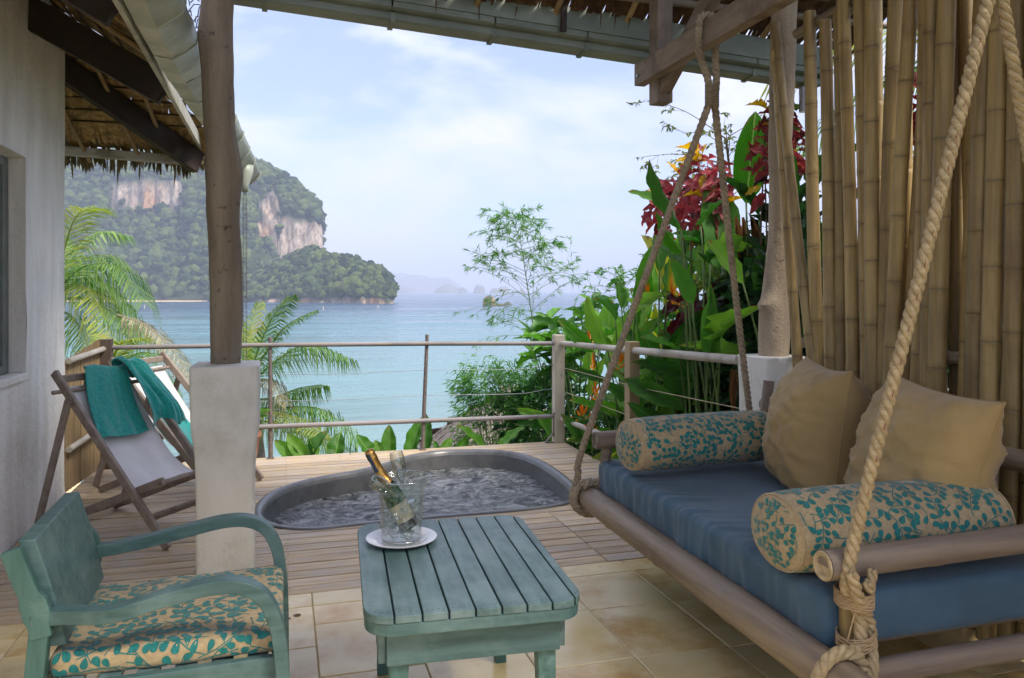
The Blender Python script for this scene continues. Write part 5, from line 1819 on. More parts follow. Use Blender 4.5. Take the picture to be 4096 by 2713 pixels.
# ---- plate, ice bucket, bottle, flutes
BC = Vector((0.428, 2.915, TH))
pl = MB().lathe([(0.0, 0.004), (0.07, 0.004), (0.082, 0.006), (0.092, 0.014), (0.128, 0.021), (0.1315, 0.0205), (0.131, 0.0175), (0.095, 0.010), (0.075, 0.001), (0.0, 0.001)], 48, BC).build('plate', M['plate'], smooth=60)
tag(pl, 'round white plate under the ice bucket on the teal table', 'plate')
bk = thing('ice_bucket', 'clear glass ice bucket with a flared rim standing on the plate', 'ice bucket', BC)
z0 = 0.0075
op = [(0.0, z0), (0.066, z0), (0.0735, z0 + 0.006), (0.076, z0 + 0.05), (0.079, z0 + 0.12), (0.083, z0 + 0.175), (0.092, z0 + 0.205), (0.106, z0 + 0.226), (0.1095, z0 + 0.232)]
ip = [(0.1070, z0 + 0.2345), (0.1025, z0 + 0.229), (0.089, z0 + 0.209), (0.079, z0 + 0.177), (0.0752, z0 + 0.12), (0.0722, z0 + 0.05), (0.069, z0 + 0.016), (0.060, z0 + 0.012), (0.0, z0 + 0.012)]
MB().lathe(op + ip, 48, BC).build('bowl', M['bucket_glass'], bk, smooth=60, weld=True)
MB().tube([BC + Vector((0.1085 * math.cos(2 * math.pi * k / 48), 0.1085 * math.sin(2 * math.pi * k / 48), z0 + 0.2335)) for k in range(49)], 0.0022, 6, cap=False).build('rim', M['glass_edge'], bk, smooth=True)
MB().tube([BC + Vector((0.071 * math.cos(2 * math.pi * k / 48), 0.071 * math.sin(2 * math.pi * k / 48), z0 + 0.008)) for k in range(49)], 0.004, 6, cap=False).build('foot_ring', M['glass_edge'], bk, smooth=True)
vd = Vector((-BC.x, -BC.y, 0)).normalized()
for sgn, an in ((1, 8), (-1, 0)):
    d = Matrix.Rotation(R(an), 3, 'Z') @ vd * sgn
    c = BC + d * 0.081 + Vector((0, 0, z0 + 0.148))
    h = MB()
    h.lathe([(0.0, 0.0), (0.010, 0.0), (0.0095, 0.008), (0.012, 0.014), (0.0185, 0.018), (0.0205, 0.024), (0.0185, 0.030), (0.012, 0.033), (0.006, 0.031), (0.0, 0.0305)], 20)
    h.xf(Matrix.Translation(c) @ d.to_track_quat('Z', 'Y').to_matrix().to_4x4())
    h.build('knob', M['glass'], bk, smooth=50, weld=True)
ice = MB()
for k in range(34):
    rr_ = 0.056 * math.sqrt(rnd.random())
    an = rnd.random() * 6.283
    zc = z0 + 0.022 + 0.105 * rnd.random() ** 1.5
    s = rnd.uniform(0.009, 0.0145)
    b = MB().box((-s, -s, -s * 0.9), (s, s, s * 0.9))
    b.v = [tuple(Vector(p) * rnd.uniform(0.78, 1.12)) for p in b.v]
    b.xf(Matrix.Translation(BC + Vector((rr_ * math.cos(an), rr_ * math.sin(an), zc))) @ Matrix.Rotation(rnd.random() * 6, 4, 'X') @ Matrix.Rotation(rnd.random() * 6, 4, 'Z'))
    ice.add(b.v, b.f)
io = ice.build('ice', M['ice'], bev=0.0025)
kind(io, 'stuff', 'melting ice heaped in the glass bucket')
bt = thing('champagne_bottle', 'green champagne bottle with gold foil leaning in the ice bucket', 'bottle', BC + Vector((0.02, 0, z0 + 0.02)))
b0, b1 = BC + Vector((0.030, -0.008, z0 + 0.046)), BC + Vector((-0.118, 0.02, z0 + 0.333))
ba = (b1 - b0).normalized()
BM = Matrix.Translation(b0) @ ba.to_track_quat('Z', 'Y').to_matrix().to_4x4()
MB().lathe([(0.0, 0.0), (0.032, 0.0), (0.037, 0.006), (0.0375, 0.02), (0.0375, 0.13), (0.035, 0.155), (0.027, 0.185), (0.0195, 0.21), (0.0165, 0.235)], 28).xf(BM).build('glass_body', M['green_glass'], bt, smooth=60)
body_ = bt.children[0]
foil_ = MB().lathe([(0.0275, 0.188), (0.0215, 0.208), (0.0185, 0.228), (0.0172, 0.255), (0.0168, 0.285), (0.0180, 0.288), (0.0185, 0.300), (0.0172, 0.306), (0.0182, 0.312), (0.0172, 0.326), (0.009, 0.331), (0.0, 0.331)], 24).xf(BM).build('foil', M['gold'], bt, smooth=60)
def part_lathe(prof, a0, a1, n=14):
    m = MB()
    m.grid([[(r * math.cos(a0 + (a1 - a0) * k / n), r * math.sin(a0 + (a1 - a0) * k / n), z) for k in range(n + 1)] for r, z in prof])
    return m.xf(BM)
_lv = BM.to_3x3().inverted() @ Vector((-1, -0.55, 0))
_la = math.atan2(_lv.y, _lv.x)
part_lathe([(0.0188, 0.243), (0.0180, 0.262), (0.0178, 0.284), (0.0196, 0.296), (0.0194, 0.318)], _la - 0.55, _la + 0.75).build('neck_band', M['label'], foil_, smooth=True)
part_lathe([(0.0380, 0.035), (0.0380, 0.105)], _la - 0.1, _la + 2.3).build('label', M['label_cream'], body_, smooth=True)
part_lathe([(0.0380, 0.004), (0.0383, 0.034)], _la - 0.6, _la + 3.0).build('base_label', M['black'], body_, smooth=True)
def flute(name_label, p, d, spin):
    d = Vector(d).normalized()
    prof_o = [(0.031, 0.0), (0.030, 0.0022), (0.008, 0.006), (0.0038, 0.014), (0.0032, 0.075), (0.0045, 0.083), (0.014, 0.093), (0.0235, 0.115), (0.0272, 0.145), (0.0268, 0.175), (0.0245, 0.196)]
    prof_i = [(0.0232, 0.196), (0.0255, 0.174), (0.0258, 0.145), (0.0222, 0.116), (0.0125, 0.096), (0.0, 0.090)]
    m = MB().lathe([(0.0, 0.0)] + prof_o + prof_i, 28)
    for rr_, zz_ in ((0.0238, 0.196), (0.030, 0.001)):
        m.tube([(rr_ * math.cos(2 * math.pi * k / 28), rr_ * math.sin(2 * math.pi * k / 28), zz_) for k in range(29)], 0.0014, 5, cap=False)
    m.xf(Matrix.Translation(p) @ d.to_track_quat('Z', 'Y').to_matrix().to_4x4())
    o = m.build('champagne_flute', M['glass_flute'], smooth=50, weld=True)
    tag(o, name_label, 'glass', 'champagne flutes in the ice bucket')
flute('champagne flute standing upright in the ice bucket', BC + Vector((0.022, 0.03, z0 + 0.128)), (-0.20, 0.02, 1), 0)
flute('champagne flute tipped over towards the bottle neck in the ice bucket', BC + Vector((0.050, -0.028, z0 + 0.128)), (-0.88, -0.12, 0.62), 0)

# ================================================================== armchair
ac = thing('armchair', 'teal painted wooden armchair with curved arms facing the table', 'armchair', (-0.32, 2.75, 0))
def ribbon(path, w, t, side=(0, 1, 0)):
    """flat bent strip: w across 'side', t thick in the plane of the bend"""
    P = [Vector(p) for p in path]
    sd_ = Vector(side).normalized()
    m = MB()
    rows = []
    for i, p in enumerate(P):
        tn = (P[min(i + 1, len(P) - 1)] - P[max(i - 1, 0)]).normalized()
        nm = tn.cross(sd_).normalized()
        tt = t[i] if hasattr(t, '__len__') else t
        rows.append([p + sd_ * (a * w / 2) + nm * (b * tt / 2) for a, b in ((-1, -1), (1, -1), (1, 1), (-1, 1))])
    m.grid(rows, cv=True)
    m.add(rows[0], [(3, 2, 1, 0)])
    m.add(rows[-1], [(0, 1, 2, 3)])
    return m
for yy, s in ((2.405, -1), (3.075, 1)):
    y_b = yy + (0.055 if s < 0 else -0.03)
    pth = catmull([(-0.668, y_b, 0.588), (-0.60, y_b, 0.592), (-0.46, yy, 0.602), (-0.32, yy, 0.630), (-0.20, yy, 0.650), (-0.115, yy, 0.643), (-0.055, yy, 0.605), (-0.022, yy, 0.54), (-0.006, yy, 0.46), (0.002, yy, 0.36), (0.004, yy, 0.18), (0.004, yy, 0.0)], 5)
    ribbon(pth, 0.054, 0.040).build('arm', M['teal_x'], ac, weld=True, bev=0.003, smooth=30)
    # rear leg carries on up behind the backrest
    MB().bar((-0.70, y_b, 0.0), (-0.645, y_b, 0.57), 0.045, 0.05, up=(1, 0, 0)).build('leg', M['teal_z'], ac, bev=0.004)
    bpost = ribbon(catmull([(-0.640, y_b + s * 0.012, 0.54), (-0.655, y_b + s * 0.012, 0.62), (-0.685, y_b + s * 0.012, 0.70), (-0.715, y_b + s * 0.012, 0.79)], 4), 0.028, [0.055] * 3 + [0.07] * 3 + [0.052] * 7)
    bpost.build('back_post', M['teal_z'], ac, bev=0.004, weld=True)
    MB().bar((-0.655, yy - s * 0.02, 0.372), (0.0, yy - s * 0.02, 0.386), 0.026, 0.07).build('side_rail', M['teal_x'], ac, bev=0.003)
m = MB()
rows = []
for zz, xx in ((0.498, -0.615), (0.60, -0.636), (0.70, -0.662), (0.805, -0.694)):
    xx += 0.018
    rows.append([(xx + 0.012, 2.478, zz), (xx + 0.004, 2.74, zz), (xx, 3.025, zz)])
for a, b in zip(rows, rows[1:]):
    pass
front = rows
back = [[(x - 0.044, yv, z) for x, yv, z in r_] for r_ in rows]
m.grid(front, flip=True)
m.grid(back)
m.grid([[r_[0] for r_ in front], [r_[0] for r_ in back]], flip=True)
m.grid([[r_[-1] for r_ in front], [r_[-1] for r_ in back]])
m.grid([front[-1], back[-1]], flip=True)
m.grid([front[0], back[0]])
m.build('backrest', M['teal_x'], ac, weld=True, bev=0.004)
MB().box((-0.03, 2.43, 0.35), (-0.002, 3.05, 0.418)).build('front_rail', M['teal_z'], ac, bev=0.003)
MB().box((-0.665, 2.47, 0.34), (-0.64, 3.03, 0.405)).build('back_rail', M['teal_z'], ac, bev=0.003)
for k in range(6):
    MB().box((-0.60 + k * 0.1, 2.44, 0.392), (-0.54 + k * 0.1, 3.04, 0.410)).build('seat_slat', M['teal_y'], ac, bev=0.002)
def cush_disp(p, nr):
    return (nr if nr.length else Vector((0, 0, 1 if p.z > 0 else -1))) * (0.006 * fbm((p.x * 5, p.y * 5, 7), 3)) + Vector((0, 0, 0.014 * (1 - (2 * p.x / 0.62) ** 2) * (1 - (2 * p.y / 0.6) ** 2) * (1 if p.z > 0 else 0) + 0.010 * p.x))
def cush_taper(v):
    x, y, z = v
    f = 1 - 0.07 * max(0, -(x + 0.315) / 0.315)
    return (x, 2.745 + (y - 2.745) * f, z)
cs = thing('seat_cushion', 'leaf-printed seat cushion on the teal armchair', 'cushion', (-0.315, 2.745, 0.41))
cu = softbox((-0.312, 2.745, 0.445), (0.63, 0.60, 0.068), 0.024, (30, 30, 6), cush_disp)
cu.v = [cush_taper(v) for v in cu.v]
cu.build('cover', M['print_base'], cs, weld=True, smooth=True)
def cush_top(u, v):
    # unfolds front side, top and the two flanks of the cushion into one cloth
    hx, hy, hz_ = 0.315, 0.30, 0.034
    x, yv = u - 0.06 - hx, v - 0.06 - hy
    z = hz_
    ex, ey = max(0, abs(x) - hx + 0.012), max(0, abs(yv) - hy + 0.012)
    sx_, sy_ = (1 if x > 0 else -1), (1 if yv > 0 else -1)
    px, py = max(-hx, min(hx, x)), max(-hy, min(hy, yv))
    drop = max(ex, ey)
    z -= drop
    rad = 0.024
    q = Vector((max(-hx + rad, min(hx - rad, px)), max(-hy + rad, min(hy - rad, py)), max(-hz_ + rad, min(hz_ - rad, z))))
    d = Vector((px, py, z)) - q
    nr = d.normalized() if d.length > 1e-9 else Vector((0, 0, 1))
    p = (q + nr * rad) if d.length > 1e-9 else Vector((px, py, z))
    if d.length < rad * 0.999 and drop <= 0:
        p = Vector((px, py, hz_)); nr = Vector((0, 0, 1))
    p = p + cush_disp(p, nr) + nr * 0.0016
    return Vector(cush_taper((p.x - 0.312, p.y + 2.745, p.z + 0.445)))
print_on(vines(0.75, 0.72, 21, 0.95, 3.5), cush_top, 'leaf_print', cs)

# ================================================================== sling deckchairs
def deckchair(loc, rz, label):
    t = thing('deckchair', label, 'deckchair', loc, rz, 'white sling deckchairs on the deck')
    W = 0.60
    A0, A1 = Vector((-0.02, 0, 1.0)), Vector((0.865, 0, 0.01))
    B0, B1 = Vector((-0.14, 0, 0.02)), Vector((0.80, 0, 0.385))
    mt = M['chairwood']
    for yy in (0.0, W):
        o = Vector((0, yy, 0))
        MB().bar(A0 + o, A1 + o, 0.030, 0.052, up=(1, 0, 1)).build('back_rail', mt, t, local=True, bev=0.007)
        o2 = Vector((0, yy + (0.034 if yy == 0 else -0.034), 0))
        MB().bar(B0 + o2, B1 + o2, 0.028, 0.052, up=(-0.4, 0, 1)).build('seat_rail', mt, t, local=True, bev=0.007)
        o3 = Vector((0, yy + (-0.030 if yy == 0 else 0.030), 0))
        MB().bar(Vector((0.13, 0, 0.835)) + o3, Vector((-0.12, 0, 0.06)) + o3, 0.024, 0.045, up=(1, 0, 0.3)).build('prop', mt, t, local=True, bev=0.006)
    MB().bar((0.0, 0.016, 0.955), (0.0, W - 0.016, 0.955), 0.028, 0.045).build('top_bar', mt, t, local=True, bev=0.006)
    MB().tube([(0.055, -0.075, 0.885), (0.055, W + 0.05, 0.885)], 0.013, 8).build('sling_dowel', mt, t, local=True, smooth=50)
    MB().bar((0.715, 0.016, 0.165), (0.715, W - 0.016, 0.165), 0.022, 0.042, up=(0.5, 0, 1)).build('cross_bar', mt, t, local=True, bev=0.005)
    MB().bar((0.785, 0.02, 0.375), (0.785, W - 0.02, 0.375), 0.040, 0.024, up=(-.4, 0, 1)).build('front_bar', mt, t, local=True, bev=0.005)
    MB().bar((-0.09, 0.05, 0.045), (-0.09, W - 0.05, 0.045), 0.03, 0.03).build('cross_bar', mt, t, local=True, bev=0.005)
    m = MB()
    rows = []
    sp_ = catmull([(0.030, 0, 0.905), (0.045, 0, 0.875), (0.16, 0, 0.70), (0.30, 0, 0.505), (0.43, 0, 0.375), (0.56, 0, 0.315), (0.68, 0, 0.335), (0.79, 0, 0.392)], 6)
    for i, p in enumerate(sp_):
        f = i / (len(sp_) - 1)
        row = []
        for k in range(19):
            v = k / 18
            sg = -0.018 * math.sin(math.pi * v) * math.sin(math.pi * f) + 0.007 * fbm((f * 3.2 + loc[0], v * 5.5 + f * 2.0, 2), 3) * min(1, 6 * f) + 0.006 * math.sin(v * 17 + f * 4) * math.sin(math.pi * f) ** 2
            row.append((p.x + 0.4 * sg, 0.055 + (W - 0.11) * v, p.z + sg))
        rows.append(row)
    m.grid(rows)
    m.build('sling', M['canvas'], t, local=True, smooth=True, solid=0.0025)
    return t, sp_
C1, SL1 = deckchair((-1.335, 5.415, 0), -36, 'white sling deckchair nearest the house wall with a teal towel over it')
C2, SL2 = deckchair((-1.20, 6.36, 0), -27, 'white sling deckchair behind the other, against the sea railing')

def towel_on(ch, label, prof, yfun, n=26, seed=0.0, amp=0.010, name='towel'):
    """cloth hung over a profile (local x,z along its length); yfun(s, v) gives where across the chair"""
    Mx = Matrix.Translation(ch.location) @ Matrix.Rotation(ch.rotation_euler.z, 4, 'Z')
    P = catmull([(x, 0, z) for x, z in prof], 8)
    fr = frames(P)
    rows = []
    for i, p in enumerate(P):
        s = i / (len(P) - 1)
        tn = fr[i][0]
        nm = Vector((-tn.z, 0, tn.x))
        if nm.dot(Vector((0.6, 0, 0.8))) < 0:
            nm = -nm
        row = []
        for k in range(n + 1):
            v = k / n
            yv, dz, dn = yfun(s, v)
            w = amp * (0.25 + s) * (math.sin(v * 13 + s * 2.5 + seed) * 0.6 + fbm((v * 4 + seed, s * 2.5, 1), 3))
            row.append(Mx @ (p + nm * (0.012 + abs(w) + dn) + Vector((0, yv, dz))))
        rows.append(row)
    o = MB().grid(rows).build(name, M['towel'], smooth=True, solid=0.006)
    tag(o, label, 'towel', 'teal towels on the deckchairs')
    sb = o.modifiers.new('sub', 'SUBSURF'); sb.levels = 1; sb.render_levels = 1
    return o
prof1 = [(-0.05, 0.78), (-0.035, 0.88), (-0.02, 0.965), (0.005, 0.995), (0.04, 0.955), (0.10, 0.83), (0.17, 0.715), (0.225, 0.635), (0.27, 0.575)]
towel_on(C1, 'teal towel draped over the top bar of the nearer deckchair', prof1,
         lambda s, v: (0.215 + 0.34 * (v - 0.03) + 0.05 * max(0, s - 0.55) * v * 2.2 - 0.23 * max(0, s - 0.3) + 0.012 * math.sin(s * 7), 0.012 * math.sin(v * 5 + 1), 0.012 * math.exp(-((v - 1) / 0.1) ** 2)), seed=0.4)
prof1b = [(-0.04, 0.93), (-0.01, 0.985), (0.03, 0.975), (0.09, 0.915), (0.17, 0.825), (0.235, 0.745), (0.262, 0.69), (0.262, 0.63)]
towel_on(C1, 'crumpled end of the teal towel trailing over the side rail of the nearer deckchair', prof1b,
         lambda s, v: (0.455 + 0.14 * v + 0.20 * s * (v - 0.1), -0.16 * max(0, v - 0.6) * s + 0.025 * math.sin(v * 11 + s * 4) * s, 0.025 + 0.02 * math.sin(v * 8 + 3 * s)), n=30, seed=2.2, amp=0.026)
prof2 = [(0.30, 0.53), (0.36, 0.47), (0.44, 0.40), (0.54, 0.345), (0.62, 0.34)]
towel_on(C2, 'teal towel lying on the seat of the rear deckchair', prof2, lambda s, v: (0.06 + 0.34 * v, 0.02 * math.sin(v * 6), 0.0), seed=5.0)

# ================================================================== planting
_c, _s = math.cos(R(16.4)), math.sin(R(16.4))
def at(x, y, Y):
    """the point at depth Y (metres towards the sea) on a sight line measured in the photograph"""
    u, v = (x - 2048) / FPX, (1166 - y) / FPX
    d = Vector((u * _c + _s, -u * _s + _c, v))
    k = Y / d.y
    return Vector((d.x * k, Y, 1.5 + d.z * k))
def atx(x, y, X):
    u, v = (x - 2048) / FPX, (1166 - y) / FPX
    d = Vector((u * _c + _s, -u * _s + _c, v))
    k = X / d.x
    return Vector((X, d.y * k, 1.5 + d.z * k))

M['canna'] = leafmat('broad_leaf_green', hexc('35701f'), hexc('76a040'), hexc('4f832e'), trans=0.45, rough=0.48, spec=0.3, vein=hexc('7fa052'), patch=2.5)
M['canna_dark'] = leafmat('broad_leaf_dark', hexc('28521c'), hexc('4a7a30'), hexc('386628'), trans=0.38, rough=0.5, spec=0.3, vein=hexc('4f7a3a'), patch=2.5)
M['canna_yellow'] = leafmat('broad_leaf_yellowing', hexc('7f8f2c'), hexc('a8a83c'), hexc('4f7a2c'), trans=0.42, rough=0.4, vein=hexc('b9ba62'), patch=2.0)
M['dead_leaf'] = leafmat('withered_leaf', hexc('6b4a30'), hexc('8f6b48'), hexc('50382a'), trans=0.2, rough=0.8, spec=0.1)
M['croton_red'] = leafmat('croton_red', hexc('5f2128'), hexc('96434a'), hexc('a5604c'), trans=0.38, rough=0.34, vein=hexc('c8605a'), patch=3.0)
M['croton_dark'] = leafmat('croton_maroon', hexc('2f1418'), hexc('5e1c26'), hexc('2c3a1c'), trans=0.3, rough=0.34, vein=hexc('7a3036'), patch=3.0)
M['croton_yellow'] = leafmat('croton_yellow', hexc('b8962a'), hexc('d8ae30'), hexc('c0602a'), trans=0.4, rough=0.36, vein=hexc('6f7a24'), patch=3.0)
M['croton_green'] = leafmat('croton_green', hexc('2f5222'), hexc('5a7a34'), hexc('a8a040'), trans=0.3, rough=0.34, vein=hexc('a0a850'), patch=3.0)
M['bush_leaf'] = leafmat('glossy_bush_leaf', hexc('2f5f1e'), hexc('639a3a'), hexc('447a2a'), trans=0.36, rough=0.34, vein=hexc('84b058'), patch=2.5)
M['bamboo_leaf'] = leafmat('bamboo_leaf', hexc('2d6a22'), hexc('6c9a3c'), hexc('3c7a2c'), trans=0.38, rough=0.5, island=True, patch=3.0)
M['shrub_leaf'] = leafmat('shrub_leaf', hexc('1f4420'), hexc('4c7a34'), hexc('2c5526'), trans=0.32, rough=0.45, island=True, patch=2.0)
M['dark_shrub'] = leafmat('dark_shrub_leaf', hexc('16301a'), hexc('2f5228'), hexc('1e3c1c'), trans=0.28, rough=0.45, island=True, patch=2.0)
M['palm_leaf'] = leafmat('palm_leaflet', hexc('3a6a2c'), hexc('7f9c44'), hexc('5a8238'), trans=0.38, rough=0.42, island=True, patch=1.2)
M['palm_yellow'] = leafmat('palm_leaflet_yellow', hexc('6f8a2e'), hexc('a8ac4c'), hexc('8a7c44'), trans=0.4, rough=0.45, island=True, patch=1.2)
M['palm_dead'] = leafmat('palm_leaflet_dry', hexc('6f6a4c'), hexc('a39a78'), hexc('585238'), trans=0.25, rough=0.7, island=True, patch=1.2)
M['sapling_leaf'] = leafmat('sapling_leaf', hexc('4a5a24'), hexc('76803c'), hexc('5c6a2c'), trans=0.35, rough=0.5, island=True)
M['stalk'] = pm('green_stalk', hexc('3f5a26'), hexc('688040'), (20, 20, 3), 0.5, rv=0.15, bump=0.1)
M['twig'] = pm('brown_twig', hexc('4a3a2c'), hexc('6a5642'), (20, 20, 6), 0.8, rv=0.1, bump=0.2)
M['orange'] = leafmat('heliconia_bract', hexc('d07a14'), hexc('e89a22'), hexc('d8a030'), trans=0.35, rough=0.4)
M['palm_trunk'] = pm('palm_trunk', hexc('6f6558'), hexc('8d8274'), (6, 6, 14), 0.9, bump=0.6, bdist=0.02)

def blade_mesh(name, prof, n, fold, arch, wave, seed, tear=0.0):
    """unit leaf: y 0..1 along the midrib, x across (-.5...5)"""
    m = MB()
    rr = random.Random(seed)
    rows = []
    cutl, cutr = (rr.randrange(4, n - 1), rr.randrange(4, n - 1)) if tear else (-1, -1)
    for i in range(n + 1):
        t = i / n
        w = lerp_tab(prof, t) * 0.5
        row = []
        for k in (-1, -0.55, 0, 0.55, 1):
            x = k * w
            z = fold * abs(x) - arch * t * t + wave * math.sin(t * 19 + k * 1.3 + seed) * abs(k) * w * 2 + 0.02 * mnoise.noise(Vector((t * 4, k, seed)))
            if tear and ((i == cutl and k < -0.5) or (i == cutr and k > 0.5)):
                x *= 0.35 if abs(k) == 1 else 0.6
            yy = t + (rr.uniform(-tear, tear) if abs(k) == 1 else 0)
            row.append((x, yy, z))
        rows.append(row)
    m.grid(rows)
    me = bpy.data.meshes.new(name)
    me.from_pydata(m.v, [], m.f)
    me.polygons.foreach_set('use_smooth', [True] * len(me.polygons))
    return me
PADDLE = [(0, 0.04), (0.05, 0.30), (0.14, 0.66), (0.30, 0.94), (0.48, 1.0), (0.66, 0.90), (0.82, 0.64), (0.93, 0.34), (1, 0.02)]
LANCE = [(0, 0.06), (0.10, 0.30), (0.30, 0.78), (0.50, 1.0), (0.70, 0.86), (0.88, 0.42), (1, 0.02)]
OVATE = [(0, 0.05), (0.08, 0.45), (0.25, 0.88), (0.45, 1.0), (0.65, 0.86), (0.85, 0.46), (1, 0.02)]
STRAP = [(0, 0.25), (0.2, 0.8), (0.5, 1.0), (0.8, 0.6), (1, 0.02)]
_tm = {}
def template(kind_, k, mat):
    key = (kind_, k, mat)
    if key not in _tm:
        pr, n, fo, ar, wv = {'paddle': (PADDLE, 14, 0.32, 0.16, 0.05), 'lance': (LANCE, 10, 0.45, 0.30, 0.16), 'ovate': (OVATE, 9, 0.35, 0.22, 0.05), 'strap': (STRAP, 6, 0.5, 0.25, 0.0)}[kind_]
        me = blade_mesh('leaf', pr, n, fo * (0.5 + 0.4 * k), ar * (0.2 + 0.75 * k), wv * (0.6 + 0.3 * k), k * 3.7 + 1, tear=0.012 if kind_ == 'paddle' and k > 1 else 0.0)
        me.materials.append(M[mat])
        _tm[key] = me
    return _tm[key]
def leaf(root, base, d, L, W, mat, tm='paddle', face=None, roll=0.0, k=None, name='leaf'):
    d = Vector(d).normalized()
    f = Vector(face) if face is not None else Vector((-0.4, -0.6, 0.9))
    n = f - d * f.dot(d)
    n = n.normalized() if n.length > 1e-4 else d.orthogonal().normalized()
    n = Matrix.Rotation(roll, 3, d) @ n
    x = d.cross(n)
    o = bpy.data.objects.new(name, template(tm, rnd.randrange(4) if k is None else k, mat))
    COL.objects.link(o)
    o.parent = root
    b = Vector(base) - root_loc(root)
    o.matrix_basis = Matrix(((x.x * W, d.x * L, n.x * L, b.x), (x.y * W, d.y * L, n.y * L, b.y), (x.z * W, d.z * L, n.z * L, b.z), (0, 0, 0, 1)))
    return o
def stalk(root, pts, r0, r1, mat='stalk', name='stalk'):
    P = catmull(pts, 4)
    n = len(P)
    return MB().tube(P, [r0 + (r1 - r0) * i / (n - 1) for i in range(n)], 6).build(name, M[mat], root, smooth=True)

def spray(n, gen, L, W, tilt=1.0):
    """joined small leaves: gen() -> (base, direction)"""
    VV, FF = [], []
    for i in range(n):
        b, d = gen()
        d = Vector(d).normalized()
        l, w = L * rnd.uniform(0.6, 1.25), W * rnd.uniform(0.7, 1.25)
        up = Vector((rnd.uniform(-1, 1), rnd.uniform(-1, 1), rnd.uniform(0.1, 1.4)))
        x = d.cross(up)
        x = x.normalized() if x.length > 1e-5 else d.orthogonal().normalized()
        nn = x.cross(d)
        b = Vector(b)
        q = len(VV)
        VV += [b, b + d * (l * 0.4) + x * (w * 0.5) + nn * (w * 0.1), b + d * (l * 0.42) - nn * (w * 0.12), b + d * (l * 0.4) - x * (w * 0.5) + nn * (w * 0.1), b + d * l - Vector((0, 0, l * 0.15 * tilt))]
        FF += [(q, q + 1, q + 2), (q, q + 2, q + 3), (q + 1, q + 4, q + 2), (q + 2, q + 4, q + 3)]
    return VV, FF
def spray_part(root, VV, FF, mat, name='foliage', k='stuff'):
    off = root_loc(root)
    me = npmesh(name, np.array([(v - off)[:] for v in VV]), np.array(FF), 3)
    o = link(name, me, M[mat], root)
    o['kind'] = k
    return o

# ---- broad-leaved ginger and heliconia clumps along the right side
def clump(loc, label, name, n, ztop, zlow, spread, Lr, Wr, mats, lean=(-0.25, -0.1), flowers=0, group='broad-leaved plants along the right side'):
    t = thing(name, label, 'plant', loc, 0, group)
    L0 = Vector(loc)
    for i in range(n):
        zz = zlow + (ztop - zlow) * (i + rnd.random()) / n
        az = rnd.uniform(0, 6.283)
        rr_ = spread * math.sqrt(rnd.random())
        b = L0 + Vector((rr_ * math.cos(az) + lean[0] * 0.3 * zz, rr_ * math.sin(az) + lean[1] * 0.3 * zz, 0))
        L = rnd.uniform(*Lr)
        b.z = zz - L * 0.55
        outv = Vector((math.cos(az) * 0.75 + lean[0], math.sin(az) * 0.75 + lean[1], rnd.uniform(0.25, 1.6) if zz > (ztop + zlow) * 0.45 else rnd.uniform(-0.3, 0.9)))
        g = L0 + Vector((rnd.uniform(-.15, .15), rnd.uniform(-.15, .15), 0))
        sk = stalk(t, [g, g.lerp(b, 0.6) + Vector((0, 0, 0.15)), b], 0.011, 0.006)
        leaf(sk, b, outv, L, L * rnd.uniform(*Wr), rnd.choice(mats), 'paddle', face=(-0.5 + rnd.uniform(-.5, .5), -0.7 + rnd.uniform(-.5, .5), 0.5), roll=rnd.uniform(-0.9, 0.9))
    for i in range(flowers):
        p = L0 + Vector((rnd.uniform(-.35, .05), rnd.uniform(-.35, .35), rnd.uniform(zlow + 0.2, ztop * 0.8)))
        heli(t, p)
    return t
def heli(root, p, s=1.0, az=None):
    g = Vector((p.x + 0.06, p.y + 0.08, root_loc(root).z))
    sk = stalk(root, [g, g.lerp(p, 0.6), p], 0.006, 0.004)
    m = MB()
    az = rnd.uniform(0, 6.283) if az is None else az
    for k in range(6):
        sd_ = 1 if k % 2 else -1
        e = 0.35 + 0.22 * k
        d = Vector((math.cos(az) * sd_ * math.cos(e), math.sin(az) * sd_ * math.cos(e), math.sin(e))) + Vector((rnd.uniform(-.15, .15), rnd.uniform(-.15, .15), 0))
        d.normalize()
        L = rnd.uniform(0.085, 0.13) * s
        b = p + Vector((0, 0, 0.016 * k * s))
        sx_ = d.cross(Vector((0.3, 0.5, 1))).normalized() * 0.010 * s
        up = d.cross(sx_).normalized() * 0.008 * s
        m.add([b - sx_, b + sx_, b + d * L * 0.5 + sx_ * 0.9 + up, b + d * L * 0.5 - sx_ * 0.9 + up, b + d * L + Vector((0, 0, 0.012)), b + d * L * 0.45 - up * 1.2], [(0, 1, 2, 3), (3, 2, 4), (0, 3, 5), (1, 5, 2), (3, 4, 5), (2, 5, 4)])
    return m.build('flower', M['orange'], sk)
G, GD, GY = 'canna', 'canna_dark', 'canna_yellow'
def zt(y): return lerp_tab([(4.2, 2.55), (5.0, 2.45), (5.6, 2.2), (6.2, 1.95), (6.9, 1.70), (7.5, 1.40), (8.6, 1.15), (9.5, 0.9)], y)
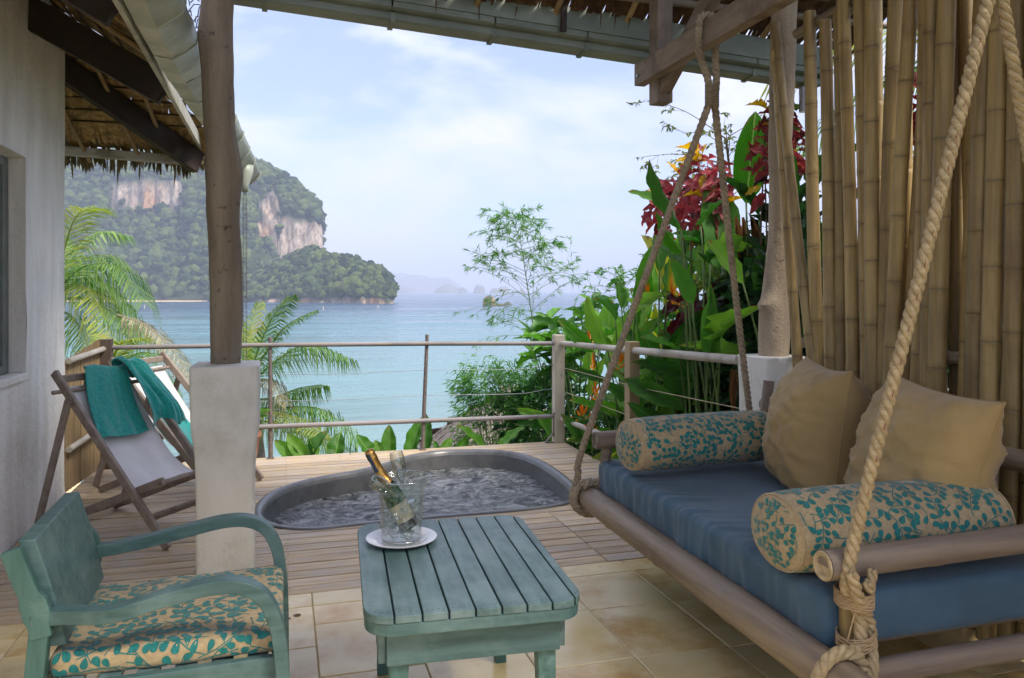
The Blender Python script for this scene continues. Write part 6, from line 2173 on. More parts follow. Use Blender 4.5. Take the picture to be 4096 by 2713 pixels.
CL = [((3.32, 4.55), 16, 'tall dark ginger clump right behind the white plinth of the right column', [GD, GD, G], 0),
      ((3.62, 5.05), 16, 'tall ginger clump under the big upright leaf by the right column', [GD, G, GD], 0),
      ((3.22, 5.45), 15, 'dark green heliconia clump behind the pale railing nearest the column', [GD, GD, G], 1),
      ((3.75, 5.85), 16, 'tall heliconia clump below the red croton', [G, GD, GD], 2),
      ((3.22, 6.15), 14, 'heliconia clump with orange flowers just past the tan railing post', [G, GD, GY], 1),
      ((3.72, 6.70), 14, 'bright green heliconia clump with a yellowing leaf behind the tan post', [G, G, GY], 2),
      ((3.20, 6.95), 14, 'low heliconia clump with orange flowers between the two railing posts', [G, G, GD], 1),
      ((3.62, 7.55), 13, 'light green ginger clump behind the corner railing post', [G, G, GD], 1),
      ((3.10, 7.85), 9, 'small ginger clump right of the white corner post', [G, GD], 0),
      ((3.05, 5.05), 13, 'low dark heliconia clump hard against the pale side railing by the column', [GD, GD, G], 0),
      ((3.02, 6.55), 12, 'low leafy heliconia clump leaning on the side railing past the tan post', [G, GD, G], 1),
      ((4.10, 6.30), 14, 'tall heliconia clump at the back of the bank below the sapling', [G, G, GY], 1),
      ((4.25, 7.60), 12, 'pale green ginger clump at the back of the bank near the glossy bush', [G, G, GY], 1)]
for (x, yv), n, lab, mats, fl_ in CL:
    gz = ground_z(x, yv)
    clump((x, yv, gz), lab, 'heliconia_plant', n, zt(yv), 0.1, 0.30, (0.30, 0.58), (0.24, 0.34), mats, flowers=fl_)
# leaves that stand out one by one
hp = thing('ginger_plant', 'ginger plant with the biggest upright leaf beside the right column', 'plant', (3.42, 5.1, ground_z(3.42, 5.1)), 0, 'broad-leaved plants along the right side')
def heroleaf(root, base, tip, W, mat, X, k=1, tm='paddle', roll=0.0, face=None, X2=None):
    b, t2 = atx(*base, X), atx(*tip, X2 or X)
    d = t2 - b
    g = root_loc(root)
    sk = stalk(root, [g + Vector((rnd.uniform(-.1, .1), rnd.uniform(-.1, .1), 0)), g.lerp(b, 0.5) + Vector((0, 0, 0.1)), b], 0.012, 0.007)
    return leaf(sk, b, d, d.length * 1.02, W, mat, tm, face=face or (-0.45, -0.85, 0.15), roll=roll, k=k)
heroleaf(hp, (2985, 815), (3022, 452), 0.25, G, 3.30, 0)
heroleaf(hp, (2900, 1130), (2850, 700), 0.34, GD, 3.38, 0, roll=0.35)
heroleaf(hp, (2960, 1260), (2800, 905), 0.30, G, 3.36, 1, roll=-0.4)
heroleaf(hp, (3040, 1010), (3100, 1330), 0.20, GD, 3.25, 1)
heroleaf(hp, (2900, 1000), (2690, 925), 0.15, G, 3.45, 2, roll=0.8)
hp2 = thing('ginger_plant', 'ginger plant with a curled yellow-edged leaf standing against the sky', 'plant', (3.40, 6.3, ground_z(3.4, 6.3)), 0, 'broad-leaved plants along the right side')
heroleaf(hp2, (2660, 1230), (2602, 905), 0.19, GY, 3.42, 2, roll=0.5)
heroleaf(hp2, (2770, 1200), (2692, 1010), 0.17, G, 3.5, 1)
heroleaf(hp2, (2560, 1330), (2585, 1050), 0.20, G, 3.36, 1)
heroleaf(hp2, (2800, 1080), (2660, 960), 0.16, G, 3.4, 2, roll=0.5)
heroleaf(hp2, (2690, 1440), (2810, 1260), 0.22, GD, 3.15, 1)
heroleaf(hp2, (2480, 1420), (2530, 1240), 0.22, G, 3.25, 1)
heroleaf(hp2, (2430, 1400), (2440, 1195), 0.24, G, 3.45, 0)
heroleaf(hp2, (2700, 1640), (2740, 1330), 0.24, GD, 3.05, 1)
heroleaf(hp2, (2560, 1760), (2700, 1560), 0.20, G, 3.0, 2, roll=0.7)
heroleaf(hp2, (2500, 1520), (2440, 1370), 0.24, G, 3.05, 1)
for x, y_ in ((2355, 1405), (2385, 1610), (2375, 1480), (2480, 1480), (2330, 1690), (2690, 1215), (2740, 1230), (2590, 1215)):
    heli(hp2, atx(x, y_, 3.02 if y_ > 1350 else 3.3), 1.25)
dl = atx(2945, 1480, 3.0)
for k in range(3):
    leaf(hp, dl + Vector((0, 0.03 * k, 0)), (-0.15 + 0.1 * k, -0.05, -1), 0.30, 0.05, 'dead_leaf', 'strap')
for k in range(3):
    leaf(hp, atx(2940 + 30 * k, 870, 3.35), (0.1, -0.1, -1), 0.55, 0.07, 'dead_leaf', 'strap')

# ---- crotons
def croton(loc, label, tips, mats, L=0.19, n=11, branches=True):
    t = thing('croton', label, 'croton', loc, 0, 'crotons along the right side')
    L0 = Vector(loc)
    for p in tips:
        p = Vector(p)
        br_ = stalk(t, [L0 + Vector((rnd.uniform(-.06, .06), rnd.uniform(-.06, .06), 0)), L0.lerp(p, 0.55) + Vector((rnd.uniform(-.08, .08), rnd.uniform(-.08, .08), 0)), p], 0.010, 0.005, 'twig', 'branch')
        for k in range(n):
            a = k * 2.4 + rnd.uniform(-.3, .3)
            e = 0.95 - 1.9 * k / n + rnd.uniform(-.35, .3)
            d = Vector((math.cos(a) * math.cos(e), math.sin(a) * math.cos(e), math.sin(e)))
            mt = mats[0] if k > n * 0.25 or p.z < max(q.z for q in map(Vector, tips)) - 0.12 else mats[1]
            if rnd.random() < 0.25: mt = rnd.choice(mats)
            l = L * rnd.uniform(0.7, 1.15)
            leaf(br_, p - Vector((rnd.uniform(-.03, .03), rnd.uniform(-.03, .03), 0.016 * k)), d, l, l * rnd.uniform(0.36, 0.50), mt, 'lance', face=(-0.3, -0.5, 0.8), roll=rnd.uniform(-.8, .8))
    return t
X0 = 3.42
croton((3.5, 5.55, ground_z(3.5, 5.5)), 'red croton spreading against the sky behind the swing ropes',
       [atx(2790, 620, X0), atx(2720, 690, X0), atx(2860, 680, X0 - .05), atx(2700, 760, X0), atx(2810, 760, X0 - .1), atx(2880, 790, X0), atx(2620, 770, X0 + .05), atx(2760, 810, X0 - .05), atx(2660, 815, X0 + 0.05)],
       ['croton_red', 'croton_yellow', 'croton_red', 'croton_dark', 'croton_red', 'croton_dark'], 0.185, 17)
croton((3.3, 4.75, ground_z(3.3, 4.7)), 'red and yellow croton directly behind the right log post',
       [atx(3085, 430, 3.3), atx(3060, 520, 3.3), atx(3120, 480, 3.35), atx(3090, 600, 3.25), atx(3140, 400, 3.4), atx(3060, 690, 3.3), atx(3175, 560, 3.3)], ['croton_red', 'croton_yellow', 'croton_dark', 'croton_green'], 0.16, 11)
croton((3.45, 6.05, ground_z(3.4, 6.0)), 'dark maroon croton half way up between the swing ropes',
       [atx(2790, 1140, 3.2), atx(2720, 1200, 3.25), atx(2880, 1110, 3.2)], ['croton_dark', 'croton_green', 'croton_red', 'croton_dark'], 0.20, 10)
croton((3.75, 3.55, ground_z(3.7, 3.5)), 'red croton showing through the gaps of the bamboo screen',
       [(3.5, 3.75, 2.35), (3.55, 3.5, 2.2), (3.5, 3.3, 2.5), (3.55, 3.05, 2.3), (3.5, 3.85, 1.9), (3.6, 3.2, 1.9), (3.55, 2.85, 2.5), (3.5, 3.6, 2.65)], ['croton_red', 'croton_red', 'croton_yellow', 'croton_green'], 0.20, 12)
croton((3.75, 2.6, ground_z(3.7, 2.6)), 'croton behind the bamboo screen towards the right edge of the view',
       [(3.5, 2.75, 2.1), (3.5, 2.5, 2.3), (3.55, 2.3, 2.0), (3.5, 2.6, 1.7), (3.55, 2.2, 2.45), (3.5, 2.85, 1.6)], ['croton_red', 'croton_green', 'croton_dark', 'croton_yellow'], 0.20, 11)

# ---- dense shrubs that close the view behind the railing and the screen
def shrub(loc, label, size, n, mat, L, W, name='shrub', core=0.55, group='shrubs in the garden'):
    t = thing(name, label, 'shrub', loc, 0, group)
    L0 = Vector(loc)
    sx_, sy_, sz_ = size
    def gen():
        while True:
            p = Vector((rnd.uniform(-1, 1), rnd.uniform(-1, 1), rnd.uniform(-1, 1)))
            q = p.length
            if q < 1 and q > core * rnd.random() ** 0.5:
                lump = 0.82 + 0.35 * mnoise.noise(Vector((p.x * 2 + L0.x, p.y * 2, p.z * 2)))
                if q < lump:
                    break
        c = Vector((p.x * sx_, p.y * sy_, p.z * sz_ + sz_))
        return L0 + c, p.normalized() + Vector((rnd.uniform(-.7, .7), rnd.uniform(-.7, .7), rnd.uniform(-.6, .5)))
    spray_part(t, *spray(n, gen, L, W), mat)
    for k in range(5):
        e = L0 + Vector((rnd.uniform(-.6, .6) * sx_, rnd.uniform(-.6, .6) * sy_, sz_ * rnd.uniform(0.9, 1.5)))
        stalk(t, [L0 + Vector((0, 0, -0.1)), L0.lerp(e, 0.5) + Vector((rnd.uniform(-.1, .1), 0, 0.1)), e], 0.016, 0.006, 'twig', 'branch')
    return t
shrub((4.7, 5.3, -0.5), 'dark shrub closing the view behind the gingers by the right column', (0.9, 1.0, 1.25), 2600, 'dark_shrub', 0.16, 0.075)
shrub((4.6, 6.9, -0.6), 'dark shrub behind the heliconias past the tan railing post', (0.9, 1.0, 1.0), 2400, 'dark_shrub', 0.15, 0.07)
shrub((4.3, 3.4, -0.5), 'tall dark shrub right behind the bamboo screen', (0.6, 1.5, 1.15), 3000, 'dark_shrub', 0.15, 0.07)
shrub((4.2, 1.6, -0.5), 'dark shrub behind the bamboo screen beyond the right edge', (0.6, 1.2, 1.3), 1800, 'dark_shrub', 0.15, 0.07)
shrub((3.45, 5.75, -0.3), 'broad-leaved shrub in the middle of the bank under the maroon croton', (0.35, 0.7, 0.95), 800, 'shrub_leaf', 0.17, 0.085)
shrub((4.0, 7.1, -0.4), 'light leafy shrub behind the heliconias near the corner', (0.5, 0.8, 0.9), 900, 'shrub_leaf', 0.17, 0.085)
shrub((3.45, 4.75, 0.1), 'shrub climbing behind the right log post', (0.35, 0.6, 1.1), 900, 'dark_shrub', 0.18, 0.09)
shrub((3.75, 6.35, -0.4), 'mid green leafy shrub filling the bank between the heliconias', (0.5, 0.9, 0.85), 900, 'shrub_leaf', 0.20, 0.10)
shrub((3.6, 5.1, -0.2), 'leafy shrub with drooping leaves under the red croton', (0.4, 0.8, 1.05), 900, 'dark_shrub', 0.20, 0.10)
shrub((3.35, 5.2, -0.6), 'low leafy undergrowth at the foot of the right column', (0.45, 0.9, 0.42), 1200, 'dark_shrub', 0.13, 0.06)
shrub((3.2, 7.1, -0.7), 'low climbing undergrowth behind the side railing', (0.40, 0.95, 0.62), 1700, 'shrub_leaf', 0.09, 0.055)
shrub((2.95, 8.6, -1.0), 'leafy bush tangled with creepers left of the white corner post', (0.75, 0.7, 0.85), 2200, 'shrub_leaf', 0.12, 0.07)
# rosettes of large glossy leaves over the corner post
gb = thing('glossy_bush', 'bush with glossy pointed leaves above the white corner post', 'bush', (3.35, 8.6, -1.0))
for x, y_, Y in ((2130, 1330, 8.6), (2200, 1290, 8.5), (2280, 1320, 8.4), (2330, 1260, 8.5), (2370, 1215, 8.6), (2250, 1380, 8.2), (2180, 1370, 8.3), (2330, 1360, 8.2), (2420, 1290, 8.2), (2140, 1410, 8.3), (2270, 1450, 8.2), (2210, 1460, 8.3), (2390, 1340, 8.0), (2300, 1400, 8.0)):
    p = at(x, y_, Y)
    g0 = Vector((3.3, 8.6, -1.0))
    br_ = stalk(gb, [g0, g0.lerp(p, 0.6), p], 0.010, 0.005, 'stalk', 'branch')
    for k in range(8):
        a = k * 2.4 + rnd.random()
        e = 0.9 - 1.2 * k / 8
        d = Vector((math.cos(a) * math.cos(e), math.sin(a) * math.cos(e), math.sin(e)))
        l = rnd.uniform(0.20, 0.30)
        leaf(br_, p - Vector((0, 0, 0.012 * k)), d, l, l * 0.42, 'bush_leaf', 'ovate', face=(-.1, -.3, 1), roll=rnd.uniform(-.4, .4))

# ---- feathery bamboos beyond the railing
def bamboo(loc, label, culm, nb, reach, n, L=0.095, W=0.013, name='bamboo_plant', z0=0.25):
    t = thing(name, label, 'bamboo', loc, 0, 'green bamboos beyond the railing')
    P = catmull(culm, 10)
    MB().tube(P, [0.012 * (1 - 0.85 * i / (len(P) - 1)) for i in range(len(P))], 6).build('culm', M['stalk'], t, smooth=True)
    tw_ = MB()
    ends = []
    for k in range(nb):
        f = z0 + (1 - z0) * k / nb
        p = P[int(f * (len(P) - 1))]
        a = k * 2.4 + rnd.uniform(-.6, .6)
        l = reach * (1.05 - 0.75 * ((f - z0) / (1 - z0))) * rnd.uniform(0.55, 1.1)
        d = Vector((math.cos(a), math.sin(a) * 0.7, rnd.uniform(0.05, 0.85)))
        q1 = p + d * l * 0.5
        q2 = p + d * l + Vector((0, 0, -0.18 * l))
        br = catmull([p, q1, q2], 6)
        tw_.tube(br, [0.0035 * (1 - 0.7 * i / (len(br) - 1)) for i in range(len(br))], 4, cap=False)
        ends.append(br)
        for s_ in range(2):
            j = rnd.randrange(4, len(br) - 2)
            d2 = (d + Vector((rnd.uniform(-1, 1), rnd.uniform(-1, 1), rnd.uniform(-.5, .5)))).normalized()
            b2 = catmull([br[j], br[j] + d2 * l * 0.22, br[j] + d2 * l * 0.42 + Vector((0, 0, -0.06 * l))], 5)
            tw_.tube(b2, 0.0018, 3, cap=False)
            ends.append(b2)
    kind(tw_.build('twigs', M['stalk'], t), 'stuff')
    def gen():
        br = rnd.choice(ends)
        j = rnd.randrange(2, len(br) - 1) if rnd.random() < 0.6 else len(br) - 2
        p = br[j].lerp(br[j + 1], rnd.random())
        d = (br[j + 1] - br[j]).normalized() + Vector((rnd.uniform(-.9, .9), rnd.uniform(-.9, .9), rnd.uniform(-.9, .5)))
        return p, d
    spray_part(t, *spray(n, gen, L, W), 'bamboo_leaf')
    return t
bamboo((3.2, 9.5, -2.0), 'slender feathery bamboo rising against the distant sea', [(3.22, 9.5, -1.6), (3.15, 9.5, 0.0), (3.08, 9.5, 1.0), (2.98, 9.5, 1.7), (2.90, 9.5, 2.15), (2.78, 9.5, 2.46)], 70, 1.05, 2900, L=0.105, W=0.0125, z0=0.36)
bamboo((4.9, 9.6, -1.6), 'second feathery bamboo peeking over the gingers', [(4.75, 9.6, -1.4), (4.6, 9.6, 0.4), (4.45, 9.6, 1.3), (4.35, 9.6, 1.75)], 30, 0.8, 1100, W=0.016, z0=0.5)
def bamboo_bush(loc, label, size, n):
    t = thing('bamboo_bush', label, 'bamboo', loc, 0, 'green bamboos beyond the railing')
    L0 = Vector(loc)
    heads = []
    tw_ = MB()
    for k in range(90):
        a = rnd.uniform(0, 6.283); r_ = math.sqrt(rnd.random()); zz = rnd.random() ** 0.8
        e = L0 + Vector((math.cos(a) * r_ * size[0] * (1 - 0.45 * zz), math.sin(a) * r_ * size[1] * (1 - 0.45 * zz), size[2] * zz))
        br = catmull([L0 + Vector((rnd.uniform(-.3, .3), rnd.uniform(-.3, .3), 0)), L0.lerp(e, 0.6) + Vector((0, 0, 0.2)), e], 5)
        tw_.tube(br, [0.006 * (1 - 0.8 * i / (len(br) - 1)) for i in range(len(br))], 4, cap=False)
        heads.append((br[-3], br[-1], Vector((math.cos(a), math.sin(a), 0.1))))
    kind(tw_.build('culms', M['stalk'], t), 'stuff')
    def gen():
        p, q, d = rnd.choice(heads)
        b = p.lerp(q, rnd.random() * 1.25) + Vector((rnd.gauss(0, .07), rnd.gauss(0, .07), rnd.gauss(0, .06)))
        return b, d * 0.7 + Vector((rnd.uniform(-.8, .8), rnd.uniform(-.8, .8), rnd.uniform(-.9, .4)))
    spray_part(t, *spray(n, gen, 0.115, 0.016), 'bamboo_leaf')
bamboo_bush((2.55, 9.1, -1.2), 'bushy low bamboo hanging over the hut roof beside the corner post', (1.1, 0.7, 1.85), 6500)
bamboo_bush((3.3, 9.9, -1.4), 'bushy bamboo behind the glossy bush', (0.9, 0.6, 1.9), 2000)

# ---- sapling with small leaves against the bright sky
sp_ = thing('sapling', 'thin twiggy sapling with tiny leaves against the sky behind the croton', 'tree', (4.9, 7.6, ground_z(4.9, 7.6)))
tw_ = MB()
ends = []
b0 = Vector((4.9, 7.6, -0.6))
MB().tube(catmull([b0, (4.8, 7.5, 1.2), (4.6, 7.3, 2.4), (4.45, 7.2, 3.1)], 8), [0.03 - 0.0008 * i for i in range(25)], 7).build('trunk', M['twig'], sp_, smooth=True)
trunk = catmull([b0, (4.8, 7.5, 1.2), (4.6, 7.3, 2.4), (4.45, 7.2, 3.1)], 8)
for k in range(30):
    p = trunk[rnd.randrange(9, 25)]
    a = rnd.uniform(0, 6.283)
    l = rnd.uniform(0.5, 1.15)
    d = Vector((math.cos(a), math.sin(a) * 0.8, rnd.uniform(-0.1, 0.6)))
    br = catmull([p, p + d * l * 0.5 + Vector((0, 0, 0.08)), p + d * l], 7)
    tw_.tube(br, [0.006 * (1 - 0.8 * i / (len(br) - 1)) for i in range(len(br))], 4, cap=False)
    ends.append(br)
    for s_ in range(3):
        j = rnd.randrange(5, len(br) - 1)
        d2 = (d + Vector((rnd.uniform(-1, 1), rnd.uniform(-1, 1), rnd.uniform(-.8, .6)))).normalized()
        b2 = catmull([br[j], br[j] + d2 * 0.14, br[j] + d2 * 0.26], 4)
        tw_.tube(b2, 0.002, 3, cap=False)
        ends.append(b2)
kind(tw_.build('twigs', M['twig'], sp_), 'stuff')
def gen_s():
    br = rnd.choice(ends)
    j = rnd.randrange(len(br) // 2, len(br) - 1)
    return br[j].lerp(br[j + 1], rnd.random()), Vector((rnd.uniform(-1, 1), rnd.uniform(-1, 1), rnd.uniform(-.9, .3)))
spray_part(sp_, *spray(1500, gen_s, 0.055, 0.026), 'sapling_leaf')

# ---- broad leaves standing up along the outer edge of the deck
ed = thing('canna_plant', 'row of upright canna leaves along the seaward edge of the deck under the railing', 'plant', (0.9, 7.75, -0.8))
for tip, base, W, mat, roll in (((1149, 1735), (1212, 1822), .13, G, .2), ((1300, 1717), (1240, 1822), .12, GD, -.3), ((1357, 1728), (1340, 1825), .15, 'bush_leaf', 0), ((1100, 1758), (1180, 1840), .12, G, .3), ((1432, 1735), (1480, 1815), .12, G, .6),
                                ((1500, 1760), (1520, 1812), .09, G, .2), ((1553, 1700), (1560, 1810), .13, G, 0), ((1680, 1665), (1645, 1805), .13, G, -.2), ((1712, 1655), (1700, 1790), .09, GD, .5), ((1838, 1688), (1925, 1790), .085, G, .9), ((2092, 1696), (2015, 1785), .10, 'bush_leaf', -.6),
                                ((1810, 1750), (1770, 1800), .08, G, .2), ((1880, 1748), (1830, 1795), .10, G, .6), ((2150, 1640), (2215, 1770), .14, G, .6), ((1735, 1760), (1750, 1800), .05, GD, .2), ((1245, 1740), (1262, 1822), .07, G, 1.0)):
    b, t2 = at(*base, 7.62), at(*tip, 7.66)
    b = b - (t2 - b) * 0.25
    d = t2 - b
    sk = stalk(ed, [(b.x, 7.75, -0.8), b], 0.008, 0.006)
    leaf(sk, b, d, d.length, W * 1.15, mat, 'paddle', face=(-0.3, -0.9, 0.3), roll=roll, k=1)

# ---- terracotta pot with a plant, half hidden by the left column
pt_ = tag(MB().lathe([(0.0, 0.0), (0.075, 0.0), (0.095, 0.10), (0.115, 0.24), (0.128, 0.25), (0.128, 0.285), (0.112, 0.285), (0.105, 0.25), (0.0, 0.245)], 24, (-0.30, 7.10, 0.0)).build('flower_pot', M['terracotta'], smooth=50), 'terracotta flower pot at the railing half hidden by the left column', 'pot')
pp = thing('pot_plant', 'leafy green plant growing in the terracotta pot', 'plant', (-0.30, 7.10, 0.245))
for k in range(15):
    a = k * 2.4
    e = 1.3 - 0.9 * k / 15
    leaf(pp, Vector((-0.30, 7.10, 0.25 + 0.012 * k)), (math.cos(a) * math.cos(e), math.sin(a) * math.cos(e), math.sin(e)), rnd.uniform(0.14, 0.24), rnd.uniform(0.05, 0.075), 'bush_leaf', 'ovate', face=(0, 0, 1))

# ---- coconut palms
def frond(root, pts, ll, n, mat, hang=0.8, r0=0.016, seed=0, nm='frond'):
    rr = random.Random(seed)
    P = catmull(pts, 12)
    fr2 = frames(P)
    m = MB()
    m.tube(P, [r0 * (1 - 0.85 * i / (len(P) - 1)) for i in range(len(P))], 5, cap=False)
    for i in range(n):
        t = 0.10 + 0.89 * i / n
        j = min(len(P) - 2, int(t * (len(P) - 1)))
        p = P[j].lerp(P[j + 1], t * (len(P) - 1) - j)
        tn = fr2[j][0]
        sd0 = tn.cross(Vector((0, 0, 1)))
        sd0 = sd0.normalized() if sd0.length > 0.05 else Vector((1, 0, 0))
        for s in (-1, 1):
            l = ll * (0.35 + 0.65 * math.sin(math.pi * min(1, 0.12 + 0.82 * t))) * rr.uniform(0.8, 1.12)
            d = (tn * (0.55 + 0.35 * t) + sd0 * s * rr.uniform(0.75, 1.0) + Vector((0, 0, rr.uniform(-0.05, 0.25)))).normalized()
            q1 = p + d * l * 0.45 + Vector((0, 0, -hang * l * 0.12))
            q2 = p + d * l * (0.95 - 0.25 * hang) + Vector((rr.uniform(-.03, .03), rr.uniform(-.03, .03), -hang * l * 0.62))
            w = tn * (0.017 + 0.010 * ll)
            m.add([p - w * 0.4, p + w * 0.4, q1 + w * 0.5, q2, q1 - w * 0.5], [(0, 1, 2, 4), (4, 2, 3)])
    return m.build(nm, M[mat], root)
def palm(loc, label, crown, fronds, ll, trunk_r=0.13):
    t = thing('palm_tree', label, 'palm', loc, 0, 'palms below the deck')
    c = Vector(crown)
    MB().tube(catmull([loc, Vector(loc).lerp(c, 0.5) + Vector((0.3, 0, 0)), c], 8), [trunk_r * (1.15 - 0.3 * i / 16) for i in range(17)], 9).build('trunk', M['palm_trunk'], t, smooth=True)
    for i, (pts, mat, hang, n, k) in enumerate(fronds):
        frond(t, pts, ll * k, n, mat, hang, 0.022, 40 + i)
    return t
def A(*q): return at(*q)
YL = 17.0
cl = at(215, 1190, YL)
PL, PY_, PDd = 'palm_leaf', 'palm_yellow', 'palm_dead'
def fl_(base, c1, c2, tip, Y0=YL, Y1=None):
    Y1 = Y1 or Y0
    return [at(*base, Y0), at(*c1, Y0 + (Y1 - Y0) * .33), at(*c2, Y0 + (Y1 - Y0) * .66), at(*tip, Y1)]
palm((cl.x - 0.6, YL, ground_z(cl.x, YL)), 'coconut palm whose drooping fronds reach past the house corner', cl, [
    (fl_((230, 1150), (262, 980), (310, 860), (385, 830), YL, 16), PY_, .5, 46, .9),
    (fl_((225, 1160), (300, 1010), (390, 930), (500, 940), YL, 18), PL, 1.0, 46, .8),
    (fl_((225, 1170), (310, 1060), (400, 1020), (490, 1060), YL, 18.5), PL, .9, 46, .9),
    (fl_((225, 1170), (330, 1070), (470, 1070), (575, 1210), YL, 15.5), PL, 1.15, 60, 1.1),
    (fl_((230, 1190), (340, 1110), (470, 1180), (570, 1320), YL, 16.5), PL, 1.2, 60, 1.0),
    (fl_((240, 1150), (340, 1150), (420, 1270), (475, 1410), YL, 15), PY_, 1.1, 60, 1.1),
    (fl_((220, 1240), (280, 1260), (330, 1330), (370, 1440), YL, 16), PL, 1.1, 50, 1.0),
    (fl_((210, 1180), (150, 1080), (80, 1080), (0, 1180), YL, 16), PL, 1.1, 50, 1.0),
    (fl_((215, 1180), (215, 1050), (200, 950), (160, 880), YL, 18), PL, .8, 46, 1.0),
    (fl_((220, 1210), (330, 1190), (480, 1270), (620, 1370), YL, 15), PL, 1.2, 60, .9),
    (fl_((470, 1260), (580, 1300), (680, 1390), (765, 1510), 14.5, 13.5), PDd, .9, 60, .62)], 0.95)
c2 = at(465, 1500, 13.5)
palm((c2.x, 13.5, ground_z(c2.x, 13.5)), 'small yellowish palm just outside the railing behind the deckchairs', c2, [
    (fl_((460, 1490), (455, 1430), (490, 1370), (560, 1352), 13.5, 13), PY_, .5, 36, .7),
    (fl_((470, 1490), (520, 1430), (580, 1410), (645, 1435), 13.5, 12.5), PL, .8, 40, .7),
    (fl_((455, 1490), (420, 1430), (390, 1400), (350, 1420), 13.5, 13), PY_, .8, 36, .7),
    (fl_((460, 1490), (440, 1440), (420, 1380), (400, 1340), 13.5, 14), PY_, .5, 36, .6),
    (fl_((470, 1500), (560, 1470), (640, 1500), (700, 1570), 13.5, 12.5), PL, 1.0, 40, .7)], 0.7, 0.07)
c3 = at(1000, 1520, 15.5)
palm((c3.x, 15.5, ground_z(c3.x, 15.5)), 'coconut palm with feathery fronds right of the left column', c3, [
    (fl_((1000, 1500), (1040, 1380), (1090, 1270), (1155, 1190), 15.5, 15), PL, .7, 56, .9),
    (fl_((1010, 1490), (1080, 1390), (1150, 1300), (1265, 1240), 15.5, 15), PL, .9, 50, .45),
    (fl_((1010, 1530), (1110, 1440), (1230, 1380), (1390, 1432), 15.5, 14), PL, 1.1, 72, .95),
    (fl_((1010, 1600), (1100, 1590), (1190, 1555), (1285, 1538), 15.5, 14.5), PL, 1.4, 60, .80),
    (fl_((1000, 1640), (1120, 1630), (1290, 1640), (1440, 1770), 15.5, 13.5), PL, 1.25, 72, .95),
    (fl_((1000, 1660), (1080, 1650), (1180, 1670), (1290, 1740), 15.5, 12.8), PY_, 1.25, 60, .95),
    (fl_((990, 1500), (1000, 1400), (1005, 1310), (1035, 1210), 15.5, 16), PY_, 1.0, 46, .7),
    (fl_((985, 1520), (970, 1420), (960, 1330), (930, 1260), 15.5, 16), PL, 1.0, 46, .8),
    (fl_((1000, 1560), (1040, 1520), (1090, 1530), (1150, 1620), 15.5, 14.5), PDd, 1.2, 46, .7),
    (fl_((990, 1560), (940, 1500), (860, 1500), (800, 1580), 15.5, 15), PL, 1.1, 46, .9),
    (fl_((1010, 1680), (1150, 1700), (1270, 1740), (1380, 1800), 15.5, 13.5), PL, 1.2, 60, .9)], 0.85)
c4 = Vector((5.9, 4.6, 3.25))
palm((6.1, 4.7, ground_z(6.1, 4.7)), 'palm behind the bamboo screen with fronds against the sky', c4, [
    ([c4, c4 + V(-.7, .2, .35), c4 + V(-1.4, .4, .3), c4 + V(-2.15, .75, -.05)], PY_, .8, 56, .8),
    ([c4, c4 + V(-.7, -.3, .3), c4 + V(-1.4, -.7, .2), c4 + V(-2.1, -1.1, -.3)], PL, .8, 56, .8),
    ([c4, c4 + V(-.5, -.8, .3), c4 + V(-1.0, -1.6, .1), c4 + V(-1.5, -2.3, -.5)], PL, 1.0, 56, .8),
    ([c4, c4 + V(-.2, .8, .3), c4 + V(-.5, 1.5, .2), c4 + V(-.9, 2.2, -.3)], PL, .9, 56, .8),
    ([c4, c4 + V(.6, -.3, .3), c4 + V(1.3, -.6, .2), c4 + V(2.0, -.9, -.3)], PL, .9, 56, .8),
    ([c4, c4 + V(-.8, -.1, -.05), c4 + V(-1.5, -.2, -.4), c4 + V(-2.0, -.3, -1.0)], PL, 1.0, 56, .8)], 0.8)

# ---- hut roof below the deck
ht = thing('thatched_hut', 'weathered grey thatched hut roof just below the deck edge', 'hut', (4.6, 17.0, ground_z(4.6, 17)))
apex = Vector((4.9, 17.0, -0.75))
corners = [Vector((1.6, 13.6, -3.6)), Vector((8.2, 13.6, -3.6)), Vector((8.2, 20.4, -3.6)), Vector((1.6, 20.4, -3.6))]
MB().add([apex - V(0, 0, .1)] + [c - V(0, 0, .1) for c in corners], [(0, 1, 2), (0, 2, 3), (0, 3, 4), (0, 4, 1)]).build('roof_deck', M['thatch_grey'], ht)
for q in range(4):
    a, b = corners[q], corners[(q + 1) % 4]
    dn = ((a + b) / 2 - apex).normalized()
    nn = (b - a).cross(apex - a).normalized()
    if nn.z < 0: nn = -nn
    for k in range(18 if q in (0, 3) else 9):
        f = (k + 1) / (18 if q in (0, 3) else 9)
        p0, p1 = apex.lerp(a, f), apex.lerp(b, f)
        thatch_row(p0 - dn * 0.35 + nn * 0.06, p1 - dn * 0.35 + nn * 0.06, dn, nn, 0.5, 0.07, 900 + q * 40 + k, 0.2, curl=0.05).build('thatch_row', M['thatch_grey'], ht)
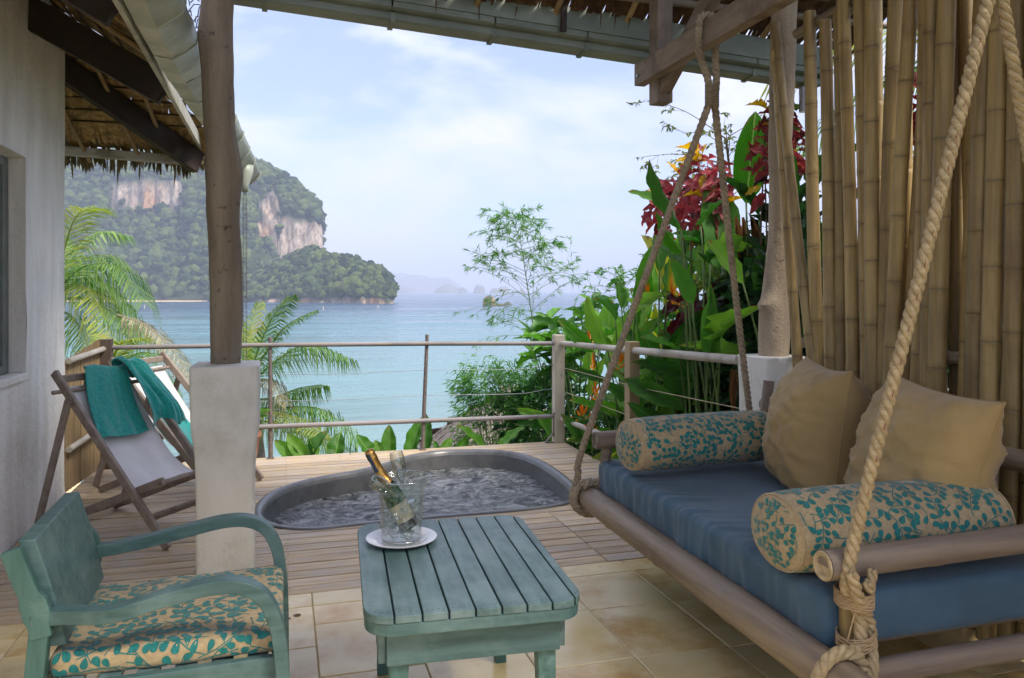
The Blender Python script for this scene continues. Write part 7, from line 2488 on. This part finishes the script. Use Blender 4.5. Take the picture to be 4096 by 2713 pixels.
for cx in (2.3, 7.5):
    for cyv in (14.3, 19.7):
        gz = ground_z(cx, cyv)
        MB().tube([(cx, cyv, gz - 0.2), (cx, cyv, -3.3)], 0.09, 8).build('post', M['palm_trunk'], ht)

# ---- ground cover on the slope
def gen_g():
    while True:
        x, yv = (rnd.uniform(2.75, 6.5), rnd.uniform(2.0, 10)) if rnd.random() < 0.55 else (rnd.uniform(-4, 7), rnd.uniform(7.6, 13))
        if x < 2.75 and yv < 7.5: continue
        break
    return Vector((x, yv, ground_z(x, yv) + rnd.uniform(0, 0.25))), Vector((rnd.uniform(-1, 1), rnd.uniform(-1, 1), rnd.uniform(0.1, 1.2)))
VVg, FFg = spray(9000, gen_g, 0.17, 0.085)
gc = link('ground_cover', npmesh('ground_cover', np.array([v[:] for v in VVg]), np.array(FFg), 3), M['shrub_leaf'])
kind(gc, 'stuff', 'leafy ground cover on the slope below the deck')
# scrub on the hillside further down towards the beach
def gen_h():
    x, yv = rnd.uniform(-14, 24), rnd.uniform(11, 40)
    p = Vector((x, yv, ground_z(x, yv)))
    hgt = 1.6 * max(0, 0.35 + fbm((x * .25, yv * .25, 9), 3))
    return p + Vector((0, 0, hgt * rnd.random())), Vector((rnd.uniform(-1, 1), rnd.uniform(-1, 1), rnd.uniform(-.2, 1.2)))
VVg, FFg = spray(14000, gen_h, 0.42, 0.2)
gc = link('hillside_scrub', npmesh('hillside_scrub', np.array([v[:] for v in VVg]), np.array(FFg), 3), M['shrub_leaf'])
kind(gc, 'stuff', 'scrub covering the hillside down to the beach')

# ------------------------------------------------------------------ the air over the bay
hz = MB().box((-15500, -15500, SEA - 3), (15500, 15500, 420))
mh, hn, hl = newmat('haze')
ho = hn.new('ShaderNodeOutputMaterial')
hv_ = hn.new('ShaderNodeVolumePrincipled')
hv_.inputs['Color'].default_value = (0.70, 0.79, 1.0, 1)
hv_.inputs['Density'].default_value = 0.0002
hv_.inputs['Anisotropy'].default_value = -0.2
hl.new(hv_.outputs[0], ho.inputs['Volume'])
kind(hz.build('haze', mh), 'stuff')
